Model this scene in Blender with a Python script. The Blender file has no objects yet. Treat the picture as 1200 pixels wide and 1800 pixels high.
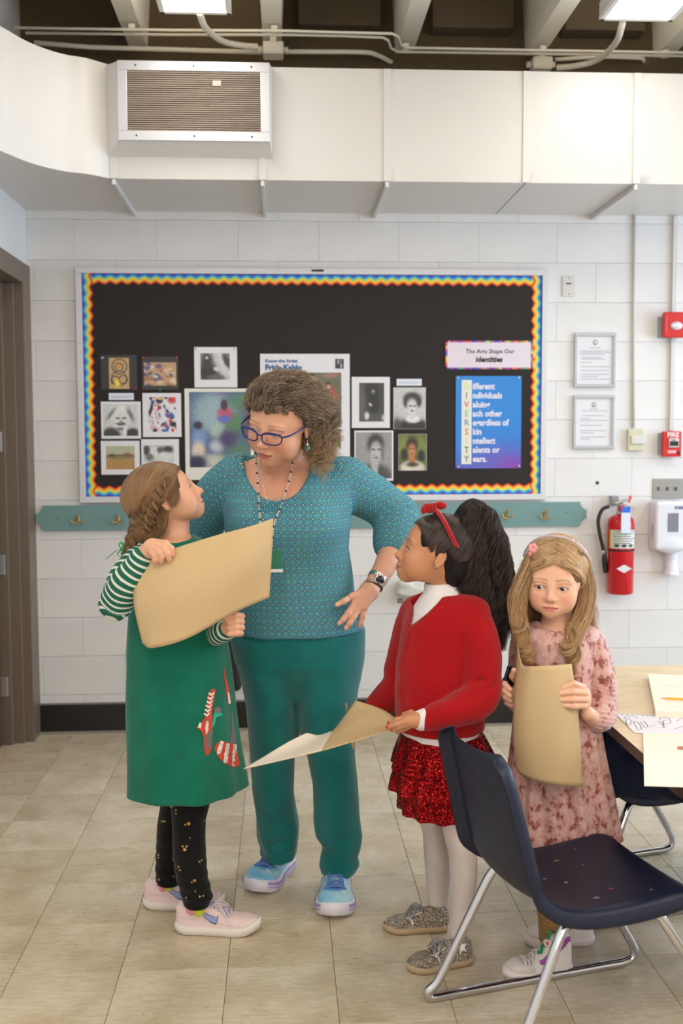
import bpy, bmesh, math, random
import numpy as np
import openvdb
from mathutils import Vector, Matrix
random.seed(7); np.random.seed(7)
scene = bpy.context.scene
COL = scene.collection
pi = math.pi

# ------------------------------------------------------------------ camera
F_PX, CAM_H = 1850.0, 1.52
PSI, THE, ROLL = math.atan(105/1850), math.atan(133/1850), 0.0035
FW = Vector((math.sin(PSI)*math.cos(THE), math.cos(PSI)*math.cos(THE), -math.sin(THE)))
RT = Vector((math.cos(PSI), -math.sin(PSI), 0)); UP = RT.cross(FW)
RT2 = (RT - ROLL*UP).normalized(); UP2 = RT2.cross(FW).normalized()
EYE = Vector((0, 0, CAM_H))
cam_d = bpy.data.cameras.new('camera'); cam = bpy.data.objects.new('camera', cam_d); COL.objects.link(cam)
cam_d.sensor_fit = 'VERTICAL'; cam_d.sensor_height = 36; cam_d.lens = F_PX/1800*36
cam.matrix_world = Matrix.Translation(EYE) @ Matrix((RT2, UP2, -FW)).transposed().to_4x4()
cam_d.dof.use_dof = True; cam_d.dof.focus_distance = 3.25; cam_d.dof.aperture_fstop = 3.2
cam_d.clip_start = .05; cam_d.clip_end = 60
scene.camera = cam
def ray(px, py):
    px, py = float(px), float(py)
    return FW + (px-600)/F_PX*RT2 - (py-900)/F_PX*UP2
def P(px, py, Y):
    Y = float(Y)
    d = ray(px, py); return EYE + d*(Y/d.y)
def PZ(px, py, Z):
    d = ray(px, py); return EYE + d*((Z-CAM_H)/d.z)
def PX_(px, py, X):
    d = ray(px, py); return EYE + d*(X/d.x)

# ------------------------------------------------------------------ world, light, exposure
scene.view_settings.view_transform = 'Standard'; scene.view_settings.look = 'None'
scene.view_settings.gamma = 1; scene.view_settings.use_curve_mapping = False
scene.view_settings.exposure = 0.0
w = bpy.data.worlds.new('world'); scene.world = w; w.use_nodes = True
w.node_tree.nodes['Background'].inputs[0].default_value = (0.93, 0.97, 1.0, 1)
w.node_tree.nodes['Background'].inputs[1].default_value = 0.22
LAMP, LAMP2, UPL = 4, 22, 16
def area(name, loc, aim, sx, sy, power, col):
    l = bpy.data.lights.new(name, 'AREA'); l.shape = 'RECTANGLE'; l.size = sx; l.size_y = sy
    l.energy = power; l.color = col
    o = bpy.data.objects.new(name, l); COL.objects.link(o); o.location = loc
    o.rotation_euler = (Vector(aim)-Vector(loc)).to_track_quat('-Z', 'Y').to_euler()
    return o
# daylight of the window band in the right hand wall, and an added fill light behind the photographer
area('window_daylight', (4.55, 3.5, 1.75), (0, 3.1, 1.0), 2.8, 1.6, 120, (0.58, 0.77, 1.0))
area('rear_fill_light', (1.2, -3.0, 1.9), (0.5, 4, 1.0), 4.5, 2.0, 58, (1.0, 0.97, 0.93))

# ------------------------------------------------------------------ helpers: objects
def link(name, data, parent=None, mat=None, smooth=False):
    o = bpy.data.objects.new(name, data); COL.objects.link(o)
    if parent is not None: o.parent = parent
    if mat is not None:
        data.materials.clear() if hasattr(data, 'materials') else None
        for m in (mat if isinstance(mat, (list, tuple)) else [mat]): data.materials.append(m)
    if smooth and hasattr(data, 'polygons'):
        data.polygons.foreach_set('use_smooth', np.ones(len(data.polygons), bool))
    return o
def tag(o, label=None, cat=None, group=None, kind=None):
    if label: o['label'] = label
    if cat: o['category'] = cat
    if group: o['group'] = group
    if kind: o['kind'] = kind
    return o
def empty(name, loc, label=None, cat=None, group=None, kind=None, rot=None):
    o = bpy.data.objects.new(name, None); COL.objects.link(o); o.location = loc
    o.empty_display_size = .05
    if rot: o.rotation_euler = rot
    return tag(o, label, cat, group, kind)
def origin(parent):
    """the world offset a child's mesh must be written in (all empties that take world data are unrotated)"""
    v = Vector((0, 0, 0)); p = parent
    while p is not None:
        v += Vector(p.location); p = p.parent
    return v
def mesh_obj(name, verts, faces, mat=None, parent=None, smooth=False, world=True):
    """verts in world coordinates (world=True) or in the parent's own"""
    me = bpy.data.meshes.new(name)
    v = np.asarray(verts, dtype=float).reshape(-1, 3)
    if world and parent is not None: v = v - np.array(origin(parent))
    me.from_pydata(v.tolist(), [], [tuple(int(i) for i in f) for f in faces]); me.update()
    return link(name, me, parent, mat, smooth)
def bm_obj(name, bm, mat=None, parent=None, smooth=False, world=True):
    me = bpy.data.meshes.new(name)
    if world and parent is not None: bmesh.ops.translate(bm, vec=-origin(parent), verts=bm.verts)
    bm.normal_update(); bm.to_mesh(me); bm.free()
    return link(name, me, parent, mat, smooth)
def add_box(bm, c, s, bevel=0, R=None, seg=2):
    r = bmesh.ops.create_cube(bm, size=1)['verts']
    for v in r: v.co = Vector((v.co.x*s[0], v.co.y*s[1], v.co.z*s[2]))
    if bevel:
        es = list({e for v in r for e in v.link_edges})
        g = bmesh.ops.bevel(bm, geom=es, offset=bevel, segments=seg, affect='EDGES', profile=.5)
        r = list({v for f in g['faces'] for v in f.verts} | {v for v in r if v.is_valid})
    M = Matrix.Translation(Vector(c)) @ (R.to_4x4() if R is not None else Matrix())
    bmesh.ops.transform(bm, matrix=M, verts=r)
    return r
def box(name, c, s, mat, parent=None, bevel=0, R=None, smooth=False):
    bm = bmesh.new(); add_box(bm, c, s, bevel, R); return bm_obj(name, bm, mat, parent, smooth)
def box2(name, lo, hi, mat, parent=None, bevel=0):
    lo, hi = Vector(lo), Vector(hi); return box(name, (lo+hi)/2, hi-lo, mat, parent, bevel)
def catmull(pts, n):
    pts = np.array([tuple(p) for p in pts], float); m = len(pts)
    if m == 2:
        t = np.linspace(0, 1, n)[:, None]; return pts[0]*(1-t)+pts[1]*t
    q = np.vstack([2*pts[0]-pts[1], pts, 2*pts[-1]-pts[-2]])
    u = np.linspace(0, m-1, n); i = np.minimum(u.astype(int), m-2); t = (u-i)[:, None]
    a, b, c, d = q[i], q[i+1], q[i+2], q[i+3]
    return .5*((2*b)+(-a+c)*t+(2*a-5*b+4*c-d)*t*t+(-a+3*b-3*c+d)*t**3)
def frames(c):
    T = np.gradient(c, axis=0); T /= np.linalg.norm(T, axis=1)[:, None]+1e-9
    N = np.zeros_like(T); n = np.cross(T[0], [0.13, .21, 1.0])
    if np.linalg.norm(n) < 1e-3: n = np.cross(T[0], [1, 0, 0])
    for i in range(len(c)):
        n = n-T[i]*n.dot(T[i]); n /= np.linalg.norm(n)+1e-9; N[i] = n
    return T, N, np.cross(T, N)
def tube_data(pts, rad, n=0, seg=10, cap=True, flat=None):
    c = catmull(pts, n) if n else np.array([tuple(p) for p in pts], float)
    K = len(c); r = np.interp(np.linspace(0, 1, K), np.linspace(0, 1, len(rad)), rad) if hasattr(rad, '__len__') else np.full(K, rad)
    T, N, B = frames(c); a = np.arange(seg)*2*pi/seg
    q = 1 if flat is None else flat
    V = c[:, None]+r[:, None, None]*(np.cos(a)[None, :, None]*N[:, None]+q*np.sin(a)[None, :, None]*B[:, None])
    F = [(i*seg+k, i*seg+(k+1) % seg, (i+1)*seg+(k+1) % seg, (i+1)*seg+k) for i in range(K-1) for k in range(seg)]
    if cap: F += [tuple(range(seg))[::-1], tuple((K-1)*seg+k for k in range(seg))]
    return V.reshape(-1, 3), F
def join_data(parts):
    V, F, o = [], [], 0
    for v, f in parts:
        V.append(np.asarray(v)); F += [tuple(i+o for i in q) for q in f]; o += len(v)
    return np.vstack(V), F
def tube(name, pts, rad, mat, parent=None, n=0, seg=10, flat=None, cap=True):
    v, f = tube_data(pts, rad, n, seg, cap, flat); return mesh_obj(name, v, f, mat, parent, True)
def lathe_data(prof, c, axis=(0, 0, 1), seg=32):
    """prof: (radius, height) pairs"""
    R = Vector((0, 0, 1)).rotation_difference(Vector(axis)).to_matrix(); V = []; K = len(prof)
    for r, h in prof:
        for k in range(seg):
            a = 2*pi*k/seg; V.append(R @ Vector((r*math.cos(a), r*math.sin(a), h))+Vector(c))
    F = [(i*seg+k, i*seg+(k+1) % seg, (i+1)*seg+(k+1) % seg, (i+1)*seg+k) for i in range(K-1) for k in range(seg)]
    F += [tuple(range(seg))[::-1], tuple((K-1)*seg+k for k in range(seg))]
    return [tuple(v) for v in V], F
def lathe(name, prof, c, mat, parent=None, axis=(0, 0, 1), seg=32, smooth=True):
    v, f = lathe_data(prof, c, axis, seg); return mesh_obj(name, v, f, mat, parent, smooth)
def prism_data(outline, fn, thick):
    """outline: 2D points; fn(u, v, d) -> 3D point, d is 0 at the front and thick at the back"""
    n = len(outline)
    V = [tuple(fn(u, v, 0)) for u, v in outline]+[tuple(fn(u, v, thick)) for u, v in outline]
    F = [tuple(range(n)), tuple(range(2*n-1, n-1, -1))]+[(i, i+n, (i+1) % n+n, (i+1) % n) for i in range(n)]
    return V, F
def col_attr(o, cols, name='Col'):
    me = o.data; a = me.color_attributes.new(name, 'FLOAT_COLOR', 'POINT')
    c = np.ones((len(me.vertices), 4), np.float32); c[:, :3] = cols; a.data.foreach_set('color', c.ravel())
def vec_attr(o, vecs, name='puv'):
    a = o.data.attributes.new(name, 'FLOAT_VECTOR', 'POINT'); a.data.foreach_set('vector', np.asarray(vecs, np.float32).ravel())

# ------------------------------------------------------------------ helpers: materials
def lin(c):
    c = [x/255 for x in c]; return tuple(x/12.92 if x <= .04045 else ((x+.055)/1.055)**2.4 for x in c)
class Mat:
    def __init__(s, name, col=(200, 200, 200), rough=.6, metal=0, spec=.5):
        s.m = bpy.data.materials.new(name); s.m.use_nodes = True; s.nt = s.m.node_tree
        s.b = s.nt.nodes['Principled BSDF']; s.b.inputs['Base Color'].default_value = (*lin(col), 1)
        s.b.inputs['Roughness'].default_value = rough; s.b.inputs['Metallic'].default_value = metal
        s.b.inputs['Specular IOR Level'].default_value = spec
    def n(s, t, **kw):
        nd = s.nt.nodes.new(t)
        for k, v in kw.items():
            if k in nd.inputs.keys(): nd.inputs[k].default_value = v
            else: setattr(nd, k, v)
        return nd
    def l(s, a, b): s.nt.links.new(a, b)
    def coord(s, kind='Object', scale=None):
        t = s.n('ShaderNodeTexCoord'); out = t.outputs[kind]
        if scale is not None:
            mp = s.n('ShaderNodeMapping'); mp.inputs['Scale'].default_value = scale if hasattr(scale, '__len__') else (scale,)*3
            s.l(out, mp.inputs[0]); out = mp.outputs[0]
        return out
    def attr(s, name, vec=False):
        a = s.n('ShaderNodeAttribute', attribute_name=name); return a.outputs['Vector' if vec else 'Color']
    def noise(s, vec, scale=5, detail=4, rough=.5):
        t = s.n('ShaderNodeTexNoise'); t.inputs['Scale'].default_value = scale; t.inputs['Detail'].default_value = detail
        t.inputs['Roughness'].default_value = rough; s.l(vec, t.inputs['Vector']); return t.outputs['Fac']
    def ramp(s, fac, stops, interp='LINEAR'):
        r = s.n('ShaderNodeValToRGB'); r.color_ramp.interpolation = interp
        e = r.color_ramp.elements
        while len(e) < len(stops): e.new(.5)
        for el, (p, c) in zip(e, stops): el.position = p; el.color = (*lin(c), 1) if hasattr(c, '__len__') else (c, c, c, 1)
        s.l(fac, r.inputs[0]); return r.outputs[0]
    def mix(s, fac, a, b, mode='MIX'):
        m = s.n('ShaderNodeMix', data_type='RGBA', blend_type=mode)
        for sock, v in ((m.inputs[0], fac), (m.inputs[6], a), (m.inputs[7], b)):
            if hasattr(v, 'is_linked'): s.l(v, sock)
            elif hasattr(v, '__len__'): sock.default_value = (*lin(v), 1)
            else: sock.default_value = v
        return m.outputs[2]
    def math(s, op, a, b=None, c=None):
        m = s.n('ShaderNodeMath', operation=op)
        for i, v in enumerate((a, b, c)):
            if v is None: continue
            if hasattr(v, 'is_linked'): s.l(v, m.inputs[i])
            else: m.inputs[i].default_value = v
        return m.outputs[0]
    def base(s, c): s.l(c, s.b.inputs['Base Color']); return s
    def bump(s, h, strength=.3, dist=.002):
        b = s.n('ShaderNodeBump'); b.inputs['Strength'].default_value = strength; b.inputs['Distance'].default_value = dist
        s.l(h, b.inputs['Height']); s.l(b.outputs[0], s.b.inputs['Normal']); return s
def simple(name, col, rough=.6, metal=0, spec=.5): return Mat(name, col, rough, metal, spec).m
def vcol(name, rough=.6, spec=.3):
    m = Mat(name, rough=rough, spec=spec); m.base(m.attr('Col')); return m.m
def emit(name, col, st):
    m = Mat(name, col); m.b.inputs['Emission Color'].default_value = (*lin(col), 1); m.b.inputs['Emission Strength'].default_value = st; return m.m
def fabric(name, col, scale=900, bump=.25, rough=.85, var=.12, sheen=0.0, fold=0.0):
    m = Mat(name, col, rough, spec=.2); c = m.coord()
    big = m.noise(c, 9, 4)
    dark = tuple(x*(1-var) for x in col); lt = tuple(min(255, x*(1+var*.6)+3) for x in col)
    m.base(m.ramp(big, [(.3, dark), (.7, lt)]))
    h = m.noise(c, scale, 2)
    if fold:
        h2 = m.noise(m.coord('Object', (1, 1, .45)), 14, 2); h = m.math('MULTIPLY_ADD', h2, fold, h)
    m.bump(h, bump, .004 if fold else .001)
    if sheen: m.b.inputs['Sheen Weight'].default_value = sheen
    return m.m

# ------------------------------------------------------------------ helpers: signed distance modelling
A3 = lambda v: np.array(tuple(v), np.float32)
class Shape:
    """A solid made of blended rounded primitives, turned into one continuous surface."""
    def __init__(s): s.ops = []
    def _add(s, fn, lo, hi, k, mode):
        s.ops.append((fn, np.array(lo, float)-k-.012, np.array(hi, float)+k+.012, max(k, 1e-5), mode)); return s
    def cap(s, a, b, ra, rb=None, k=.02, mode='u', q=1, n=None):
        a, b = A3(a), A3(b); rb = ra if rb is None else rb; r = max(ra, rb)
        n_ = None if n is None else A3(Vector(n).normalized())
        def fn(X, Y, Z):
            px, py, pz = X-a[0], Y-a[1], Z-a[2]; d = b-a
            if n_ is not None:
                h = (px*n_[0]+py*n_[1]+pz*n_[2])*(1/q-1); px, py, pz = px+h*n_[0], py+h*n_[1], pz+h*n_[2]
                hd = d.dot(n_)*(1/q-1); d = d+hd*n_
            dd = d.dot(d)+1e-12
            t = np.clip((px*d[0]+py*d[1]+pz*d[2])/dd, 0, 1)
            l = np.sqrt((px-t*d[0])**2+(py-t*d[1])**2+(pz-t*d[2])**2)-(ra+t*(rb-ra))
            return l*min(1, q) if n_ is not None else l
        m = r*max(1, q)
        return s._add(fn, np.minimum(a, b)-m, np.maximum(a, b)+m, k, mode)
    def chain(s, pts, rad, k=.01, mode='u', q=1, n=None, sm=0):
        if sm:
            t = np.linspace(0, 1, sm); rad = np.interp(t, np.linspace(0, 1, len(rad)), rad); pts = catmull(pts, sm)
        for i in range(len(pts)-1): s.cap(pts[i], pts[i+1], rad[i], rad[i+1], k, mode, q, n)
        return s
    def ell(s, c, r, R=None, k=.02, mode='u'):
        c = A3(c); r = np.array(r, np.float32); R_ = np.eye(3, dtype=np.float32) if R is None else np.array(R.to_3x3(), np.float32)
        def fn(X, Y, Z):
            px, py, pz = X-c[0], Y-c[1], Z-c[2]
            L = [(px*R_[0, i]+py*R_[1, i]+pz*R_[2, i])/r[i] for i in range(3)]
            k0 = np.sqrt(L[0]**2+L[1]**2+L[2]**2)
            k1 = np.sqrt((L[0]/r[0])**2+(L[1]/r[1])**2+(L[2]/r[2])**2)+1e-6
            return k0*(k0-1)/k1
        e = np.sqrt((R_**2) @ (r**2))
        return s._add(fn, c-e, c+e, k, mode)
    def slices(s, rows, k=.02, mode='u', grow=0, fold=None, round_=0.0):
        """rows: (z, cx, cy, rx, ry): an upright limb or skirt given by its outline at several heights"""
        A = np.array(sorted(rows), np.float32); z = A[:, 0]
        def fn(X, Y, Z):
            cx, cy, rx, ry = [np.interp(Z, z, A[:, i]).astype(np.float32) for i in (1, 2, 3, 4)]
            rx, ry = rx+grow, ry+grow; dx, dy = X-cx, Y-cy
            l = np.sqrt((dx/rx)**2+(dy/ry)**2)
            if fold is not None: l = l/fold(np.arctan2(dy/ry, dx/rx), Z)
            d = (l-1)*np.minimum(rx, ry)
            e = np.maximum(Z-z[-1], z[0]-Z)
            if round_: 
                h = np.maximum(round_-np.abs(d-e), 0)/round_; return np.maximum(d, e)+h*h*round_/4
            return np.maximum(d, e)
        g = 1.18 if fold is not None else 1
        m = max(grow, 0)
        lo = [(A[:, 1]-A[:, 3]*g-m).min(), (A[:, 2]-A[:, 4]*g-m).min(), z[0]]; hi = [(A[:, 1]+A[:, 3]*g+m).max(), (A[:, 2]+A[:, 4]*g+m).max(), z[-1]]
        return s._add(fn, lo, hi, k, mode)
    def box(s, c, h, R=None, rnd=.004, k=.004, mode='u'):
        c = A3(c); h = np.array(h, np.float32); R_ = np.eye(3, dtype=np.float32) if R is None else np.array(R.to_3x3(), np.float32)
        def fn(X, Y, Z):
            px, py, pz = X-c[0], Y-c[1], Z-c[2]
            q = [np.abs(px*R_[0, i]+py*R_[1, i]+pz*R_[2, i])-(h[i]-rnd) for i in range(3)]
            o = np.sqrt(sum(np.maximum(v, 0)**2 for v in q)); return o+np.minimum(np.maximum(np.maximum(q[0], q[1]), q[2]), 0)-rnd
        e = np.abs(R_) @ h
        return s._add(fn, c-e, c+e, k, mode)
    def raw(s, fn, lo, hi, k=.004, mode='u'): return s._add(fn, lo, hi, k, mode)
    def grid(s, vox):
        B = 56; band = 3*vox
        add = [o for o in s.ops if o[4] == 'u']
        lo = np.min([o[1] for o in add], axis=0)-2*vox; hi = np.max([o[2] for o in add], axis=0)+2*vox
        g = openvdb.FloatGrid(band); n = np.ceil((hi-lo)/vox).astype(int)
        for bx in range(0, n[0], B):
            for by in range(0, n[1], B):
                for bz in range(0, n[2], B):
                    i0 = np.array([bx, by, bz]); p0 = lo+i0*vox; p1 = p0+B*vox
                    hit = [o for o in s.ops if np.all(o[1] < p1) and np.all(o[2] > p0)]
                    if not any(o[4] == 'u' for o in hit): continue
                    D = np.full((B, B, B), .05, np.float32)
                    ax = [(p0[i]+np.arange(B)*vox).astype(np.float32) for i in range(3)]
                    for fn, l, h, k, mode in hit:
                        w = []
                        for i in range(3):
                            a = max(0, int((l[i]-p0[i])/vox)); b = min(B, int(math.ceil((h[i]-p0[i])/vox))+1); w.append(slice(a, b))
                        if any(q.start >= q.stop for q in w): continue
                        W = tuple(w); X = ax[0][w[0]][:, None, None]; Y = ax[1][w[1]][None, :, None]; Z = ax[2][w[2]][None, None, :]
                        d = np.broadcast_to(fn(X, Y, Z), D[W].shape); a_ = D[W]
                        if mode == 'u':
                            hh = np.maximum(k-np.abs(a_-d), 0)/k; D[W] = np.minimum(a_, d)-hh*hh*k*.25
                        elif mode == 's':
                            hh = np.maximum(k-np.abs(a_+d), 0)/k; D[W] = np.maximum(a_, -d)+hh*hh*k*.25
                        else:
                            D[W] = np.maximum(a_, d)
                    if D.min() > band and D.max() > band: continue
                    g.copyFromArray(np.clip(D, -band, band), ijk=tuple(int(v) for v in i0))
        return g, lo
    def data(s, vox, adapt=0.0):
        g, lo = s.grid(vox)
        pts, tris, quads = g.convertToPolygons(0.0, adapt)
        V = np.asarray(pts, float)*vox+lo
        return V, np.asarray(tris), np.asarray(quads)
    def obj(s, name, vox, mat, parent=None, disp=None, adapt=0.0, smooth=True, extra=None):
        V, T, Q = s.data(vox, adapt)
        return poly_obj(name, V, T, Q, mat, parent, disp, smooth)
def poly_obj(name, V, T, Q, mat, parent=None, disp=None, smooth=True):
    me = bpy.data.meshes.new(name)
    if disp is not None: V = disp(V)
    o0 = np.array(origin(parent)) if parent is not None else 0
    T = np.asarray(T, int).reshape(-1, 3)[:, ::-1]; Q = np.asarray(Q, int).reshape(-1, 4)[:, ::-1]
    me.vertices.add(len(V)); me.vertices.foreach_set('co', (V-o0).astype(np.float32).ravel())
    idx = np.concatenate([T.ravel(), Q.ravel()]).astype(np.int32)
    me.loops.add(len(idx)); me.loops.foreach_set('vertex_index', idx)
    st = np.concatenate([np.arange(len(T))*3, len(T)*3+np.arange(len(Q))*4]).astype(np.int32)
    me.polygons.add(len(st)); me.polygons.foreach_set('loop_start', st)
    me.update(calc_edges=True); me.validate()
    o = link(name, me, parent, mat, smooth); return o
def world_verts(o):
    v = np.empty(len(o.data.vertices)*3, np.float32); o.data.vertices.foreach_get('co', v)
    return v.reshape(-1, 3)+np.array(origin(o.parent) if o.parent else (0, 0, 0), np.float32)
def wob(V, amp, f, seed=0):
    """soft irregular displacement of cloth"""
    r = np.random.RandomState(seed); d = np.zeros(len(V))
    for i in range(6):
        k = r.normal(size=3)*f*np.array([1, 1, .55]); d += np.sin(V @ k+r.rand()*6.28)*(.5+.5*r.rand())
    return d*amp/3
def push(V, T, Q, d):
    """move vertices along their normals by d"""
    N = np.zeros_like(V)
    for F in (T, Q):
        if len(F) == 0: continue
        F = np.asarray(F); n = np.cross(V[F[:, 1]]-V[F[:, 0]], V[F[:, 2]]-V[F[:, 0]])
        for k in range(F.shape[1]): np.add.at(N, F[:, k], -n)
    N /= np.linalg.norm(N, axis=1)[:, None]+1e-12
    return V+N*d[:, None]
def hair_obj(name, paths, rad, mat, parent):
    """paths: list of (N, K, 3) arrays in world space"""
    hc = bpy.data.hair_curves.new(name); sizes = []; pts = []; rr = []
    for p in paths:
        N, K, _ = p.shape; sizes += [K]*N; pts.append(p.reshape(-1, 3))
        t = np.linspace(0, 1, K); rr.append(np.tile(rad*np.clip((1-t**4)*np.minimum(1, .3+t*6), .25, 1), N))
    hc.add_curves(sizes); P_ = np.vstack(pts)-np.array(origin(parent))
    hc.position_data.foreach_set('vector', P_.astype(np.float32).ravel())
    a = hc.attributes.get('radius') or hc.attributes.new('radius', 'FLOAT', 'POINT')
    a.data.foreach_set('value', np.concatenate(rr).astype(np.float32))
    return link(name, hc, parent, mat)
def lock(pts, rad, n, K=24, curl=0, freq=20, rnd=.15, clump=0, seed=0, flat=1.0):
    """n hairs that run along one path: rad is the lock's radius along it"""
    r = np.random.RandomState(seed+len(pts)*17+int(abs(pts[0][0])*1e4) % 991); c = catmull(pts, K); T, N, B = frames(c)
    R = np.interp(np.linspace(0, 1, K), np.linspace(0, 1, len(rad)), rad)
    a = r.rand(n)*2*pi; q = np.sqrt(r.rand(n)); u = (q*np.cos(a))[:, None]*R; v = (q*np.sin(a))[:, None]*R*flat
    t = np.linspace(0, 1, K)[None]
    if curl:
        nc = max(1, n//8) if clump else n
        ph = r.rand(nc)*6.28; fr = freq*(.75+.5*r.rand(nc)); am = curl*(.5+.8*r.rand(nc)); ix = r.randint(0, nc, n)
        g = np.minimum(1, t*5)
        u = u+am[ix][:, None]*np.cos(fr[ix][:, None]*t+ph[ix][:, None])*g; v = v+am[ix][:, None]*np.sin(fr[ix][:, None]*t+ph[ix][:, None])*g
    w = rnd*R.mean()*np.sin(t*(3+5*r.rand(n))[:, None]+r.rand(n)[:, None]*6.28)*t; u = u+w; v = v+w*(r.rand(n)[:, None]-.5)*2
    return c[None]+u[..., None]*N[None]+v[..., None]*B[None]
def text_obj(name, s, size, place, mat, parent=None, bold=0.0, align='LEFT', xs=1.0, ext=.0004, shear=0):
    """place(u, v, d) -> world point; letters lie in u (right), v (up), d out of the surface"""
    cu = bpy.data.curves.new(name, 'FONT'); cu.body = s; cu.size = size; cu.align_x = align; cu.offset = bold; cu.extrude = ext; cu.resolution_u = 2; cu.shear = shear
    t = bpy.data.objects.new(name, cu); COL.objects.link(t)
    dg = bpy.context.evaluated_depsgraph_get(); me = bpy.data.meshes.new_from_object(t.evaluated_get(dg)); me.name = name
    bpy.data.objects.remove(t)
    off = origin(parent) if parent is not None else Vector((0, 0, 0))
    for v in me.vertices: v.co = Vector(place(v.co.x*xs, v.co.y, v.co.z+ext))-off
    me.materials.clear()
    o = link(name, me, parent, mat); return o
# ================================================================== the room
D = PZ(600, 1279, 0).y                      # the back wall's face
XL = PX_.__globals__['P'](57, 830, D).x    # left wall's face
XR, YB, ZT = 4.6, -3.2, 3.92
M_paint = Mat('painted_block', (226, 224, 224), .55); c = M_paint.coord()
M_paint.base(M_paint.ramp(M_paint.noise(c, 3, 5), [(.3, (219, 217, 217)), (.7, (231, 229, 228))]))
M_paint.bump(M_paint.noise(c, 160, 3), .25, .0015); M_paint = M_paint.m
M_white = simple('white_duct_paint', (216, 213, 210), .4)
M_leftwall = simple('wall_paint', (228, 228, 230), .5)
wall = box2('wall_back', (XL-.3, D, -.05), (XR+.2, D+.2, ZT+.1), M_paint); tag(wall, kind='structure')
wl = empty('wall_left', (0, 0, 0), kind='structure')
def blocks():
    bw, bh = .4064, .2002; me = None; n = 0
    x0 = P(205, 500, D).x-bw*6
    for r in range(0, 15):
        off = 0 if r % 2 else bw/2
        for i in range(0, 22):
            a = x0+off+i*bw; b = a+bw
            if b < XL+.02 or a > 2.55: continue
            a2 = max(a, XL); full = a2 == a
            if full and me is not None: o = link('block', me, wall)
            else:
                bm = bmesh.new(); add_box(bm, (0, 0, 0), (b-a2-.0006, .012, bh-.0018), .0012, seg=1)
                o = bm_obj('block', bm, M_paint, wall, world=False)
                if full: me = o.data
            o.location = ((a2+b)/2, D+.001, r*bh+bh/2); n += 1
blocks()
# floor of vinyl tiles
def tile_mat():
    m = Mat('vinyl_tile', (190, 180, 162), .28, spec=.45)
    oi = m.n('ShaderNodeObjectInfo'); tc = m.coord()
    cx = m.n('ShaderNodeCombineXYZ'); m.l(m.math('MULTIPLY', oi.outputs['Random'], 37.0), cx.inputs[0]); m.l(m.math('MULTIPLY', oi.outputs['Random'], 91.0), cx.inputs[1])
    ad = m.n('ShaderNodeVectorMath', operation='ADD'); m.l(tc, ad.inputs[0]); m.l(cx.outputs[0], ad.inputs[1])
    mp = m.n('ShaderNodeMapping'); mp.inputs['Scale'].default_value = (16, 100, 40); m.l(ad.outputs[0], mp.inputs[0])
    streak = m.ramp(m.noise(mp.outputs[0], 1, 5, .65), [(.34, (202, 188, 162)), (.50, (214, 202, 180)), (.66, (226, 216, 198))])
    stain = m.ramp(m.noise(ad.outputs[0], 5, 5), [(.30, (226, 220, 208)), (.6, (255, 255, 255))])
    c1 = m.mix(1.0, streak, stain, 'MULTIPLY')
    tint = m.ramp(oi.outputs['Random'], [(0, (240, 236, 228)), (1, (255, 254, 252))])
    spk = m.ramp(m.noise(ad.outputs[0], 70, 2), [(.24, (120, 105, 85)), (.30, (255, 255, 255))])
    c2 = m.mix(1.0, c1, tint, 'MULTIPLY'); m.base(m.mix(.6, c2, spk, 'MULTIPLY'))
    ro = m.n('ShaderNodeMapRange'); m.l(m.noise(ad.outputs[0], 7, 4), ro.inputs[0]); ro.inputs[3].default_value = .16; ro.inputs[4].default_value = .42
    m.l(ro.outputs[0], m.b.inputs['Roughness']); m.bump(m.noise(mp.outputs[0], 1, 3), .05, .001)
    return m.m
M_tile = tile_mat()
M_joint = simple('tile_joint', (134, 122, 102), .8)
floor = box2('floor', (-1.6, YB, -.1), (XR+.2, D+.2, -.0035), M_joint); tag(floor, kind='structure')
T_ = .3048; tx0 = -.165; bm = bmesh.new(); add_box(bm, (0, 0, -.002), (T_-.0017, T_-.0017, .004), .0006, seg=1)
tmesh = None; nt = 0
for j in range(-1, 14):
    yc = D-.035-T_*(j+.5)
    for i in range(-5, 16):
        xc = tx0+T_*(i+.5)
        if xc+T_/2 < max(XL-.2, -(.27*yc+.45)) or xc-T_/2 > .39*yc+.35: continue
        if tmesh is None: o = bm_obj('tile', bm, M_tile, floor, world=False); tmesh = o.data
        else: o = link('tile', tmesh, floor)
        o.location = (xc, yc, 0); o.rotation_euler = (0, 0, random.choice((0, pi))); nt += 1
M_tile2 = M_tile
fb = box2('floor_near', (-1.6, YB, -.004), (XR, D-.035-T_*14-.001, 0), M_tile, floor)
fb.name = 'floor_sheet'
fr = box2('floor_sheet', (2.75, D-.035-T_*14, -.004), (XR, D, 0), M_tile, floor); fr['kind'] = 'stuff'; fb['kind'] = 'stuff'
# baseboard
M_black = simple('black_rubber_base', (26, 22, 22), .35)
M_blk2 = simple('base_foot', (150, 140, 130), .4)
bb = box2('baseboard_back', (XL, D-.012, .0), (XR, D-.001, .155), M_black); tag(bb, kind='structure')
box2('top_bead', (XL, D-.014, .150), (XR, D-.001, .158), simple('base_top', (120, 116, 116), .5), bb)
box2('foot_strip', (XL, D-.03, .0), (XR, D-.012, .012), M_blk2, bb)
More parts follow.
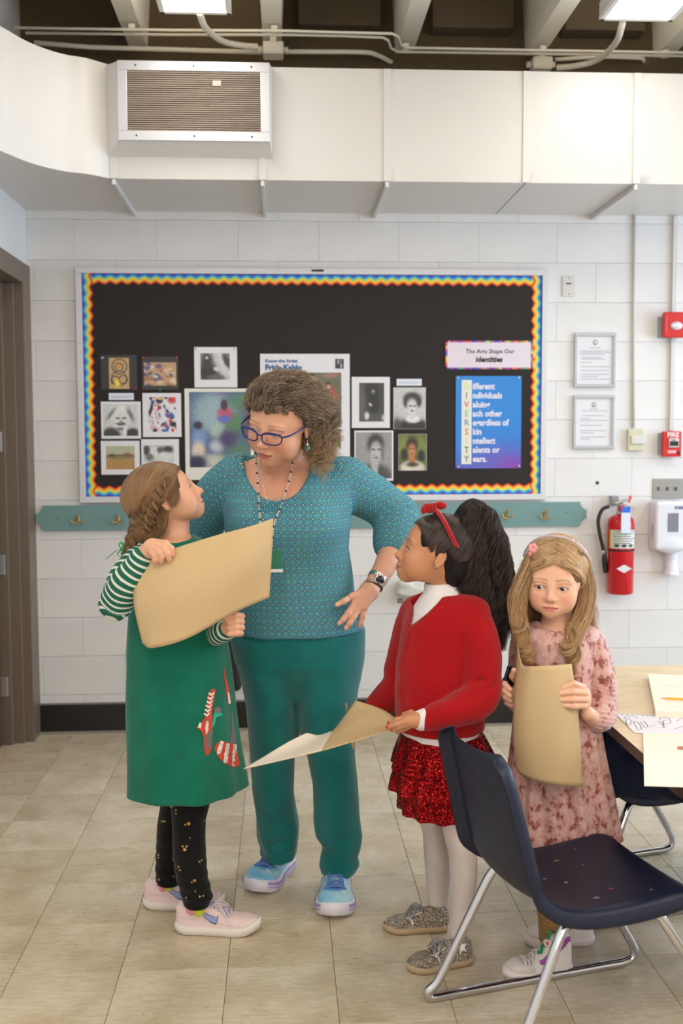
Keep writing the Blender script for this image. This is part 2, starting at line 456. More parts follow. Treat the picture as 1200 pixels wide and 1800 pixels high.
# left wall with the door frame
dz = PX_(50, 470, XL).z
yj1 = PX_(50, 470, XL).y; yj0 = yj1-.12; yo = yj0-1.0
for nm, lo, hi in (('wall_left_panel', (XL-.25, YB, dz), (XL, D, ZT)), ('wall_left_panel', (XL-.25, YB, 0), (XL, yo-.12, dz))):
    o = box2(nm, lo, hi, M_leftwall, wl)
if D-yj1 > .01: box2('wall_left_panel', (XL-.25, yj1, 0), (XL, D, dz), M_leftwall, wl)
M_brown = Mat('brown_metal_frame', (112, 97, 84), .42); M_brown = M_brown.m
M_dark = simple('dark_reveal', (52, 44, 38), .6)
df = empty('door_1', (XL, yj1, 0), kind='structure')
yr = PX_(46, 900, XL).y                                   # the reveal that faces into the opening
box2('door_jamb', (XL-.20, yr, 0), (XL+.012, D, dz), M_brown, df, .003)
box2('door_jamb', (XL-.085, yr-.022, 0), (XL-.03, yr+.001, dz-.1), M_brown, df, .004)
box2('door_stop', (XL-.20, yr-.05, 0), (XL-.080, yr+.001, dz-.1), M_brown, df, .004)
box2('door_head', (XL-.20, yo-.1, dz-.10), (XL+.012, yr, dz), M_brown, df, .003)
box2('door_jamb', (XL-.20, yo-.1, 0), (XL+.012, yo, dz-.1), M_brown, df, .003)
M_steel = simple('brushed_steel', (190, 190, 192), .35, .9)
for py in (560, 777, 991, 1203):
    z = P(8, py, yr).z; box('hinge', (XL-.112, yr-.056, z), (.036, .012, .10), M_steel, df, .003)
M_wood = Mat('door_wood', (178, 110, 56), .45); M_wood.base(M_wood.ramp(M_wood.noise(M_wood.coord('Object', (20, 20, 2)), 2, 4), [(.3, (150, 88, 42)), (.7, (190, 124, 66))])); M_wood = M_wood.m
box2('door_leaf', (XL-1.05, yr-.098, .01), (XL-.126, yr-.055, dz-.12), simple('brown_door_paint', (82, 66, 56), .5), df, .003)
box2('corridor_wall', (XL-1.6, yo-.6, 0), (XL-1.5, D+.2, dz+.3), M_leftwall, df)
o = box2('corridor_cabinet', (XL-.60, yr-.50, 0), (XL-.150, yr-.14, P(0, 1085, yr-.3).z), M_wood, None, .006)
tag(o, 'orange brown wooden cabinet edge low down inside the open doorway', 'cabinet')
# right and top
wr = empty('wall_right', (XR, 0, 0), kind='structure')
for lo, hi in (((XR, YB, 0), (XR+.2, D, .9)), ((XR, YB, 2.6), (XR+.2, D, ZT)), ((XR, YB, .9), (XR+.2, 1.2, 2.6)), ((XR, 4.8, .9), (XR+.2, D, 2.6))):
    box2('wall_right_panel', lo, hi, M_leftwall, wr)
ZU = 3.18
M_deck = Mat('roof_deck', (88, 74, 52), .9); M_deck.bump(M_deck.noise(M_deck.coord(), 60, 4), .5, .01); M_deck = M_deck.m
M_beam = simple('beam_paint', (240, 234, 220), .6)
box2('wall_back_upper', (XL-.1, D-.03, ZU+.12), (XR, D+.01, ZT), M_deck, wall)  # dark brown over the wall here paints in the shade of the recess
wf = box2('wall_front', (XL-.2, YB-.2, 0), (XR+.2, YB, ZT), M_leftwall); tag(wf, kind='structure')
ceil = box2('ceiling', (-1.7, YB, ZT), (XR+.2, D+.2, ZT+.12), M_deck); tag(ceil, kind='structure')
HB = P(718, 98, D).z
for i, x in enumerate([-1.34+.655*k for k in range(9)]):
    wb, wt = .044, .072
    V = []
    for y in (YB, D):
        V += [(x-wb, y, HB), (x+wb, y, HB), (x+wt, y, ZT), (x-wt, y, ZT)]
    mesh_obj('ceiling_beam', V, [(0, 1, 2, 3), (7, 6, 5, 4), (0, 4, 5, 1), (1, 5, 6, 2), (2, 6, 7, 3), (3, 7, 4, 0)], M_beam, ceil)
# rough closing blocks in the bays above the wall, their shade put into the colour
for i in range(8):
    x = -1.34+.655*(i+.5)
    if i in (2, 3, 4, 5): box('closing_block', (x, D-.09, 3.66), (.40, .12, .30), simple('shaded_block', (84, 72, 54), .9), ceil, .004)
# ------------------------------------------------------------------ duct
ZB = P(600, 375, D).z; YD = PZ(600, 318, ZB).y; ZU = P(600, 120, YD).z
curve = [PZ(190, 307.5, ZB), PZ(155, 306, ZB), PZ(120, 302, ZB), PZ(85, 295, ZB), PZ(50, 285, ZB), PZ(20, 273, ZB), PZ(0, 264, ZB)]
curve = [(v.x, v.y) for v in curve]; curve += [(curve[-1][0]-.03, curve[-1][1]-.25), (curve[-1][0]-.035, 2.0)]
curve[0] = (curve[0][0], YD)
duct = empty('ventilation_duct', (0, D, ZB), 'wide white painted sheet metal duct along the top of the back wall', 'duct')
seams_px = [(195, 307), (461, 314), (680, 319), (925, 320), (1119, 322)]
seam_x = [PZ(a, b, ZB).x for a, b in seams_px]
edges = [curve[0][0]]+seam_x[1:]+[3.0, 3.8, XR]
r_ = random.Random(4)
for i in range(len(edges)-1):                       # flat panels, each dented a little like sheet metal
    a, b = edges[i]+.002, edges[i+1]-.002; nx, nz = 14, 8; V = []
    cx_, cz_ = r_.uniform(.3, .7), r_.uniform(.3, .7); am = r_.uniform(.004, .011)*r_.choice((1, -1))
    for jz in range(nz+1):
        for ix in range(nx+1):
            u, v = ix/nx, jz/nz; h = am*(1-max(abs(u-cx_)/(cx_ if u < cx_ else 1-cx_), abs(v-cz_)/(cz_ if v < cz_ else 1-cz_)))
            V.append((a+(b-a)*u, YD-max(h, -.02), ZB+(ZU-ZB)*v))
    F = [(q*(nx+1)+p, q*(nx+1)+p+1, (q+1)*(nx+1)+p+1, (q+1)*(nx+1)+p) for q in range(nz) for p in range(nx)]
    n0 = len(V); V += [(a, D, ZB), (b, D, ZB), (a, D, ZU), (b, D, ZU)]
    F += [(n0, n0+1, nx, 0), (n0+2, nz*(nx+1), nz*(nx+1)+nx, n0+3)]
    mesh_obj('duct_panel', V, F, M_white, duct, True).data.polygons.foreach_set('use_smooth', [True]*(nx*nz)+[False, False])
cc = [curve[0]]+curve[1:]; V = []; F = []; fine = catmull([(x, y, 0) for x, y in cc], 40)
for x, y, _ in fine: V += [(x, y, ZB), (x, y, ZU), (XL if y < D else x, y, ZB), (XL, y, ZU)]
for i in range(len(fine)-1):
    F += [(4*i, 4*i+4, 4*i+5, 4*i+1)]
mesh_obj('curved_duct_panel', V, F, M_white, duct, True)
poly = [(x, y, ZB) for x, y, _ in fine]+[(XL-.05, fine[-1][1], ZB), (XL-.05, D, ZB), (curve[0][0], D, ZB)]
poly2 = [(x, y, ZU) for x, y, _ in poly]
mesh_obj('duct_corner_panel', poly+poly2, [tuple(range(len(poly))), tuple(range(2*len(poly)-1, len(poly)-1, -1))], M_white, duct)
for i, x in enumerate(seam_x):
    box2('seam', (x-.016, YD-.006, ZB), (x+.016, YD+.002, ZU), M_white, duct, .002)
    if i != 3: box2('flange', (x-.008, YD, ZB-.025), (x+.008, D-.001, ZB), M_white, duct, .002)
# return air grille in a shallow box
yv = YD-.10
def GV(px, py): p = P(px, py, yv); return p
g0, g1 = GV(207, 257), GV(474, 108)
g1 = Vector((GV(474, 180).x, yv, GV(300, 108).z)); g0 = Vector((GV(207, 180).x, yv, GV(300, 248).z))
vent = empty('return_air_grille', (g0.x, YD, g0.z), 'large aluminium framed louvred air grille boxed out from the white duct', 'grille')
M_alu = simple('satin_aluminium', (205, 205, 210), .38, .35)
zc = PZ.__globals__['P'](300, 262, yv).z
bm = bmesh.new()
V = [(g0.x, yv+.006, g0.z), (g1.x, yv+.006, g0.z), (g1.x, yv+.006, g1.z), (g0.x, yv+.006, g1.z),
     (g0.x-.07, YD, g0.z-.045), (g1.x+.01, YD, g0.z-.045), (g1.x+.01, YD, g1.z+.015), (g0.x-.07, YD, g1.z+.01)]
mesh_obj('collar', V, [(0, 1, 2, 3), (0, 4, 5, 1), (1, 5, 6, 2), (2, 6, 7, 3), (3, 7, 4, 0)], M_white, vent)
fw_ = .040
for nm, lo, hi in (('frame', (g0.x, yv-.008, g1.z-fw_), (g1.x, yv+.004, g1.z)), ('frame', (g0.x, yv-.008, g0.z), (g1.x, yv+.004, g0.z+fw_)),
                   ('frame', (g0.x, yv-.008, g0.z+fw_), (g0.x+fw_, yv+.004, g1.z-fw_)), ('frame', (g1.x-fw_, yv-.008, g0.z+fw_), (g1.x, yv+.004, g1.z-fw_))):
    box2(nm, lo, hi, M_alu, vent, .002)
box2('backing', (g0.x+fw_, yv+.003, g0.z+fw_), (g1.x-fw_, yv+.005, g1.z-fw_), simple('grille_dark', (92, 78, 68), .8), vent)
M_louv = simple('louvre_paint', (176, 160, 146), .55); ns = 28; me = None
for i in range(ns):
    z = g0.z+fw_+(i+.5)*(g1.z-g0.z-2*fw_)/ns
    if me is None:
        bm = bmesh.new(); add_box(bm, (0, 0, 0), (g1.x-g0.x-2*fw_-.002, .010, .0022), 0, Matrix.Rotation(math.radians(38), 3, 'X'))
        o = bm_obj('louvre', bm, M_louv, vent, world=False); me = o.data
    else: o = link('louvre', me, vent)
    o.location = (((g0.x+g1.x)/2)-g0.x, yv-.001-YD, z-g0.z)
M_screw = simple('screw_dark', (70, 64, 58), .5)
for u in (.12, .5, .88):
    for z in (g0.z+fw_/2, g1.z-fw_/2): lathe('screw', [(.004, 0), (.004, .003), (.002, .004)], (g0.x+(g1.x-g0.x)*u, yv-.008, z), M_screw, vent, (0, -1, 0), 10)
box('sticker', (GV(381, 147).x, yv-.006, GV(381, 147).z), (.035, .001, .022), simple('sticker_paper', (200, 184, 168), .7), vent)
# ------------------------------------------------------------------ conduits
M_cond = simple('conduit_paint', (236, 229, 214), .45)
def at(px, py, z=3.42): return PZ(px, py, z-3.46+HB)
def conduit(label, pts, r, z=3.41, n=0, name='conduit'):
    o = tube(name, [at(a, b, z) for a, b in pts], r, M_cond, None, n, 10); return tag(o, label, 'conduit', None)
conduit('upper thin painted conduit run with the double step above the duct', [(25, 49), (300, 53), (500, 54), (600, 57), (688, 59), (699, 64), (704, 78), (715, 84), (925, 88), (1230, 93)], .0065)
conduit('lower thin painted conduit run just under the stepped one', [(45, 58), (300, 61), (500, 61), (600, 63), (673, 66), (682, 71), (687, 85), (700, 91), (925, 94), (1230, 99)], .0065)
conduit('thick painted conduit from the left duct end to the first junction box', [(60, 75), (160, 83), (300, 87), (400, 90), (460, 92)], .0115, 3.42)
conduit('thick painted conduit between the two junction boxes with a dip', [(500, 91), (560, 91), (640, 92), (665, 98), (710, 116), (800, 118), (925, 119)], .0115, 3.42, 40)
conduit('thick painted conduit running right from the second junction box', [(975, 119), (1100, 121), (1230, 124)], .0115, 3.42)
conduit('short painted conduit loop bending up beside the second junction box', [(975, 105), (1050, 100), (1105, 101), (1128, 103), (1131, 112)], .010, 3.44, 24)
def corr(label, pts, r):
    c = catmull([at(a, b, zz) for a, b, zz in pts], 90); rr = [r*(1+.10*math.sin(i*1.6)) for i in range(90)]
    o = tube('flexible_conduit', c, rr, M_cond); tag(o, label, 'conduit')
corr('ribbed flexible conduit from left lamp down to the first junction box', [(350, 22, 3.28), (362, 50, 3.36), (390, 72, 3.385), (425, 80, 3.385), (452, 82, 3.39)], .014)
corr('ribbed flexible conduit from right lamp down to the second junction box', [(1094, 40, 3.28), (1082, 75, 3.36), (1050, 105, 3.385), (1010, 116, 3.385), (978, 119, 3.39)], .014)
for k, (px, py, lab) in enumerate(((480, 88, 'square painted junction box above the air grille'), (950, 114, 'square painted junction box right of the middle of the duct'))):
    p = at(px, py, 3.405); e = empty('junction_box', p, lab, 'junction box')
    box('box_body', p, (.10, .10, .055), M_cond, e, .008); box('cover', p-Vector((0, .004, .03)), (.092, .092, .006), M_cond, e, .002)
    for sx in (-1, 1): lathe('connector', [(.016, 0), (.016, .02), (.012, .022)], p+Vector((sx*.05, 0, 0)), M_cond, e, (sx, 0, 0), 14)
    box('mounting_strap', p+Vector((0, .0, .04)), (.03, .06, .03), M_cond, e)
for px, py, wh in ((232, 50, 'above the left end of the air grille'), (482, 53, 'just above the first junction box'), (713, 84, 'on the thin conduits right after their double step'), (714, 112, 'on the thick conduit below the double step'), (953, 88, 'just above the second junction box'), (1168, 95, 'on the thin conduits near the right end'), (1167, 120, 'on the thick conduit near the right end')):
    p = at(px, py, 3.43); e = box('conduit_strap', p, (.03, .035, .035), M_cond, None, .004); tag(e, 'small painted pipe strap '+wh, 'strap', 'straps that hold the conduits to the beams')
# ------------------------------------------------------------------ lamps
M_diff = emit('lamp_diffuser', (255, 252, 246), 7.0)
def lamp(label, lx, rx, py, far_y, zc=3.24):
    a = P(lx, py, 1); yf = PZ((lx+rx)/2, py, zc).y; L = 1.22
    x0, x1 = P(lx, py, yf).x, P(rx, py, yf).x
    e = empty('ceiling_lamp', ((x0+x1)/2, yf-L/2, zc), label, 'ceiling lamp', 'suspended strip lamps under the beams')
    box2('housing', (x0, yf-L, zc+.012), (x1, yf, zc+.075), M_alu, e, .006)
    for lo, hi in (((x0, yf-L, zc), (x0+.022, yf, zc+.02)), ((x1-.022, yf-L, zc), (x1, yf, zc+.02)), ((x0, yf-.022, zc), (x1, yf, zc+.02)), ((x0, yf-L, zc), (x1, yf-L+.022, zc+.02))):
        box2('rim', lo, hi, M_white, e, .003)
    box2('diffuser', (x0+.022, yf-L+.022, zc+.004), (x1-.022, yf-.022, zc+.010), M_diff, e)
    for y in (yf-.2, yf-L+.2): tube('hanger', [((x0+x1)/2, y, zc+.07), ((x0+x1)/2, y, ZT)], .004, M_alu, e)
    l = area('lamp_light', ((x0+x1)/2, yf-L/2, zc-.02), ((x0+x1)/2, yf-L/2, 0), x1-x0, L, LAMP, (1.0, .93, .82))
    l.parent = e; l.location = (0, 0, -.02)
    l = area('lamp_uplight', (0, 0, 0), (0, 0, 1), x1-x0, L, UPL, (1.0, .93, .80)); l.parent = e; l.location = (0, 0, .085); l.rotation_euler = (pi, 0, 0)
    return e
lamp('glowing strip lamp hanging left of the middle, above the air grille', 281, 407, 26, 0)
lamp('glowing strip lamp hanging at the upper right', 1052, 1181, 38, 0)
# more of the same lamps over the part of the room behind the photographer
for k, (x, y) in enumerate(((-.55, .9), (1.4, .9), (3.2, .9), (3.3, 3.6), (-.55, -1.2), (1.4, -1.2))):
    l = area('room_lamp_light', (x, y, 3.2), (x, y, 0), .3, 1.2, LAMP2, (1.0, .93, .82)); l = area('room_lamp_uplight', (x, y, 3.3), (x, y, 5), .3, 1.2, UPL, (1.0, .93, .80))
# ================================================================== bulletin board and what hangs on the wall
def W(px, py, d=.02): return P(px, py, D-d)
rr = random.Random(11)
M_boardfr = simple('board_frame_paint', (214, 212, 216), .4, .1)
M_boardbk = Mat('brown_black_paper', (36, 29, 27), .8); M_boardbk.bump(M_boardbk.noise(M_boardbk.coord('Object', (1, 1, 5)), 5, 4), .4, .01); M_boardbk = M_boardbk.m
b0, b1 = W(151, 874, .03), W(953, 483, .03)
bx0, bx1, bz0, bz1 = b0.x, b1.x, W(500, 871, .03).z, W(500, 482, .03).z
board = empty('bulletin_board', ((bx0+bx1)/2, D-.006, bz0), 'long dark bulletin board with rainbow scalloped border and thin pale frame', 'bulletin board')
box2('backing', (bx0-.006, D-.026, bz0-.006), (bx1+.006, D-.006, bz1+.006), M_boardbk, board)
fr_ = .030
for lo, hi in (((bx0-fr_, D-.036, bz1), (bx1+fr_, D-.006, bz1+fr_)), ((bx0-fr_, D-.036, bz0-fr_), (bx1+fr_, D-.006, bz0)),
               ((bx0-fr_, D-.036, bz0), (bx0, D-.006, bz1)), ((bx1, D-.036, bz0), (bx1+fr_, D-.006, bz1))):
    box2('frame', lo, hi, M_boardfr, board, .002)
box('frame_clip', (W(558, 472).x, D-.038, bz1+.018), (.06, .004, .010), simple('clip_black', (40, 38, 40), .5), board)
RAIN = [(112, 70, 150), (30, 120, 215), (60, 175, 225), (190, 215, 110), (246, 214, 80), (248, 150, 60), (226, 70, 38)]
M_rain = vcol('rainbow_border', .6)
def border(name, a, b, inward):
    L = (b-a).length; d = (b-a)/L; per = .0565; n = int(L/per*10); V = []; C = []; F = []
    offs = [0, .004, .012, .019, .028, .036, .043, .0495]
    for i in range(n+1):
        s = L*i/n; wv = math.cos(2*pi*s/per)
        wv = (abs((s/per) % 1-.5)*4-1)*.6+wv*.4
        for k in range(7):
            for o in (offs[k], offs[k+1]):
                amp = 0 if o == 0 else .0065
                V.append(a+d*s+inward*(o+amp*wv)); C.append(lin(RAIN[k]))
    for i in range(n):
        for k in range(7):
            p = i*14+2*k; q = p+14; F.append((p, q, q+1, p+1))
    o = mesh_obj(name, V, F, M_rain, board); col_attr(o, C)
yb = D-.0275
def q(x, z, y=yb): return Vector((x, y, z))
border('border_strip', q(bx0, bz1), q(bx1, bz1), Vector((0, 0, -1)))
border('border_strip', q(bx1, bz0), q(bx0, bz0), Vector((0, 0, 1)))
border('border_strip', q(bx0, bz0, yb-.001), q(bx0, bz1, yb-.001), Vector((1, 0, 0)))
border('border_strip', q(bx1, bz1, yb-.001), q(bx1, bz0, yb-.001), Vector((-1, 0, 0)))
# ---- prints: flat colour grids
M_print = vcol('print_ink', .35, .5); M_card = simple('white_card', (226, 224, 230), .5)
def soft(U, V, cx, cy, rx, ry, s=6, ang=0):
    x, y = U-cx, V-cy; c, s_ = math.cos(ang), math.sin(ang); x, y = x*c+y*s_, -x*s_+y*c
    return 1/(1+np.exp(np.clip((np.sqrt((x/rx)**2+(y/ry)**2)-1)*s, -30, 30)))
def painted(name, px0, py0, px1, py1, bg, blobs, parent, d=.03, n=56, noise=.06, fn=None):
    """a flat print: bg and blobs (cx, cy, rx, ry, colour, edge, angle) with u right and v down, both 0..1"""
    a, b = W(px0, py0, d), W(px1, py1, d); asp = (a.z-b.z)/(b.x-a.x); nx = n; ny = max(8, int(n*asp))
    u, v = np.meshgrid(np.linspace(0, 1, nx), np.linspace(0, 1, ny)); R = np.random.RandomState(len(blobs)+int(px0))
    C = np.ones((ny, nx, 3))*np.array(bg, float)
    for bl in blobs:
        cx, cy, rx, ry, col = bl[:5]; m = soft(u, v, cx, cy, rx, ry, bl[5] if len(bl) > 5 else 8, bl[6] if len(bl) > 6 else 0)[..., None]
        C = C*(1-m)+np.array(col, float)*m
    if fn is not None: C = fn(u, v, C, R)
    C = np.clip(C*(1+noise*R.normal(size=(ny, nx, 1))), 0, 255)
    V = np.stack([a.x+(b.x-a.x)*u, np.full_like(u, D-d), a.z+(b.z-a.z)*v], -1).reshape(-1, 3)
    F = [(j*nx+i, (j+1)*nx+i, (j+1)*nx+i+1, j*nx+i+1) for j in range(ny-1) for i in range(nx-1)]
    o = mesh_obj(name, V, F, M_print, parent); C = C.reshape(-1, 3)/255
    col_attr(o, np.where(C <= .04045, C/12.92, ((C+.055)/1.055)**2.4)); return o
def card(px0, py0, px1, py1, label, cat='picture', group=None, mat=None, d0=.0275, d1=.0295, name='pinned_picture'):
    a, b = W(px0, py0, d1), W(px1, py1, d1)
    e = empty(name, ((a.x+b.x)/2, D-d0, b.z), label, cat, group)
    box2('card', (a.x, D-d1, b.z), (b.x, D-d0, a.z), mat or M_card, e); return e
M_pins = [simple('pin_'+n_, c_, .3) for n_, c_ in (('red', (220, 60, 40)), ('blue', (40, 80, 200)), ('green', (40, 150, 80)), ('yellow', (235, 200, 60)), ('clear', (220, 220, 230)))]
def pin(px, py, k, e, d=.0295): lathe('push_pin', [(.004, 0), (.0055, .002), (.004, .006), (.0045, .009)], W(px, py, d), M_pins[k], e, (0, -1, 0), 10)
g = lambda v: (v, v, v)
M_pocket = simple('black_card_in_clear_sleeve', (34, 30, 30), .15)
e = card(176, 624, 241, 685, 'tan print of black curling lines in a black sleeve, top left of the board', mat=M_pocket)
def swirls(u, v, C, R):
    for cx, cy, r, col in ((.52, .28, .36, (40, 40, 60)), (.5, .3, .2, (60, 60, 70)), (.3, .72, .2, (40, 40, 50)), (.7, .7, .2, (50, 50, 60)), (.5, .66, .36, (60, 60, 90)), (.55, .28, .08, (220, 120, 60))):
        dd = np.sqrt((u-cx)**2+((v-cy)*1.5)**2); m = np.exp(-((dd-r)/.025)**2)[..., None]; C = C*(1-m)+np.array(col)*m
    m = soft(u, v, .4, .82, .12, .12)[..., None]; return C*(1-m)+np.array((240, 220, 70))*m
painted('print', 191, 629, 227.5, 683.5, (196, 160, 104), [], e, fn=swirls); pin(180, 629, 4, e); pin(236, 628, 1, e); pin(239, 682, 0, e)
e = card(249, 627, 314, 685, 'tan and white speckled print in a black sleeve, beside the curling one', mat=M_pocket)
R_ = np.random.RandomState(3)
painted('print', 253, 637, 310, 678, (190, 152, 116), [(R_.rand(), R_.rand(), .05+.06*R_.rand(), .04+.07*R_.rand(), [(228, 214, 196), (160, 110, 80), (90, 80, 120), (214, 190, 150)][R_.randint(4)], 6, R_.rand()*3) for _ in range(44)], e); pin(310, 628, 0, e); pin(252, 629, 0, e); pin(281, 686, 2, e)
def strip(px0, py0, px1, py1, label):
    e = card(px0, py0, px1, py1, label, 'label', name='name_strip', mat=simple('strip_paper', (222, 226, 236), .5))
    a, b = W(px0+4, py0+3, .03), W(px1-4, py1-3, .03); zs = [b.z+.002+.004*k for k in range(3)]
    for k, z in enumerate(zs): box2('text_line', (a.x, D-.0298, z), (b.x-.01*(k == 0), D-.0294, z+.0014), simple('faint_ink', (150, 156, 190), .6), e)
strip(191, 691, 235, 703, 'small pale name strip under the curling print'); strip(697, 666, 741, 678, 'small pale name strip above the woman with dark updo')
e = card(177, 706, 248, 771, 'black and white sketch of a broad smiling face on white card')
painted('print', 181, 711, 243, 766, g(205), [(.5, .30, .30, .26, g(232), 9), (.22, .3, .05, .2, g(120), 4, .6), (.78, .32, .06, .2, g(110), 4, -.4), (.22, 1.0, .26, .26, g(58), 12, .5), (.84, .98, .22, .22, g(52), 12, -.2), (.5, .5, .22, .3, g(216), 10), (.42, .44, .07, .03, g(90)), (.6, .44, .07, .03, g(90)), (.51, .62, .13, .05, g(80)), (.51, .56, .05, .05, g(140)), (.5, .78, .14, .05, g(120)), (.62, .9, .05, .2, g(225))], e)
e = card(250, 691, 319, 768, 'white card with splashes of red, blue and black paint')
R_ = np.random.RandomState(8)
painted('print', 260, 698, 310, 759, (226, 222, 226), [(R_.rand(), R_.rand(), .02+.06*R_.rand(), .02+.05*R_.rand(), [(196, 50, 60), (60, 90, 170), (40, 40, 46), (190, 190, 200), (230, 150, 150)][R_.randint(5)], 7, R_.rand()*3) for _ in range(60)]+[(.4, .1, .12, .08, (30, 30, 50)), (.42, .05, .1, .03, (230, 200, 60)), (.85, .08, .14, .1, (200, 60, 60)), (.88, .78, .12, .07, (24, 24, 30)), (.8, .7, .06, .05, (190, 30, 40)), (.1, .35, .05, .2, (30, 30, 40), 8, .3)], e)
e = card(177, 775, 246, 834, 'white card with a landscape of a tan field below green sky')
def field(u, v, C, R):
    m = (np.sin(u*60+v*30)*.5+.5)[..., None]*(v > .45)[..., None]*.5; return C*(1-m)+np.array((214, 176, 100))*m
painted('print', 186, 784, 237, 825, (178, 180, 150), [(.5, 1.0, .9, .52, (160, 120, 66), 20), (.5, .46, .8, .1, (110, 104, 74), 8), (.2, .42, .12, .09, (92, 84, 60)), (.75, .4, .16, .1, (130, 90, 60))], e, fn=field)
e = card(248, 772, 315, 830, 'white card with a dark blurred strip, just above the braided head')
painted('print', 252, 783, 306, 812, g(190), [(.1, .3, .1, .3, g(70)), (.35, .4, .12, .3, g(220)), (.55, .3, .1, .2, g(90)), (.8, .25, .16, .2, g(60)), (.7, .7, .3, .3, g(215)), (.2, .7, .12, .2, g(110))], e)
e = card(341, 610, 417, 681, 'square white card with a grey photo of a seated dark figure')
painted('print', 352, 621, 404, 667.5, g(120), [(.75, .4, .22, .7, g(205), 9, -.4), (.25, .72, .3, .32, g(36)), (.22, .35, .16, .3, g(50)), (.2, .14, .1, .13, g(70)), (.22, .17, .05, .06, g(190)), (.55, .6, .12, .08, g(200), 8, .4), (.9, .3, .1, .3, g(60), 8, -.4), (.5, .9, .3, .1, g(90))], e)
pin(345, 613, 4, e); pin(413, 613, 4, e)
e = card(324, 683, 447, 843, 'large cream bordered poster of people in blue and green left of the woman', 'poster', mat=simple('cream_card', (228, 224, 216), .5), name='pinned_poster')
R_ = np.random.RandomState(5)
painted('print', 332, 689, 441, 821, (74, 92, 130), [(.35+.4*R_.rand(), R_.rand(), .1, .1, [(60, 74, 120), (110, 150, 120), (84, 80, 130)][R_.randint(3)], 4, R_.rand()*3) for _ in range(26)]+[(.38, .28, .34, .28, (150, 176, 184), 6), (.85, .12, .2, .1, (80, 130, 100), 5), (.72, .42, .14, .13, (82, 130, 84), 5), (.58, .30, .12, .1, (190, 80, 110)), (.57, .17, .055, .07, (60, 50, 62)), (.57, .36, .1, .05, (90, 110, 190)), (.15, .62, .12, .12, (120, 150, 200), 6), (.14, .44, .07, .05, (52, 42, 66)), (.14, .78, .11, .12, (222, 204, 184), 7), (.45, .72, .12, .08, (200, 204, 214), 5), (.4, .92, .28, .1, (196, 196, 180), 5), (.12, .94, .14, .09, (40, 40, 70), 6), (.45, .52, .1, .1, (170, 190, 180), 5), (.8, .8, .2, .16, (90, 130, 110), 4), (.62, .62, .12, .1, (70, 60, 100), 4)], e, n=90)
# the big artist poster
e = card(457, 622, 615, 850, 'tall white artist poster with blue heading behind the curly haired woman', 'poster', name='pinned_poster')
def onboard(px, py, d=.031):
    o = W(px, py, d); return lambda u, v, dd: Vector((o.x+u, D-d-dd*.5, o.z+v))
M_blueink = simple('blue_ink', (44, 96, 150), .5)
text_obj('heading', 'Know the Artist', .0235, onboard(466, 637), M_blueink, e, .0007, xs=1.05)
text_obj('heading', 'Frida Kahlo', .037, onboard(466, 650), M_blueink, e, .0018, xs=1.08)
painted('logo', 589, 631, 604, 648, (40, 44, 60), [(.35, .3, .1, .25, g(180)), (.7, .7, .1, .3, g(170)), (.65, .2, .08, .12, g(150))], e, .0305, 20)
painted('print', 524, 655, 600, 751, (96, 98, 76), [(.3, .08, .12, .05, (140, 110, 90)), (.75, .05, .2, .04, (160, 110, 100), 4), (.34, .5, .22, .30, (52, 52, 62)), (.28, .28, .08, .12, (84, 130, 180)), (.30, .06, .07, .05, (40, 34, 32)), (.31, .12, .07, .06, (200, 140, 100)), (.5, .85, .6, .16, (50, 44, 40)), (.74, .46, .15, .18, (204, 60, 44)), (.64, .66, .09, .16, (200, 50, 40)), (.8, .74, .14, .2, (58, 62, 60)), (.69, .21, .05, .035, (44, 36, 34)), (.70, .26, .05, .045, (204, 150, 116)), (.52, .46, .05, .03, (196, 130, 100))], e, n=70)
painted('print', 575, 761, 599, 791, (90, 96, 50), [(.5, 1.0, .5, .24, (214, 208, 196), 10), (.5, .6, .12, .2, (196, 130, 84)), (.5, .36, .2, .24, (180, 110, 70)), (.5, .14, .24, .12, (50, 36, 32))], e, n=30)
for k, (y0, y1) in enumerate(((795, 830), (765, 790))): box2('text_block', W(470 if k else 575, y1), W(560 if k else 600, y0)+Vector((0, -.0004, 0)), simple('grey_print', (200, 200, 206), .5), e).location.y -= .0115
e = card(618, 662.5, 685, 752, 'white card with a dark photo of a figure in a long gown')
painted('print', 631, 673, 675, 741, g(60), [(.5, .2, .3, .2, g(36)), (.56, .25, .08, .07, g(190)), (.58, .52, .22, .28, g(24)), (.45, .56, .07, .04, g(190), 8, .5), (.55, .9, .5, .12, g(70)), (.3, .85, .1, .1, g(210), 8, -.7), (.95, .9, .05, .08, g(190)), (.1, .5, .12, .5, g(90), 4)], e)
e = card(691, 681, 748, 754, 'grey photo of a woman with dark updo and pale collar', mat=simple('photo_card', (190, 186, 186), .4))
painted('print', 692, 682, 747.5, 753.5, g(192), [(.6, 1.0, .46, .3, g(26), 14), (.6, .76, .26, .1, g(226)), (.58, .62, .1, .14, g(200)), (.58, .24, .26, .13, g(44)), (.4, .34, .1, .14, g(50)), (.78, .34, .09, .12, g(50)), (.57, .45, .16, .19, g(206)), (.52, .44, .05, .02, g(70)), (.66, .44, .05, .02, g(70)), (.58, .56, .05, .02, g(90)), (.1, .95, .14, .2, g(60), 5)], e)
e = card(622.7, 757, 691, 845, 'large grey photo of a person with parted hair and striped jacket')
painted('print', 625, 760, 688.5, 841, g(150), [(.52, 1.02, .5, .34, g(74), 14), (.55, .92, .06, .3, g(190)), (.52, .7, .11, .14, g(170)), (.55, .26, .22, .22, g(40)), (.56, .42, .17, .23, g(178)), (.49, .37, .05, .018, g(60)), (.65, .37, .05, .018, g(60)), (.56, .55, .06, .018, g(100)), (.74, .45, .04, .15, g(110), 4)], e, n=64)
e = card(700, 763, 749.5, 827, 'small colour picture of a figure in white against green leaves', mat=simple('print_back', (210, 206, 200), .5))
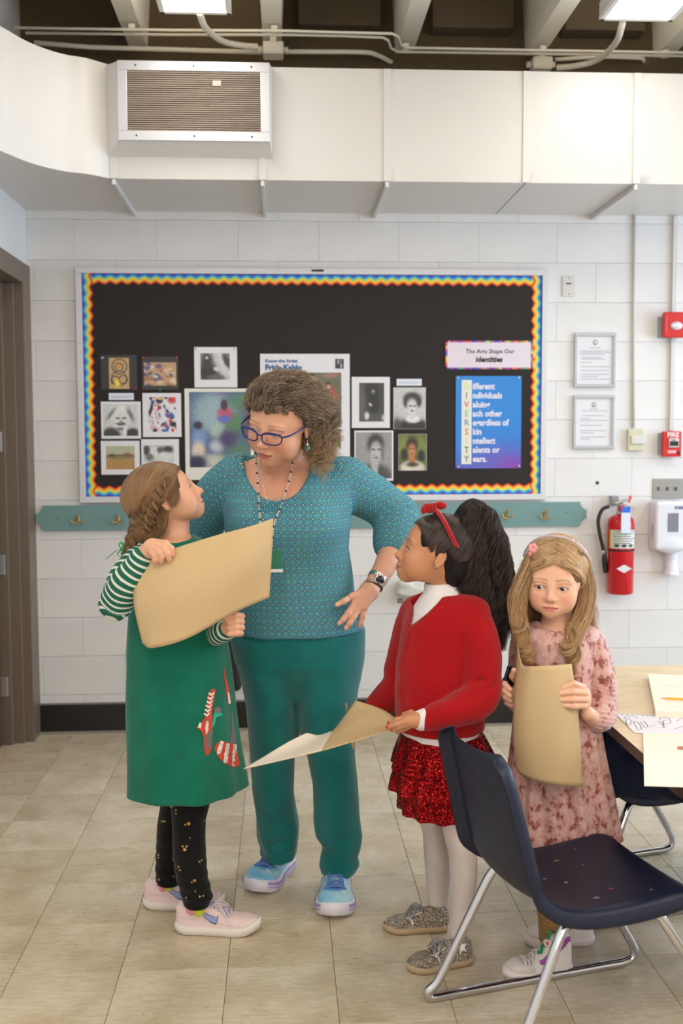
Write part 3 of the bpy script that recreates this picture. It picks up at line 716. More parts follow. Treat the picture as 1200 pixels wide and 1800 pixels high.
painted('print', 700.5, 763.5, 749, 826.5, (74, 84, 40), [(.15, .3, .2, .3, (130, 140, 60), 4, .4), (.85, .35, .2, .35, (120, 132, 60), 4, -.4), (.2, .55, .12, .16, (36, 34, 26)), (.82, .6, .12, .16, (30, 30, 28)), (.5, .93, .46, .2, (214, 206, 190), 12), (.48, .7, .12, .16, (176, 112, 66)), (.5, .84, .2, .06, (60, 46, 36), 5), (.48, .30, .2, .2, (44, 32, 30)), (.48, .45, .15, .19, (190, 124, 76)), (.42, .40, .05, .015, (50, 34, 30)), (.55, .40, .05, .015, (50, 34, 30)), (.48, .55, .05, .02, (150, 70, 60))], e, n=64)
# banner
e = card(783, 599, 936, 649, 'white banner about identities with a multicoloured edge', 'banner', mat=simple('banner_white', (222, 212, 224), .5), name='pinned_banner')
a, b = W(783, 649, .0300), W(936, 599, .0300); CB = [(220, 50, 70), (70, 70, 200), (240, 200, 60), (60, 170, 120), (200, 60, 160), (240, 130, 60), (90, 60, 180)]
MB_ = [simple('edge_colour_%d' % i, c_, .5) for i, c_ in enumerate(CB)]
def dashes(x0, z0, x1, z1, n):
    hz = abs(x1-x0) > abs(z1-z0)
    for i in range(n):
        u0, u1 = i/n, (i+1)/n-.002; t = .0085
        lo = (x0+(x1-x0)*u0, D-.0306, z0) if hz else (x0, D-.0306, z0+(z1-z0)*u0)
        hi = (x0+(x1-x0)*u1, D-.0299, z0+t) if hz else (x0+t, D-.0299, z0+(z1-z0)*u1)
        box2('edge_dash', lo, hi, rr.choice(MB_), e)
dashes(a.x, a.z, b.x, a.z, 34); dashes(a.x, b.z-.0085, b.x, b.z, 34); dashes(a.x, a.z, a.x, b.z, 11); dashes(b.x-.0085, a.z, b.x, b.z, 11)
M_ink = simple('black_ink', (60, 58, 66), .6); M_ink2 = simple('heavy_black_ink', (32, 44, 38), .6)
text_obj('heading', 'The Arts Shape Our', .031, onboard(861, 621, .0306), M_ink, e, .0002, 'CENTER', .98)
text_obj('heading', 'identities', .038, onboard(859, 636, .0306), M_ink2, e, .0013, 'CENTER', 1.0, shear=.15)
# acrostic poster
e = card(801, 661, 915, 823, 'blue to purple acrostic poster with white lettering', 'poster', name='pinned_poster')
painted('print', 801, 661, 915, 823, (28, 130, 212), [(.75, 1.05, .6, .28, (116, 82, 184), 4), (.1, 1.05, .6, .14, (90, 96, 190), 4), (.9, 1.0, .2, .1, (130, 64, 170), 4)], e, .0300, 40, .01)
a, b = W(810.5, 816, .031), W(829, 668, .031); box2('letter_column', (a.x, D-.0312, a.z), (b.x, D-.0303, b.z), simple('column_cream', (224, 226, 214), .5), e, .0003)
M_wtext = simple('white_lettering', (226, 224, 240), .5)
LC = [(214, 214, 150), (110, 110, 140), (206, 80, 110), (110, 190, 150), (110, 140, 200), (210, 110, 90), (222, 180, 180), (60, 120, 90), (90, 100, 150)]
for i, (L_, t_) in enumerate(zip('DIVERSITY', ('ifferent', 'ndividuals', 'aluing', 'ach other', 'egardless of', 'kin', 'ntellect', 'alents or', 'ears.'))):
    py = 684+i*15.95
    text_obj('acrostic_letter', L_, .044, onboard(819.7, py, .0315), simple('letter_%d' % i, LC[i], .5), e, .0006, 'CENTER', .9)
    text_obj('poster_line', t_, .043, onboard(830.5, py, .0306), M_wtext, e, .0016, xs=.90)
for px, py in ((804.5, 664.5), (911, 664), (805, 820), (911.5, 819)): pin(px, py, 4, e)
# ------------------------------------------------------------------ coat rail
M_teal = Mat('teal_paint', (112, 148, 148), .5); M_teal = M_teal.m
r0, r1 = W(64, 912), W(1030, 903); zt, zb_ = W(500, 886).z, W(500, 929).z
rail = empty('coat_rail', ((r0.x+r1.x)/2, D-.006, zb_), 'long teal painted wooden coat rail with notched ends below the board', 'coat rail')
def notch(x, s): return [(x, zb_+.042), (x-s*.012, zb_+.036), (x-s*.024, zb_+.026), (x-s*.032, zb_+.012), (x-s*.034, zb_)]
rc, lc = notch(r1.x, 1), notch(r0.x, -1)
ol = lc[::-1][::1]+[]
outl = [(x, z) for x, z in lc[::-1]][::-1]
L = [(x, z) for x, z in lc]                       # left: from side down to bottom
Rr = [(x, z) for x, z in rc]
mir = lambda pts: [(x, zt+zb_-z) for x, z in pts]
outline = L+Rr[::-1]+mir(Rr)+mir(L)[::-1]
v, f = prism_data(outline, lambda u, w_, d: (u, D-.026+d, w_), .024); mesh_obj('plank', v, f, M_teal, rail)
M_brass = simple('brass', (190, 160, 105), .35, .8)
for px, py in ((137, 914), (207, 913), (890, 905), (957, 906)):
    p = W(px, py, .026); h = empty('coat_hook', p, None); h.location = p-rail.location; h.parent = rail
    bm = bmesh.new(); add_box(bm, (0, -.003, 0), (.014, .005, .045), .002, seg=1); bm_obj('hook_plate', bm, M_brass, h, world=False)
    for s in (-1, 1):
        v, f = tube_data([(0, -.005, -.004), (s*.012, -.02, -.014), (s*.024, -.026, -.010), (s*.030, -.024, .004)], [.0042, .0036, .0034, .0052], 14, 8)
        mesh_obj('hook_arm', v, f, M_brass, h, True, world=False)
    v, f = tube_data([(0, -.004, .006), (0, -.022, .012), (0, -.034, .022), (0, -.036, .030)], [.0042, .004, .004, .006], 12, 8); mesh_obj('hook_arm', v, f, M_brass, h, True, world=False)
for px in (101, 995): lathe('screw', [(.004, 0), (.003, .001)], W(px, 912 if px < 500 else 901, .026), M_screw, rail, (0, -1, 0), 10)
# black tote hanging between the girl and the woman
a, b = W(352, 1213, .06), W(424, 1090, .06)
S = Shape(); S.box(((a.x+b.x)/2, D-.075, (a.z+b.z)/2), ((b.x-a.x)/2, .05, (b.z-a.z)/2), rnd=.03)
t = empty('tote_bag', ((a.x+b.x)/2, D-.03, a.z), 'black bag hanging on the wall between the braided girl and the woman', 'bag')
M_bag = simple('black_nylon', (24, 22, 26), .6)
S.obj('bag_body', .008, M_bag, t)
for x in (a.x+.05, b.x-.05): tube('strap', [(x, D-.10, b.z-.02), ((a.x+b.x)/2, D-.05, b.z+.30), ((a.x+b.x)/2, D-.045, W(385, 915).z)], .006, M_bag, t, 16, 8)
# ------------------------------------------------------------------ framed notices
M_frame = simple('pale_metal_frame', (186, 190, 194), .35, .4); M_paper = simple('notice_paper', (222, 222, 226), .5); M_faint = simple('faint_grey_print', (176, 178, 188), .6); M_faint2 = simple('grey_emblem', (160, 162, 172), .6)
def notice(px0, py0, px1, py1, label, rows):
    a, b = W(px0, py1, .0), W(px1, py0, .0); e = empty('framed_notice', ((a.x+b.x)/2, D-.006, a.z), label, 'framed notice', 'framed notices right of the board')
    t = .016
    for lo, hi in (((a.x, a.z), (b.x, a.z+t)), ((a.x, b.z-t), (b.x, b.z)), ((a.x, a.z+t), (a.x+t, b.z-t)), ((b.x-t, a.z+t), (b.x, b.z-t))):
        box2('frame_side', (lo[0], D-.024, lo[1]), (hi[0], D-.006, hi[1]), M_frame, e, .002)
    box2('sheet', (a.x+t, D-.014, a.z+t), (b.x-t, D-.010, b.z-t), M_paper, e)
    cx = (a.x+b.x)/2; lathe('emblem', [(.013, 0), (.013, .0006)], (cx, D-.014, b.z-.048), M_faint2, e, (0, -1, 0), 20)
    box2('emblem_bar', (cx-.008, D-.0152, b.z-.052), (cx+.008, D-.0146, b.z-.044), M_paper, e)
    for y, w0, w1 in rows: box2('text_line', (a.x+.02+(b.x-a.x-.04)*w0, D-.0146, b.z-(b.z-a.z)*y-.002), (a.x+.02+(b.x-a.x-.04)*w1, D-.0139, b.z-(b.z-a.z)*y+.0022), M_faint, e)
notice(1007, 586, 1081, 681, 'upper framed notice with small round grey emblem', [(.27, .33, .66), (.33, .08, .92), (.36, .05, .95), (.39, .08, .8), (.45, .1, .7), (.48, .1, .8), (.54, .1, .4), (.62, .1, .95), (.69, .1, .9), (.76, .1, .9), (.80, .1, .6), (.85, .08, .95)])
notice(1005, 695, 1079, 789, 'lower framed notice hanging slightly crooked below the other', [(.25, .4, .6), (.29, .15, .9), (.38, .2, .8), (.44, .1, .4), (.47, .1, .92), (.56, .1, .75), (.66, .1, .88), (.70, .12, .5), (.78, .1, .86), (.82, .1, .4)])
# ------------------------------------------------------------------ plates, switches, alarms
M_plate = simple('grey_white_plate', (212, 210, 206), .4); M_dk = simple('dark_slot', (50, 70, 66), .6); M_stain = simple('stainless_plate', (168, 168, 164), .32, .7)
a, b = W(989, 521), W(1011, 485); e = empty('wall_plate', ((a.x+b.x)/2, D-.006, a.z), 'small rectangular wall plate with dark slot right of the board', 'wall plate')
box2('plate', (a.x, D-.014, a.z), (b.x, D-.006, b.z), M_plate, e, .002); box('slot', (a.x+.031, D-.0145, b.z-.038), (.026, .003, .007), M_dk, e)
for z in (a.z+.012, b.z-.010): lathe('screw', [(.003, 0), (.003, .0015)], ((a.x+b.x)/2, D-.014, z), M_screw, e, (0, -1, 0), 8)
e = lathe('anchor_hole', [(.009, 0), (.009, .003), (.004, .003), (.004, .001)], (W(1051, 849).x, D-.005, W(1051, 849).z), M_dk, None, (0, -1, 0), 16); tag(e, 'small dark hole plug above the fire extinguisher', 'wall plug')
M_beige = simple('beige_box', (205, 202, 176), .5)
a, b = W(1102, 792), W(1129, 754); e = empty('thermostat', ((a.x+b.x)/2, D-.006, a.z), 'beige thermostat box with a grey cover under the thin wall conduit', 'thermostat')
box2('housing', (a.x, D-.035, a.z), (b.x, D-.006, b.z), M_beige, e, .003); box2('cover', (a.x+.014, D-.045, a.z+.034), (b.x+.012, D-.034, b.z-.034), M_plate, e, .003)
M_red = simple('alarm_red', (206, 40, 40), .35); M_grey = simple('grey_box', (150, 152, 158), .4)
tag(tube('wall_conduit', [W(1115, 378, .015), W(1114, 540, .015), W(1113, 752, .015)], .008, M_plate, None, 0, 8), 'thin painted conduit running down the wall to the thermostat', 'conduit')
tag(box2('wall_raceway', (W(1179, 600).x, D-.024, W(1179, 757).z), (W(1187, 600).x, D-.006, W(1183, 380).z), M_plate, None, .002), 'flat painted raceway running down the wall through the red alarms', 'conduit')
a, b = W(1163, 594, .05), W(1202, 549, .05); e = empty('fire_strobe', ((a.x+b.x)/2, D-.006, a.z), 'red fire alarm strobe with clear lens high on the wall', 'fire alarm')
box2('back_box', (a.x-.008, D-.04, a.z+.004), (b.x-.01, D-.006, b.z-.02), M_grey, e, .002); box2('housing', (a.x, D-.075, a.z), (b.x, D-.04, b.z), M_red, e, .01)
S = Shape(); S.ell(((a.x+b.x)/2+.008, D-.075, (a.z+b.z)/2-.006), (.032, .018, .022)); S.obj('strobe_lens', .002, simple('strobe_clear', (224, 226, 240), .15, .3), e)
v, f = tube_data([(a.x+.012, D-.077, a.z+.03), (a.x+.012, D-.077, b.z-.02)], .0015, 0, 6); mesh_obj('side_mark', v, f, simple('pale_mark', (236, 150, 150), .5), e)
a, b = W(1163, 803, .05), W(1197, 758, .05); e = empty('fire_pull_station', ((a.x+b.x)/2, D-.006, a.z), 'red FIRE pull station with black window below the strobe', 'fire alarm')
box2('back_box', (a.x-.008, D-.035, a.z+.012), (b.x-.01, D-.006, b.z-.008), M_grey, e, .002); box2('housing', (a.x, D-.062, a.z), (b.x, D-.035, b.z), M_red, e, .006)
def onw(x, z, y): return lambda u, v, d: Vector((x+u, y-d, z+v))
M_wl = simple('white_letters', (238, 232, 232), .5)
text_obj('fire_lettering', 'FIRE', .034, onw((a.x+b.x)/2+.003, b.z-.030, D-.0622), M_wl, e, .0008, 'CENTER', 1.0)
box2('pull_bar', (a.x+.028, D-.072, a.z+.048), (b.x-.018, D-.062, b.z-.036), simple('pull_white', (214, 208, 210), .4), e, .004); box2('pull_slot', (a.x+.032, D-.0735, a.z+.056), (b.x-.022, D-.0715, b.z-.052), simple('slot_black', (40, 36, 40), .4), e)
text_obj('pull_lettering', 'PULL', .012, onw((a.x+b.x)/2+.003, b.z-.050, D-.0722), simple('tiny_ink', (60, 50, 56), .5), e, .0003, 'CENTER')
for k in range(2): box2('text_line', (a.x+.026, D-.0626, a.z+.020+.009*k), (a.x+.070, D-.0618, a.z+.024+.009*k), M_wl, e)
lathe('key_lock', [(.008, 0), (.008, .004), (.004, .005)], (b.x-.016, D-.062, a.z+.020), simple('lock_black', (40, 40, 44), .4), e, (0, -1, 0), 14)
a, b = W(1148, 877), W(1203, 841); e = empty('switch_plate', ((a.x+b.x)/2, D-.006, a.z), 'three key switches on a stainless plate above the sanitizer', 'switch plate')
box2('plate', (a.x, D-.012, a.z), (b.x, D-.006, b.z), M_stain, e, .002)
for px in (1157.5, 1173, 1188): 
    p = W(px, 859, .012); box('key_switch', (p.x, D-.018, p.z), (.009, .012, .020), simple('switch_grey', (120, 118, 116), .4, .5), e, .002)
# sanitizer dispenser
M_plast = simple('white_plastic', (222, 222, 230), .3)
a, b = W(1148, 967, .09), W(1204, 880, .09); e = empty('sanitizer_dispenser', ((a.x+b.x)/2, D-.006, a.z-.14), 'white wall mounted hand sanitizer dispenser with grey window and drip tray', 'soap dispenser')
S = Shape(); S.box(((a.x+b.x)/2, D-.06, (a.z+b.z)/2), ((b.x-a.x)/2, .055, (b.z-a.z)/2), rnd=.018).ell(((a.x+b.x)/2+.01, D-.085, a.z+.025), (.07, .035, .045), k=.02); S.obj('shell', .004, M_plast, e)
p0, p1 = W(1174, 935, .12), W(1193, 902, .12); box2('window', (p0.x, D-.1185, p0.z), (p1.x, D-.113, p1.z), simple('window_grey', (128, 128, 136), .3), e, .002)
text_obj('brand_lettering', 'PURELL', .020, onw(W(1184, 894).x, W(1184, 895, .12).z, D-.1155), simple('navy_ink', (58, 66, 140), .5), e, .0007, 'CENTER', shear=.2)
xs_ = a.x-.0004
text_obj('side_lettering', 'PURELL', .022, lambda u, v, d: Vector((xs_-d*.3, D-.075-v*.9+.008, W(1152, 928, .07).z-.045+u)), simple('navy_ink', (84, 84, 150), .5), e, .0006)
S = Shape(); c_ = (W(1172, 990).x+.012)
S.slices([(a.z-.135, c_, D-.055, .044, .045), (a.z-.12, c_, D-.05, .036, .036), (a.z-.06, c_, D-.045, .030, .03), (a.z+.01, c_, D-.045, .032, .03)], k=.004, round_=.006); S.obj('drip_tray', .004, M_plast, e)
# ------------------------------------------------------------------ extinguisher
ex = W(1090, 980, .08); ct = P(1088, 905, ex.y).z; cb = P(1088, 1043, ex.y).z; rad = (P(1112, 980, ex.y).x-P(1067, 980, ex.y).x)/2
cxx = P(1090, 980, ex.y).x
e = empty('fire_extinguisher', (cxx, ex.y, cb), 'red fire extinguisher with black hose hanging on the wall', 'fire extinguisher')
M_ext = simple('extinguisher_red', (196, 18, 32), .22)
lathe('cylinder', [(rad*.9, 0), (rad, .008), (rad, ct-cb-.045), (rad*.93, ct-cb-.022), (rad*.7, ct-cb-.006), (rad*.38, ct-cb), (rad*.34, ct-cb+.012)], (cxx, ex.y, cb), M_ext, e)
zl = P(1088, 962, ex.y).z; zh = P(1088, 930, ex.y).z
def band(name, z0, z1, a0, a1, mat, off=.001, seg=20):
    V = []; F = []
    for i in range(seg+1):
        an = a0+(a1-a0)*i/seg
        for z in (z0, z1): V.append((cxx+(rad+off)*math.sin(an), ex.y-(rad+off)*math.cos(an), z))
    F = [(2*i, 2*i+2, 2*i+3, 2*i+1) for i in range(seg)]; return mesh_obj(name, V, F, mat, e, True)
band('label_sheet', zl, zh, -1.2, 1.35, simple('label_white', (220, 218, 214), .45))
band('label_edge', zl, zh, -1.2, -1.0, simple('label_yellow', (222, 212, 90), .45), .0015, 3); band('label_edge', zl, zh, 1.2, 1.35, simple('label_yellow', (222, 212, 90), .45), .0015, 3)
for k in range(7): band('label_print', zh-.010-k*.012, zh-.006-k*.012, -.9, .9-.2*(k % 3), simple('label_ink', (90, 100, 96), .5), .0018, 8)
for k in range(3): band('label_pictogram', zl+.006, zl+.022, -.75+k*.55, -.45+k*.55, simple('label_dark', (60, 66, 60), .5), .002, 3)
band('strap_band', zl-.016, zl-.008, -1.57, 1.57, M_black, .002)
V = []; zc_ = P(1088, 997, ex.y).z
for du, dv in ((-.5, 0), (0, .5), (.5, 0), (0, -.5)): V.append((cxx-.002+(rad+.001)*math.sin(du*1.5), ex.y-(rad+.0022)*math.cos(du*1.5)-.002, zc_+dv*.042))
box('badge_diamond', (cxx-.002, ex.y-rad-.0005, zc_), (.032, .0015, .032), M_paper, e, 0, Matrix.Scale(1.75, 3, (1, 0, 0)) @ Matrix.Scale(.95, 3, (0, 0, 1)) @ Matrix.Rotation(pi/4, 3, 'Y'))
M_valve = simple('valve_metal', (190, 188, 184), .35, .7)
zt_ = ct+.02
lathe('neck', [(.022, -.01), (.022, .015), (.018, .02), (.018, .05), (.022, .055), (.015, .06)], (cxx-.004, ex.y, ct), M_valve, e, seg=18)
lathe('pressure_gauge', [(.018, 0), (.018, .012), (.015, .014)], (cxx-.004, ex.y-.02, zt_+.012), M_ext, e, (0, -1, 0), 18)
box('carry_handle', (cxx-.004, ex.y-.012, zt_+.050), (.075, .03, .012), M_valve, e, .004, Matrix.Rotation(-.32, 3, 'Y'))
box('squeeze_lever', (cxx+.035, ex.y-.012, zt_+.026), (.075, .022, .006), M_valve, e, .002, Matrix.Rotation(.4, 3, 'Y'))
box('safety_tag', (cxx+.038, ex.y-.018, zt_+.062), (.014, .006, .036), simple('tag_orange', (226, 80, 60), .5), e, .002, Matrix.Rotation(.3, 3, 'Y'))
pt = P(1103, 915, ex.y-.07); v = [P(1091, 895, ex.y-.07), P(1107, 895, ex.y-.07), P(1110, 937, ex.y-.075), P(1094, 936, ex.y-.075)]
box2('inspection_tag', (v[0].x, ex.y-.078, v[2].z), (v[1].x, ex.y-.076, v[0].z), simple('tag_white', (214, 224, 238), .5), e); box2('tag_top', (v[0].x, ex.y-.079, v[0].z-.018), (v[1].x, ex.y-.0755, v[0].z+.012), simple('tag_blue', (40, 110, 214), .5), e, .003)
tube('hose', [P(1070, 890, ex.y), P(1058, 896, ex.y), P(1051, 915, ex.y), P(1054, 940, ex.y), P(1059, 962, ex.y), P(1061, 975, ex.y)], .0095, M_black, e, 30, 10)
tube('nozzle', [P(1061, 972, ex.y), P(1062, 985, ex.y), P(1064, 1006, ex.y)], [.008, .014, .013], M_black, e, 8, 12)
lathe('nozzle_ferrule', [(.010, 0), (.010, .02)], P(1060, 974, ex.y), M_valve, e, (0, 0, 1), 12)
box('wall_bracket', (P(1080, 880, D-.04).x, D-.03, P(1080, 880, D-.04).z), (.036, .05, .05), M_grey, e, .003)
# pale box behind the woman's wrist
a, b = W(694, 1056, .08), W(742, 1022, .08); e = empty('paper_cup_holder', ((a.x+b.x)/2, D-.006, a.z), 'blurred off white wall box between the woman and the girl in red', 'wall box')
S = Shape(); S.box(((a.x+b.x)/2+.01, D-.05, (a.z+b.z)/2), ((b.x-a.x)/2, .045, .035), rnd=.02, R=Matrix.Rotation(.2, 3, 'Y')).ell((a.x+.05, D-.075, b.z-.01), (.04, .03, .022)); S.obj('shell', .004, simple('off_white_box', (206, 204, 196), .5), e)
box('outlet_slot', (a.x+.03, D-.06, a.z-.004), (.03, .04, .02), simple('tan_dark', (120, 112, 96), .6), e, .004)
# ================================================================== chairs and table
M_shell = Mat('navy_plastic', (30, 40, 72), .42, spec=.45); c = M_shell.coord()
sc_ = M_shell.ramp(M_shell.noise(M_shell.coord('Object', (30, 9, 9)), 2.2, 6, .7), [(.64, (14, 22, 48)), (.74, (40, 46, 72))])
M_shell.base(sc_); M_shell.bump(M_shell.noise(c, 420, 2), .35, .0006); M_shell = M_shell.m
M_chrome = simple('chrome', (205, 205, 210), .10, 1.0)
M_foot = simple('glide', (40, 38, 40), .5)
def make_chair(x, y, ang, label):
    t = empty('school_chair', (x, y, 0), label, 'chair', 'blue shell chairs', rot=(0, 0, ang))
    prof = catmull([(-.330, .770, 0), (-.316, .72, 0), (-.286, .60, 0), (-.262, .50, 0), (-.240, .432, 0), (-.18, .394, 0), (-.09, .386, 0), (.07, .396, 0), (.15, .405, 0), (.192, .398, 0), (.212, .372, 0)], 44)
    wid = np.interp(np.linspace(0, 1, 44), [0, .04, .10, .3, .5, .62, .8, .93, 1], [.135, .165, .180, .197, .200, .202, .205, .196, .17])
    K, NV = 44, 27; V = []
    for i in range(K):
        u = i/(K-1); T = prof[min(i+1, K-1)]-prof[max(i-1, 0)]; T /= np.linalg.norm(T); nrm = np.array([T[1], -T[0], 0])   # towards the sitter is -nrm
        nx, nz = -T[1], T[0]                                  # up/forward normal
        for j in range(NV):
            v = -1+2*j/(NV-1); a = abs(v); lat = wid[i]*math.copysign(min(1, a/.90), v) if a < .9 else wid[i]*math.copysign(1+.05*(a-.9)/.1, v)
            dish = (.034 if u < .45 else .034-.026*min(1, (u-.45)/.2))*(min(a, .9)/.9)**2.6
            fl = .042*max(0, (a-.9)/.1)
            h = dish-fl
            V.append((prof[i][0]+nx*h, lat, prof[i][1]+nz*h))
    F = [(i*NV+j, i*NV+j+1, (i+1)*NV+j+1, (i+1)*NV+j) for i in range(K-1) for j in range(NV-1)]
    o = mesh_obj('seat_shell', V, F, M_shell, t, True, world=False)
    m = o.modifiers.new('thickness', 'SOLIDIFY'); m.thickness = .007; m.offset = 0
    m = o.modifiers.new('smooth', 'SUBSURF'); m.levels = m.render_levels = 1
    # underside stiffening box at the junction
    r = .0125
    for s in (-1, 1):
        path = [(-.02, s*.155, .372), (-.12, s*.165, .372), (-.165, s*.182, .355), (-.225, s*.196, .235), (-.305, s*.210, .07), (-.338, s*.215, .032), (-.328, s*.216, .0135), (-.26, s*.216, .0128), (0, s*.216, .0128), (.20, s*.216, .0128), (.272, s*.216, .0135), (.302, s*.215, .032), (.282, s*.211, .085), (.150, s*.192, .28), (.100, s*.18, .355), (.06, s*.16, .372), (0, s*.155, .374)]
        v, f = tube_data(path, r, 90, 14); mesh_obj('sled_leg', v, f, M_chrome, t, True, world=False)
    for xx in (-.09, .08):
        v, f = tube_data([(xx, -.16, .374), (xx, .16, .374)], .009, 0, 10); mesh_obj('cross_tube', v, f, M_chrome, t, True, world=False)
    return t
ch1 = make_chair(.765, 2.59, math.radians(15), 'navy plastic shell chair with chrome sled legs in front, paint marked seat')
rp = random.Random(5); th = math.radians(15)
specks = [(-.02, .10, (170, 160, 90), .012), (.03, .05, (200, 200, 205), .006), (-.06, -.02, (220, 220, 220), .008), (.02, -.10, (170, 60, 110), .013), (-.04, -.13, (190, 180, 190), .014), (.06, .14, (150, 160, 170), .006), (-.10, .02, (190, 190, 195), .009), (.00, .0, (130, 120, 60), .007), (.10, -.155, (90, 170, 60), .010), (-.09, -.07, (170, 180, 200), .008)]
for k, (sx, sy, col, sz) in enumerate(specks):
    h = float(np.interp(sx, [-.18, -.09, .07, .15], [.394, .386, .396, .402]))+.0036+.008*(min(abs(sy)/.185, 1))**2.6
    a = [(sx+sz*(.25+.6*rp.random())*math.cos(q_*pi/4), sy+sz*.4*(.25+.7*rp.random())*math.sin(q_*pi/4), h+.0003) for q_ in range(8)]
    mesh_obj('paint_speck', a+[(x_, y_, z_-.004) for x_, y_, z_ in a], [tuple(range(8)), tuple(range(15, 7, -1))]+[(i, i+8, (i+1) % 8+8, (i+1) % 8) for i in range(8)], simple('dried_paint_%d' % k, tuple(v*.62+14 for v in col), .5), ch1, world=False)
make_chair(1.185, 3.39, math.radians(16), 'navy plastic shell chair pushed under the table behind the girl in pink')
# dark jacket lying on the second chair's seat, under the table
S = Shape(); q1 = Vector((1.12, 3.20, .45))
S.ell(q1, (.16, .12, .06)).ell(q1+Vector((.06, .10, .05)), (.17, .16, .075), k=.05).ell(q1+Vector((-.12, -.02, .07)), (.07, .09, .13), k=.05).cap(q1+Vector((-.05, -.08, .06)), q1+Vector((.10, -.10, -.02)), .035, k=.04)
M_jkt = fabric('dark_navy_jacket', (24, 32, 58), 300, .5, .7, .25, fold=1.5)
j = S.obj('jacket', .008, M_jkt, None, disp=None)
tag(j, 'dark navy jacket bundled on the chair seat under the table', 'jacket')
ZTB = .69; tx0_, ty0, ty1 = .938, 2.36, 3.685
tb = empty('classroom_table', (1.6, 3.1, 0), 'pale wood laminate classroom table with dark edge at the right', 'table')
M_lam = Mat('table_laminate', (222, 196, 150), .38); c = M_lam.coord('Object', (1.2, 9, 9))
M_lam.base(M_lam.ramp(M_lam.noise(c, 6, 6, .7), [(.35, (212, 188, 150)), (.65, (230, 210, 176))])); M_lam = M_lam.m
M_edge = simple('dark_edge_band', (74, 56, 50), .45)
pts = [(tx0_+.05, ty0), (2.35, ty0), (2.4, ty0+.05), (2.4, ty1-.05), (2.35, ty1), (tx0_+.05, ty1), (tx0_+.015, ty1-.015), (tx0_, ty1-.05), (tx0_, ty0+.05), (tx0_+.015, ty0+.015)]
v, f = prism_data(pts, lambda u, w_, d: (u, w_, ZTB-d), .004); mesh_obj('table_top', v, f[:2], M_lam, tb)
v, f = prism_data(pts, lambda u, w_, d: (u, w_, ZTB-.0008-d), .030); mesh_obj('edge_band', v, f, M_edge, tb)
for x in (1.05, 2.28):
    for y in (2.50, 3.58):
        if x < 1.2: x += .75
        tube('leg', [(x, y, ZTB-.03), (x, y, .01)], .016, M_chrome, tb); lathe('leg_foot', [(.02, 0), (.022, .02), (.016, .025)], (x, y, 0), M_foot, tb)
# papers on the table
M_cream = Mat('cream_paper', (238, 231, 214), .75).m; M_wpaper = simple('white_worksheet', (226, 222, 228), .7); M_pl = simple('pencil_line', (120, 112, 120), .7); M_blkl = simple('printed_line', (60, 58, 72), .6)
def sheet(name, pxs, z, mat, label, cat='paper', th=.0012, group=None):
    c4 = [PZ(a, b, z) for a, b in pxs]; v = [tuple(p) for p in c4]+[(p.x, p.y, z-th) for p in c4]; n = len(c4)
    F = [tuple(range(n))[::-1], tuple(range(n, 2*n))]+[(i, (i+1) % n, (i+1) % n+n, i+n) for i in range(n)]
    e = empty(name, (c4[0].x, c4[0].y, z), label, cat, group); mesh_obj('sheet', v, F, mat, e); return e
z1 = ZTB+.0022
sh1 = sheet('paper_pad', [(1138, 1184), (1330, 1194), (1350, 1252), (1152, 1250)], ZTB+.020, M_cream, 'cream drawing pad with faint pencil marks at the far side of the table', 'paper pad', .018)
sh2 = sheet('worksheet', [(1081, 1254), (1330, 1262), (1330, 1293), (1115, 1288)], z1, M_wpaper, 'white printed worksheet with line drawings of figures on the table')
sh3 = sheet('drawing_paper', [(1130, 1288), (1330, 1292), (1340, 1387), (1132, 1381)], ZTB+.005, M_cream, 'large cream sheet overhanging the near left table edge')
def stroke(parent, pts, z, r=.0008, mat=None):
    c = [PZ(a, b, z) for a, b in pts]; c = [(p.x, p.y, z) for p in c]; n = max(2, 5*len(c))
    v, f = tube_data(c, r, n, 4, flat=.3); mesh_obj('drawn_line', v, f, mat or M_blkl, parent)
zz = z1+.0004
def ring(cx, cy, rx, ry, a0=0, a1=6.28): return [(cx+rx*math.cos(a0+(a1-a0)*k/8), cy+ry*math.sin(a0+(a1-a0)*k/8)) for k in range(9)]
for ptl in (ring(1108, 1262, 11, 3, 2.6, 6.6), ring(1104, 1269, 5, 6), [(1112, 1268), (1117, 1276), (1121, 1283), (1127, 1281), (1122, 1271), (1112, 1268)], [(1100, 1268), (1103, 1276)], [(1125, 1268), (1133, 1279), (1138, 1276), (1131, 1267)], ring(1168, 1264, 9, 3, 2.6, 6.6), [(1152, 1268), (1162, 1268), (1166, 1275), (1158, 1270)], ring(1172, 1269, 7, 4), [(1167, 1273), (1165, 1279), (1170, 1277)], [(1140, 1277), (1152, 1275)], [(1188, 1268), (1200, 1262), (1210, 1264)], [(1185, 1282), (1198, 1277), (1205, 1281)]):
    stroke(sh2, ptl, zz)
for k in range(13): stroke(sh2, [(1090+k*9, 1256.4+k*.12), (1096+k*9, 1256.5+k*.12)], zz, .0013)
for ptl in ([(1178, 1206), (1186, 1208), (1192, 1206)], [(1183, 1240), (1192, 1243), (1199, 1239)], [(1160, 1205), (1230, 1207)]): stroke(sh1, ptl, ZTB+.0206, .0004, M_pl)
M_py = simple('pencil_yellow', (240, 176, 40), .4); M_tipw = simple('pencil_wood', (214, 170, 120), .6); M_lead = simple('pencil_lead', (50, 46, 50), .5); M_ferr = simple('ferrule', (150, 160, 90), .35, .8); M_eras = simple('eraser_pink', (214, 110, 130), .7)
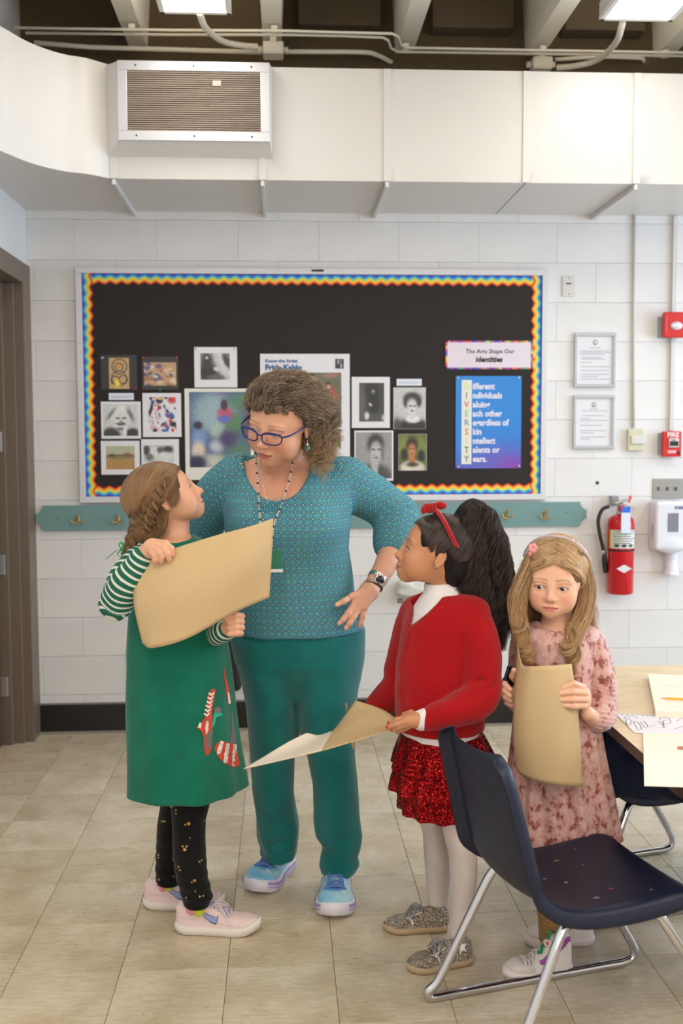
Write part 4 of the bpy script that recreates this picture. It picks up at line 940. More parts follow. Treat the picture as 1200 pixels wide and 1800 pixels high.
def pencil(a, b, label, mat=M_py, tip=True):
    """a: pointed end, b: eraser end"""
    a, b = Vector(a), Vector(b); d = (b-a).normalized(); L = (b-a).length
    e = empty('pencil', a, label, 'pencil'); r = .0037
    lathe('body', [(r, .022), (r, L-.026)], a, mat, e, d, 6, False)
    lathe('sharpened_wood', [(.0012, .006), (r, .022)], a, M_tipw, e, d, 12); lathe('point', [(.0002, 0), (.0012, .006)], a, M_lead, e, d, 8)
    lathe('ferrule', [(r, L-.026), (r*1.06, L-.020), (r, L-.017), (r*1.06, L-.013), (r, L-.009)], a, M_ferr, e, d, 12); lathe('eraser', [(r*.95, L-.009), (r*.95, L-.001), (r*.6, L)], a, M_eras, e, d, 12)
    return e
a = PZ(1160, 1227, ZTB+.026); b = PZ(1262, 1232, ZTB+.026); pencil(a, a+(b-a).normalized()*.17, 'yellow pencil lying on the cream drawing pad')
b = PZ(1190, 1314, ZTB+.010); a = PZ(1300, 1317, ZTB+.010); pencil(b+(a-b).normalized()*.17, b, 'pencil with pink eraser end on the large cream sheet', simple('pencil_green', (120, 150, 80), .4))
# ================================================================== people: shared parts
from mathutils.bvhtree import BVHTree
DY = -.105                                 # all figures stand this much nearer than their first layout
P0 = P
def P(px, py, Y): return P0(px, py, float(Y)+DY)
def skin_mat(name, col, rough=.42):
    m = Mat(name, col, rough, spec=.35); m.base(m.attr('Col')); m.b.inputs['Subsurface Weight'].default_value = .12
    m.b.inputs['Subsurface Radius'].default_value = (.012, .005, .003); m.b.inputs['Subsurface Scale'].default_value = .5
    m.bump(m.noise(m.coord(), 260, 3), .12, .0006); return m.m
def rot(yaw=0, pitch=0, roll=0):
    r = math.radians; return (Matrix.Rotation(r(yaw), 4, 'Z') @ Matrix.Rotation(r(pitch), 4, 'X') @ Matrix.Rotation(r(roll), 4, 'Y'))
class Head:
    """local frame: face towards -Y, +Z up, origin between the ears at eye level; s scales, j shortens the lower face"""
    def __init__(h, c, R, s=1, j=1, w=1, open_=.5, nose=1, lips=1, gaze=(0, 0), cheek=1, up=1, kid=0):
        h.kid = kid
        h.M = Matrix.Translation(Vector(c)) @ R @ Matrix.Scale(s, 4); h.R = R.to_3x3(); h.s, h.j, h.w, h.open, h.nose, h.lips, h.gaze, h.cheek, h.up = s, j, w, open_, nose, lips, gaze, cheek, up
    def p(h, x, y, z): return h.M @ Vector((x*h.w, y, z*(h.up if z > 0 else h.j)))
    def E(h, S, c, r, k=.02, mode='u', R=None):
        S.ell(h.p(*c), [r[0]*h.s*h.w, r[1]*h.s, r[2]*h.s], h.R if R is None else h.R @ R, k*h.s, mode)
    def loc(h, V):
        Mi = np.array(h.M.inverted()); L = V @ Mi[:3, :3].T+Mi[:3, 3]; L[:, 0] /= h.w; L[:, 2] = np.where(L[:, 2] < 0, L[:, 2]/h.j, L[:, 2]/h.up); return L
    def build(h, S, ears=True):
        E = h.E; n = h.nose
        E(S, (0, .020, .034), (.076, .093, .080), .01); E(S, (0, -.018, .030), (.068, .064, .066), .03)
        if h.kid:
            E(S, (0, -.026, -.020), (.059, .060, .060), .03); E(S, (0, -.010, -.048), (.045, .052, .034), .03)
            E(S, (0, -.060, -.094), (.017, .019, .016), .030)
        else:
            E(S, (0, -.026, -.026), (.060, .060, .066), .03); E(S, (0, -.008, -.058), (.052, .056, .042), .03)
            E(S, (0, -.062, -.097), (.021, .018, .017), .028)
        for x in (-1, 1):
            E(S, (x*.036, -.056, -.034), (.024*h.cheek, .024*h.cheek, .026), .025)
            E(S, (x*.029, -.076, .017), (.022, .010, .007), .014)
            E(S, (x*.047, -.030, -.062), (.018, .03, .026), .03) if not h.kid else E(S, (x*.034, -.042, -.062), (.018, .024, .022), .03)
        for x in (-1, 1):
            E(S, (x*.031, -.0975, -.001), (.0165, .0150, .0105), .014, 's')
            E(S, (x*.031, -.0715, -.001), (.0150, .0150, .0150), .005)
            E(S, (x*.031, -.0895, -.0015-.002*(1-h.open)), (.0122, .0110, .0028+.0048*h.open), .0015, 's')
        S.cap(h.p(0, -.084, .008), h.p(0, -.103*n, -.030), .0065*h.s, .0085*h.s, .012*h.s)
        E(S, (0, -.1045*n, -.0345), (.0105, .0100, .0090), .008)
        for x in (-1, 1):
            E(S, (x*.0115, -.0945*n, -.0385), (.0075, .0085, .0065), .006)
            E(S, (x*.0062, -.1015*n, -.0440), (.0030, .0042, .0026), .002, 's')
        E(S, (0, -.064-.003*h.kid, -.068), (.027-.003*h.kid, .024, .024), .02)
        l = h.lips
        E(S, (-.0085, -.0875, -.0645), (.0120, .0055*l, .0040*l), .004); E(S, (.0085, -.0875, -.0645), (.0120, .0055*l, .0040*l), .004)
        E(S, (0, -.0860, -.0735), (.0160, .0068*l, .0052*l), .004)
        S.chain([h.p(-.0225, -.082, -.0680), h.p(-.010, -.0935, -.0685), h.p(0, -.0945, -.0692), h.p(.010, -.0935, -.0685), h.p(.0225, -.082, -.0680)], [.0012*h.s]*5, .0025*h.s, 's')
        if ears:
            g_ = .86 if h.kid else 1
            for x in (-1, 1):
                Re = Matrix.Rotation(x*.30, 3, 'Z') @ Matrix.Rotation(-.2, 3, 'X')
                E(S, (x*.0765, .010, -.008), (.0065, .0165*g_, .0280*g_), .006, 'u', Re)
                E(S, (x*.0830, .007, -.003), (.0050, .0105*g_, .0200*g_), .003, 's', Re)
                E(S, (x*.0780, .008, -.004), (.0030, .0050*g_, .0150*g_), .004, 'u', Re)
                E(S, (x*.0785, .001, -.012), (.0035, .0035, .0055), .003, 'u', Re)
        return S
    def colors(h, V, C, skin, lip, brow, cheekc, browy=.024, brow_w=.0040, liner=None, crease=None):
        L = h.loc(V); x, y, z = L[:, 0], L[:, 1], L[:, 2]; ax = np.abs(x)
        near = (ax < .10) & (np.abs(z) < .14) & (np.abs(y) < .14)
        def blend(m, col): 
            m = (m*near)[:, None]; C[:] = C*(1-m)+np.array(lin(col))*m
        fr = 1/(1+np.exp((y+.055)*300))
        blend(.55*np.exp(-(((ax-.042)/.019)**2+((z+.040)/.018)**2))*fr, cheekc)
        blend(.45*np.exp(-((ax/.014)**2+((z+.038)/.012)**2))*fr, cheekc)
        blend(.35*np.exp(-(((ax-.031)/.016)**2+((z+.010)/.008)**2))*fr, tuple(v*.78 for v in skin))
        yc = -.0690+.0008*(ax < .004); q = 1-(ax/.0235)**2; top = yc+.0068*np.clip(q, 0, 1)**.7; bot = yc-.0092*np.clip(q, 0, 1)**.8
        m = (q > 0)*1/(1+np.exp(np.clip(-(z-bot)*2500, -40, 40)))*1/(1+np.exp(np.clip((z-top)*2500, -40, 40)))*(y < -.07); blend(.85*m, lip)
        blend(.75*(q > 0)*np.exp(-((z-yc)/.0011)**2)*(y < -.07), tuple(v*.45 for v in lip))
        by = browy-.32*(ax-.030)**2*30-.0; t = np.clip((ax-.012)/.038, 0, 1); wd = brow_w*(1-.6*t)
        blend(.8*np.exp(-((z-by)/wd)**2)*((ax > .011) & (ax < .052)).astype(float)*(y < -.04), brow)
        lid = np.sqrt(((ax-.031)/.0130)**2+((z+.0015+.002*(1-h.open))/(.0034+.0048*h.open))**2)
        blend(.92*np.exp(-((lid-1.05)/.17)**2)*(y < -.06)*(z > -.0030), liner or brow)
        blend(.35*np.exp(-((lid-1.05)/.15)**2)*(y < -.06), tuple(v*.6 for v in skin))
        blend(.8*((ax < .0095)*(ax > .0028)*(np.abs(z+.0445) < .0024)*(y < -.085)), tuple(v*.4 for v in skin))
        if crease is not None:
            for zc in crease: blend(.22*np.exp(-((z-zc-.002*np.cos(ax*60))/.0014)**2)*(ax < .045)*(y < -.04), tuple(v*.72 for v in skin))
    def eyes(h, parent, iris=(110, 90, 60), M_eye=None):
        for x in (-1, 1):
            c = h.p(x*.031, -.0715, -.001); r = .0134*h.s; gx, gy = h.gaze
            d = (h.R @ Vector((math.sin(gx)*math.cos(gy), -math.cos(gx)*math.cos(gy), math.sin(gy)))).normalized()
            bm = bmesh.new(); bmesh.ops.create_uvsphere(bm, u_segments=40, v_segments=40, radius=r)
            me = bpy.data.meshes.new('eye'); bm.to_mesh(me); bm.free()
            Rq = Vector((0, 0, 1)).rotation_difference(d).to_matrix(); off = origin(parent); cols = []
            for v in me.vertices:
                a = math.acos(max(-1, min(1, v.co.z/r)))
                cols.append(lin((12, 10, 12)) if a < .21 else lin(iris) if a < .46 else lin(tuple(q*.5 for q in iris)) if a < .53 else lin((204, 196, 193)))
                v.co = Rq @ v.co+c-off
            o = link('eye', me, parent, M_eye_, True); col_attr(o, cols)
M_eye_ = Mat('eye_surface', rough=.08, spec=.6); M_eye_.base(M_eye_.attr('Col')); M_eye_ = M_eye_.m
def finger(S, pts, r, k=.004, nail=None): S.chain(pts, r, k); return S
def paint(o, skin, spots=()):
    V = world_verts(o); C = np.ones((len(V), 3))*np.array(lin(skin)); return V, C
def near(V, c, r): return np.exp(-((np.linalg.norm(V-np.array(tuple(c)), axis=1)/r)**2))
def hair_mat(name, dark, light, rough=.35, tipc=None):
    m = Mat(name, light, rough, spec=.5)
    hi = m.n('ShaderNodeHairInfo'); r = m.ramp(hi.outputs['Random'], [(0, dark), (.5, tuple((a+b)/2 for a, b in zip(dark, light))), (1, light)])
    if tipc is not None: r = m.mix(m.math('MULTIPLY', m.math('POWER', hi.outputs['Intercept'], 1.6), .8), r, tipc)
    m.base(r); m.b.inputs['Anisotropic'].default_value = .4; return m.m
def cap_mat(name, col):
    m = Mat(name, col, .6, spec=.25); c = m.coord('Object', (1, 1, .2)); m.base(m.ramp(m.noise(c, 120, 3), [(.35, tuple(v*.75 for v in col)), (.65, col)])); m.bump(m.noise(c, 160, 2), .5, .002); return m.m
def scalp(h, starts, ends, n, rad=(.084, .101, .088), c=(0, .020, .034), lift=0, K=20, jit=.09, seed=0, wave=0, fr=14, lo=.0, bulge=0, depth=.10, via=None, bumps=((0, -.018, .030, .0765, .0725, .0750),)):
    """hairs that lie on the head from points of one direction list to points of another (head directions x, y, z)"""
    r = np.random.RandomState(seed+5); A = np.array([Vector(v).normalized() for v in starts]); B = np.array([Vector(v).normalized() for v in ends])
    t = r.rand(n); ia = t*(len(A)-1); i0 = np.minimum(ia.astype(int), max(len(A)-2, 0)); f = (ia-i0)[:, None]
    a = A[i0]*(1-f)+A[np.minimum(i0+1, len(A)-1)]*f
    ib = np.clip(t+r.normal(size=n)*.02, 0, 1)*(len(B)-1); j0 = np.minimum(ib.astype(int), max(len(B)-2, 0)); f = (ib-j0)[:, None]
    b = B[j0]*(1-f)+B[np.minimum(j0+1, len(B)-1)]*f
    a = a+r.normal(size=a.shape)*jit; b = b+r.normal(size=b.shape)*jit*.5
    s = np.linspace(0, 1, K)[None, :, None]
    d = a[:, None]*(1-s)+b[:, None]*s
    if via is not None: d = d+np.array(via)*np.sin(s*pi)
    if wave:
        ph = r.rand(n, 1, 1)*6.28; d = d+wave*np.stack([np.sin(fr*s[..., 0]+ph[..., 0]), np.cos(fr*.8*s[..., 0]+ph[..., 0]*2), np.sin(fr*1.1*s[..., 0]+ph[..., 0]*3)], -1)
    d /= np.linalg.norm(d, axis=2)[..., None]
    k = 1+lo+depth*.5*r.rand(n)[:, None, None]+lift*s+bulge*np.sin(s*pi)
    L = d*np.array(rad)*k+np.array(c)
    for b_ in bumps:
        c2 = np.array(b_[:3]); q_ = (L-c2)/(np.array(b_[3:])*(k*.5+.5)); m_ = np.linalg.norm(q_, axis=2)[..., None]; L = np.where(m_ < 1, c2+(L-c2)/np.maximum(m_, .05), L)
    L[..., 0] *= h.w; L[..., 2] *= np.where(L[..., 2] > 0, h.up, h.j)
    M = np.array(h.M); return L @ M[:3, :3].T+M[:3, 3]
def shoe(name, toe, heel, parent, M_up, M_sole, wid=.088, hgt=.105, sole=.028, rise=.016, label=None, heelkick=0, ankle=.60, toebox=.045, sole2=None, high=0):
    """heel and toe are floor points; returns the shoe and a function (t along from heel 0 to toe 1, side angle, offset) -> world point"""
    toe, heel = Vector((toe[0], toe[1], 0)), Vector((heel[0], heel[1], 0)); ax = (toe-heel); L = ax.length; ax /= L; sd = Vector((-ax.y, ax.x, 0))
    w = lambda t: wid/2*np.interp(t, [0, .04, .15, .35, .5, .68, .82, .92, .97, 1], [.25, .55, .74, .74, .82, 1, .95, .70, .45, .12])
    topz = lambda t: np.interp(t, [0, .06, .2, .32, .45, .62, .8, .92, 1], [hgt*.80+high, hgt+high, hgt*.98+high, hgt*1.0+high*.9, hgt*.90+high*.35, hgt*.66, toebox+sole*.6, toebox*.75+sole*.5, sole+.006])
    rk = lambda t: rise*max(0, (t-.72)/.28)**1.6+heelkick*max(0, (.12-t)/.12)
    def up(t, a, o=0):
        """a from 0 (left sole edge) to pi (right sole edge) over the top"""
        W_, H_ = w(t)*.93+o, topz(t)-sole+o; c, s = math.cos(a), math.sin(a)
        x = W_*math.copysign(abs(c)**.62, c)*(1-.30*max(0, s)*(t < .66)*(1-abs(t-.25))); z = sole*.85+rk(t)+H_*max(0, s)**.72
        return heel+ax*(L*(.01+.98*t))+sd*x+Vector((0, 0, z))
    e = bpy.data.objects.new(name, None); COL.objects.link(e); e.parent = parent; e.location = heel-origin(parent)
    nt, na = 34, 24; V = [up(i/nt, pi*k/na) for i in range(nt+1) for k in range(na+1)]
    F = [(i*(na+1)+k, i*(na+1)+k+1, (i+1)*(na+1)+k+1, (i+1)*(na+1)+k) for i in range(nt) for k in range(na)]+[tuple(range(na+1))[::-1], tuple(nt*(na+1)+k for k in range(na+1))]
    mesh_obj('upper', V, F, M_up, e, True)
    ts = np.concatenate([[0], np.linspace(.01, .99, 30), [1]]); rings = []
    for z_, g_, lv in ((0, -.006, 0), (.004, -.001, 0), (sole*.5, .0018, 1), (sole*.95, .001, 1), (sole, -.004, 1)):
        out = [(t, 1) for t in ts]+[(t, -1) for t in ts[::-1]]
        rings.append([heel+ax*(L*t+(g_ if t > .9 else -g_ if t < .05 else 0))+sd*(s*(w(t)+g_))+Vector((0, 0, z_+rk(t)*(1 if lv else .75))) for t, s in out])
    n = len(rings[0]); V = [v for r_ in rings for v in r_]; F = [(i*n+k, i*n+(k+1) % n, (i+1)*n+(k+1) % n, (i+1)*n+k) for i in range(len(rings)-1) for k in range(n)]+[tuple(range(n))[::-1], tuple((len(rings)-1)*n+k for k in range(n))]
    mesh_obj('sole', V, F, M_sole, e, True)
    if label: e['label'] = label
    return e, up, (w, topz, rk, heel, ax, sd, L)
def patch(name, up, tq, poly, mat, e, o=.0015, thick=.0012, n=1):
    """a flat shape lying on the shoe's upper: poly in (t, angle)"""
    k = 5; pts = []
    for i in range(len(poly)):
        a, b = poly[i], poly[(i+1) % len(poly)]
        for q_ in range(k): pts.append((a[0]+(b[0]-a[0])*q_/k, a[1]+(b[1]-a[1])*q_/k))
    cx = sum(p[0] for p in pts)/len(pts); cy = sum(p[1] for p in pts)/len(pts); n = len(pts)
    V = [up(t, a, o) for t, a in pts]; V += [up(t, a, -.001) for t, a in pts]
    bm = bmesh.new(); vs = [bm.verts.new(v) for v in V]
    fc = bm.faces.new(vs[:n]); 
    for i in range(n): bm.faces.new((vs[i], vs[i+n], vs[(i+1) % n+n], vs[(i+1) % n]))
    bmesh.ops.triangulate(bm, faces=[fc]); bmesh.ops.recalc_face_normals(bm, faces=bm.faces)
    return bm_obj(name, bm, mat, e)
def strip_on(name, up, line, half, mat, e, o=.0015, nseg=24):
    """a curved band (swoosh, overlay) on the upper: line of (t, angle), half = half widths (in angle) along it"""
    c = catmull([(a, b, 0) for a, b in line], nseg); h_ = np.interp(np.linspace(0, 1, nseg), np.linspace(0, 1, len(half)), half)
    V = []; F = []
    for i in range(nseg):
        for s in (-1, 0, 1): V.append(up(c[i][0], c[i][1]+s*h_[i], o))
    for i in range(nseg-1):
        for s in (0, 1): F.append((i*3+s, i*3+s+1, (i+1)*3+s+1, (i+1)*3+s))
    return mesh_obj(name, V, F, mat, e, True)
def laces(e, up, t0, t1, n, mat, r=.0022, spread=.42, bow=True, o=.004):
    parts = []; ts = np.linspace(t0, t1, n)
    for i in range(n):
        a0, a1 = pi/2-spread, pi/2+spread; t = ts[i]; t2 = ts[min(i+1, n-1)]
        parts.append(tube_data([up(t, a0, o*.3), up(t, pi/2-spread*.5, o), up(t+(t2-t)*.3, pi/2, o*1.3), up(t+(t2-t)*.5, pi/2+spread*.5, o), up(t2, a1, o*.3)], r, 10, 6))
        parts.append(tube_data([up(t, a1, o*.3), up(t+(t2-t)*.3, pi/2, o*1.6), up(t2, a0, o*.3)], r, 10, 6))
    if bow:
        c = up(t0+.01, pi/2, o*1.5)
        for s in (-1, 1):
            d = up(t0+.16, pi/2+s*.75, .012); u_ = Vector((0, 0, .012))
            parts.append(tube_data([c, c+(d-c)*.5+u_, d+u_*.5, d, c+(d-c)*.4, c], r, 16, 6))
            parts.append(tube_data([c, c+(d-c)*.6+Vector((0, 0, .004)), d+(d-c)*.25-u_*.2], r*.9, 10, 6))
    v, f = join_data(parts); return mesh_obj('laces', v, f, mat, e, True)
def surf(name, rows, mat, parent=None, nu=24, nv=16, thick=.0012, label=None):
    """a curved sheet: rows of world points, each row a curve, the rows themselves blended smoothly"""
    R = np.array([catmull(r, nu) for r in rows]); G = np.array([catmull(R[:, i], nv) for i in range(nu)])    # nu x nv x 3
    V = G.reshape(-1, 3); F = [(i*nv+j, i*nv+j+1, (i+1)*nv+j+1, (i+1)*nv+j) for i in range(nu-1) for j in range(nv-1)]
    o = mesh_obj(name, V, F, mat, parent, True); m = o.modifiers.new('thickness', 'SOLIDIFY'); m.thickness = thick; m.offset = 0; return o
M_kraft = Mat('kraft_paper', (200, 172, 130), .8, spec=.2); c = M_kraft.coord(); M_kraft.base(M_kraft.ramp(M_kraft.noise(c, 260, 3, .7), [(.2, (194, 165, 123)), (.8, (206, 179, 138))])); M_kraft.bump(M_kraft.noise(c, 300, 2), .15, .0005); M_kraft = M_kraft.m
def rowpx(y, xl, xr, Y, ry, extra=0):
    """a slice from a picture row at depth Y: (z, cx, cy, rx, ry)"""
    c = P((xl+xr)/2, y, Y); return (c.z, c.x, Y+DY, P(xr, y, Y).x-c.x+extra, ry)

def onrows(rows, px, py, off=.002):
    """the near surface of an upright form given by rows, where the line through a picture point meets it"""
    A = np.array(sorted(rows)); Y = A[0, 2]
    for _ in range(6):
        p = P0(px, py, Y); cx, cy, rx, ry = [np.interp(p.z, A[:, 0], A[:, i]) for i in (1, 2, 3, 4)]
        u = max(-.985, min(.985, (p.x-cx)/rx)); Y = cy-ry*math.sqrt(1-u*u)-off
    p = P0(px, py, Y); return Vector((min(max(p.x, cx-rx), cx+rx), Y, p.z))
BV = {}
def decal(name, on, poly, mat, parent, off=.0022, o=(0, 0), sc=1):
    """a flat cloth shape sewn on the surface of an object: poly in crop pixels"""
    if on.name not in BV: BV[on.name] = BVHTree.FromPolygons(world_verts(on).tolist(), [tuple(p_.vertices) for p_ in on.data.polygons])
    pts = [(o[0]+x/sc, o[1]+y/sc) for x, y in poly]; full = []
    for i in range(len(pts)):
        a, b = pts[i], pts[(i+1) % len(pts)]; m = max(1, int(math.hypot(b[0]-a[0], b[1]-a[1])/3))
        full += [(a[0]+(b[0]-a[0])*k/m, a[1]+(b[1]-a[1])*k/m) for k in range(m)]
    cx = sum(q_[0] for q_ in full)/len(full); cy = sum(q_[1] for q_ in full)/len(full)
    def hit(x, y):
        d = ray(x, y).normalized(); h = BV[on.name].ray_cast(EYE, d)
        return None if h[0] is None else h[0]-d*off
    rings = [[hit(cx+(x-cx)*f, cy+(y-cy)*f) for x, y in full] for f in (1, .55)]; c = hit(cx, cy)
    flat = [p_ for r_ in rings for p_ in r_]
    if c is None or sum(p_ is None for p_ in flat) > len(flat)*.5: return None
    ok = next(p_ for p_ in flat if p_ is not None)
    for r_ in rings:
        for i in range(len(r_)):
            if r_[i] is None: r_[i] = r_[i-1] if r_[i-1] is not None else ok
    n = len(full); V = rings[0]+rings[1]+[c]+[p_+Vector((0, .003, 0)) for p_ in rings[0]]
    F = [(i, (i+1) % n, n+(i+1) % n, n+i) for i in range(n)]+[(n+i, n+(i+1) % n, 2*n) for i in range(n)]+[(i, 2*n+1+i, 2*n+1+(i+1) % n, (i+1) % n) for i in range(n)]
    return mesh_obj(name, V, F, mat, parent)
def star(cx, cy, r, a0=.3): return [(cx+(r if k % 2 == 0 else r*.42)*math.sin(a0+k*pi/5), cy-(r if k % 2 == 0 else r*.42)*math.cos(a0+k*pi/5)) for k in range(10)]
def merge(parts):
    V, T, Q, o = [], [], [], 0
    for v, t, q_ in parts:
        V.append(v); T.append(np.asarray(t, int).reshape(-1, 3)+o); Q.append(np.asarray(q_, int).reshape(-1, 4)+o); o += len(v)
    return np.vstack(V), np.vstack(T), np.vstack(Q)
def braid(pts, rad, n, turns, K=60, seed=0):
    c = catmull(pts, K); T, N, B = frames(c); t = np.linspace(0, 1, K); R = np.interp(t, np.linspace(0, 1, len(rad)), rad); out = []
    for k in range(3):
        ph = turns*2*pi*t+k*2*pi/3; q_ = c+(N.T*R*1.0*np.cos(ph)).T+(B.T*R*.62*np.sin(2*ph)).T
        out.append(lock(q_, R*.72, n, K, rnd=.05, seed=seed+k))
    return out
def mass(locks, S, k=.01, q=.85):
    for pts, rad in locks: S.chain(pts, [r*q for r in rad], k, sm=10)
    return S

def hd_(x, y, z, rad=(.084, .101, .088), c=(0, .020, .034)):
    return Vector(((x-c[0])/rad[0], (y-c[1])/rad[1], (z-c[2])/rad[2])).normalized()
def hairline(sx, part=.004): return [hd_(sx*a, b, c_) for a, b, c_ in ((part, -.070, .066), (.035, -.066, .062), (.056, -.054, .050), (.070, -.040, .032), (.076, -.026, .012), (.080, -.012, -.012))]
# ================================================================== the woman in the teal blouse
SK = (214, 160, 132)
M_skin1 = skin_mat('skin_fair_tanned', SK)
YT = 3.50
tch = empty('person', (P(525, 1500, YT).x, YT+DY, 0), 'woman with curly grey brown hair, blue glasses, patterned teal blouse, hand on hip', 'person')
J = lambda px, py, Y=YT: P(px, py, Y)
torso = [rowpx(797, 455, 552, 3.50, .055), rowpx(815, 420, 590, 3.50, .085), rowpx(840, 398, 618, 3.49, .110), rowpx(880, 390, 620, 3.46, .135), rowpx(925, 394, 616, 3.44, .155), rowpx(965, 400, 612, 3.44, .150), rowpx(1000, 404, 618, 3.46, .150),
         rowpx(1040, 403, 624, 3.47, .160), rowpx(1080, 402, 632, 3.48, .168), rowpx(1106, 402, 641, 3.49, .175)]
def torso_fold(a, Z): return 1+.006*np.sin(5*a+Z*6)+.004*np.sin(9*a-Z*11)
# --- head
hT = Head(P(493, 740, 3.33), rot(-33, 20, 14), s=1.10, j=1.0, up=.80, open_=.12, gaze=(-.35, -.45), cheek=1.12, nose=1.0, w=1.04)
hT.R
S = Shape(); hT.build(S)
nb = P(497, 800, 3.50)
S.chain([hT.p(0, .035, -.045), P(500, 788, 3.47), P(494, 830, 3.49)], [.060, .060, .072], .016)
S.ell(hT.p(0, -.022, -.098), (.040, .040, .026), hT.R, .014)
S.slices(torso, .03, grow=-.010, round_=.03)
for s, a, b in ((-1, (470, 838), (448, 838)), (1, (515, 838), (545, 838))): S.cap(P(*a, 3.405), P(*b, 3.42), .012, .010, .02)
# her left arm (right in the picture): forearm and spread hand
wr_, el = P(659, 1024, 3.40), P(700, 925, 3.52)
S.chain([P(595, 846, 3.5), P(640, 866, 3.53), P(680, 893, 3.56), P(697, 912, 3.55), P(693, 940, 3.51)], [.058, .056, .050, .048, .043], .02); S.chain([P(693, 940, 3.51), P(689, 966, 3.47), P(674, 1000, 3.425), wr_], [.042, .039, .032, .0255], .012, sm=8)
hx = lambda px, py, Y=3.345: P(px, py, Y)
S.chain([wr_, hx(648, 1040, 3.375), hx(640, 1052, 3.36)], [.025, .028, .026], .012, q=.62, n=(0.25, 1, 0))
kn = [(617, 1049), (623, 1062), (632, 1069), (640, 1068)]
for kx, ky in kn: S.cap(hx(650, 1036, 3.37), hx(kx, ky), .016, .0115, .010)
fg = [[(617, 1049, 3.345), (604, 1057, 3.322), (592, 1063, 3.312)], [(622, 1062, 3.345), (611, 1079, 3.320), (603, 1089, 3.310), (596, 1096, 3.312)], [(631, 1069, 3.345), (621, 1085, 3.322), (614, 1096, 3.312), (608, 1104, 3.315)], [(640, 1069, 3.350), (637, 1084, 3.338), (634, 1095, 3.335), (632.5, 1101, 3.340)]]
fr = [[.0108, .0096, .0078], [.0108, .0098, .0088, .0075], [.0108, .0098, .0088, .0075], [.0098, .0088, .0078, .0068]]
for f_, r_f in zip(fg, fr): finger(S, [P(*q_) for q_ in f_], r_f, .005)
S.chain([hx(650, 1036, 3.38), P(636, 1048, 3.43), P(622, 1062, 3.46)], [.014, .012, .010], .006)
S.chain([P(590.5, 1052, 3.318), P(592, 1054, 3.318)], [.001, .001], .001) if False else None
hd = S.data(.0021)
# her right arm and the lower body, hidden under clothes for the most part
S2 = Shape(); S2.chain([P(420, 838, 3.5), P(385, 872, 3.54), P(358, 915, 3.59), P(342, 950, 3.61), P(333, 960, 3.61)], [.056, .052, .044, .040, .038], .02).chain([P(333, 960, 3.61), P(315, 985, 3.52), P(290, 1005, 3.47)], [.040, .034, .028], .01)
for k in range(4): S2.chain([P(292, 1003, 3.47), P(278, 998+k*7, 3.452), P(262, 996+k*9, 3.448)], [.013, .011, .009], .006)
S2.chain([P(300, 1000, 3.47), P(288, 985, 3.455), P(280, 975, 3.45)], [.013, .011, .009], .006)
legL = [rowpx(1120, 410, 520, 3.490, .13), rowpx(1180, 419, 519, 3.490, .125), rowpx(1235, 431, 520, 3.514, .115), rowpx(1297, 437, 524, 3.541, .10), rowpx(1332, 441, 517, 3.557, .095), rowpx(1385, 444, 518, 3.580, .09), rowpx(1422, 448, 520, 3.596, .088), rowpx(1452, 451, 524, 3.609, .088), rowpx(1474, 453, 523, 3.619, .086), rowpx(1490, 459, 522, 3.626, .086), rowpx(1502, 458, 521, 3.630, .092)]
legR = [rowpx(1110, 515, 638, 3.490, .14), rowpx(1155, 516, 637, 3.490, .135), rowpx(1227, 522, 627, 3.495, .12), rowpx(1280, 526, 622, 3.501, .105), rowpx(1325, 540, 624, 3.507, .098), rowpx(1380, 549, 630, 3.513, .092), rowpx(1435, 550, 633, 3.519, .090), rowpx(1467, 555, 634, 3.523, .088), rowpx(1487, 568, 630, 3.525, .084), rowpx(1500, 563, 626, 3.527, .086), rowpx(1515, 561, 631, 3.528, .092), rowpx(1528, 565, 624, 3.530, .094)]
hips = [rowpx(1075, 401, 637, 3.50, .172), rowpx(1120, 405, 638, 3.50, .172), rowpx(1160, 415, 636, 3.49, .150), rowpx(1195, 440, 625, 3.49, .10), rowpx(1225, 470, 590, 3.49, .04)]
S2.slices(hips[:3], .03, grow=-.03).slices(legL, .03, grow=-.034).slices(legR, .03, grow=-.034)
S2.slices(torso[4:8], .03, grow=-.03)
for lx, Yl in ((492, 3.64), (593, 3.54)): S2.cap(P(lx, 1470, Yl-.02), P(lx, 1508 if lx < 500 else 1540, Yl-.02), .036, .028, .02)
lo_ = S2.data(.009)
V, T, Q = merge([hd, lo_])
body = poly_obj('body', V, T, Q, M_skin1, tch)
V, C = paint(body, SK)
fre = np.sin(V[:, 0]*900)*np.sin(V[:, 2]*870+1)*np.sin(V[:, 1]*910+2); C *= (1-.05*(fre > .55))[:, None]
chest = np.exp(-((V[:, 2]-P(490, 860, 3.4).z)/.09)**2); C = C*(1-.25*chest[:, None])+np.array(lin((206, 140, 112)))*.25*chest[:, None]
hT.colors(V, C, SK, (176, 88, 88), (132, 100, 80), (214, 128, 112), browy=.027, brow_w=.0030, crease=(.046, .054, .062))
for f_ in fg:
    a, b = Vector(P(*f_[-1])), Vector(P(*f_[-2])); c = a+(b-a)*.15+Vector((-.002, -.007, .002)); m = np.exp(-(np.linalg.norm(V-np.array(c), axis=1)/.0055)**4)[:, None]; C = C*(1-m*.6)+np.array(lin((238, 204, 188)))*m*.6
col_attr(body, C); hT.eyes(tch, (90, 80, 70))
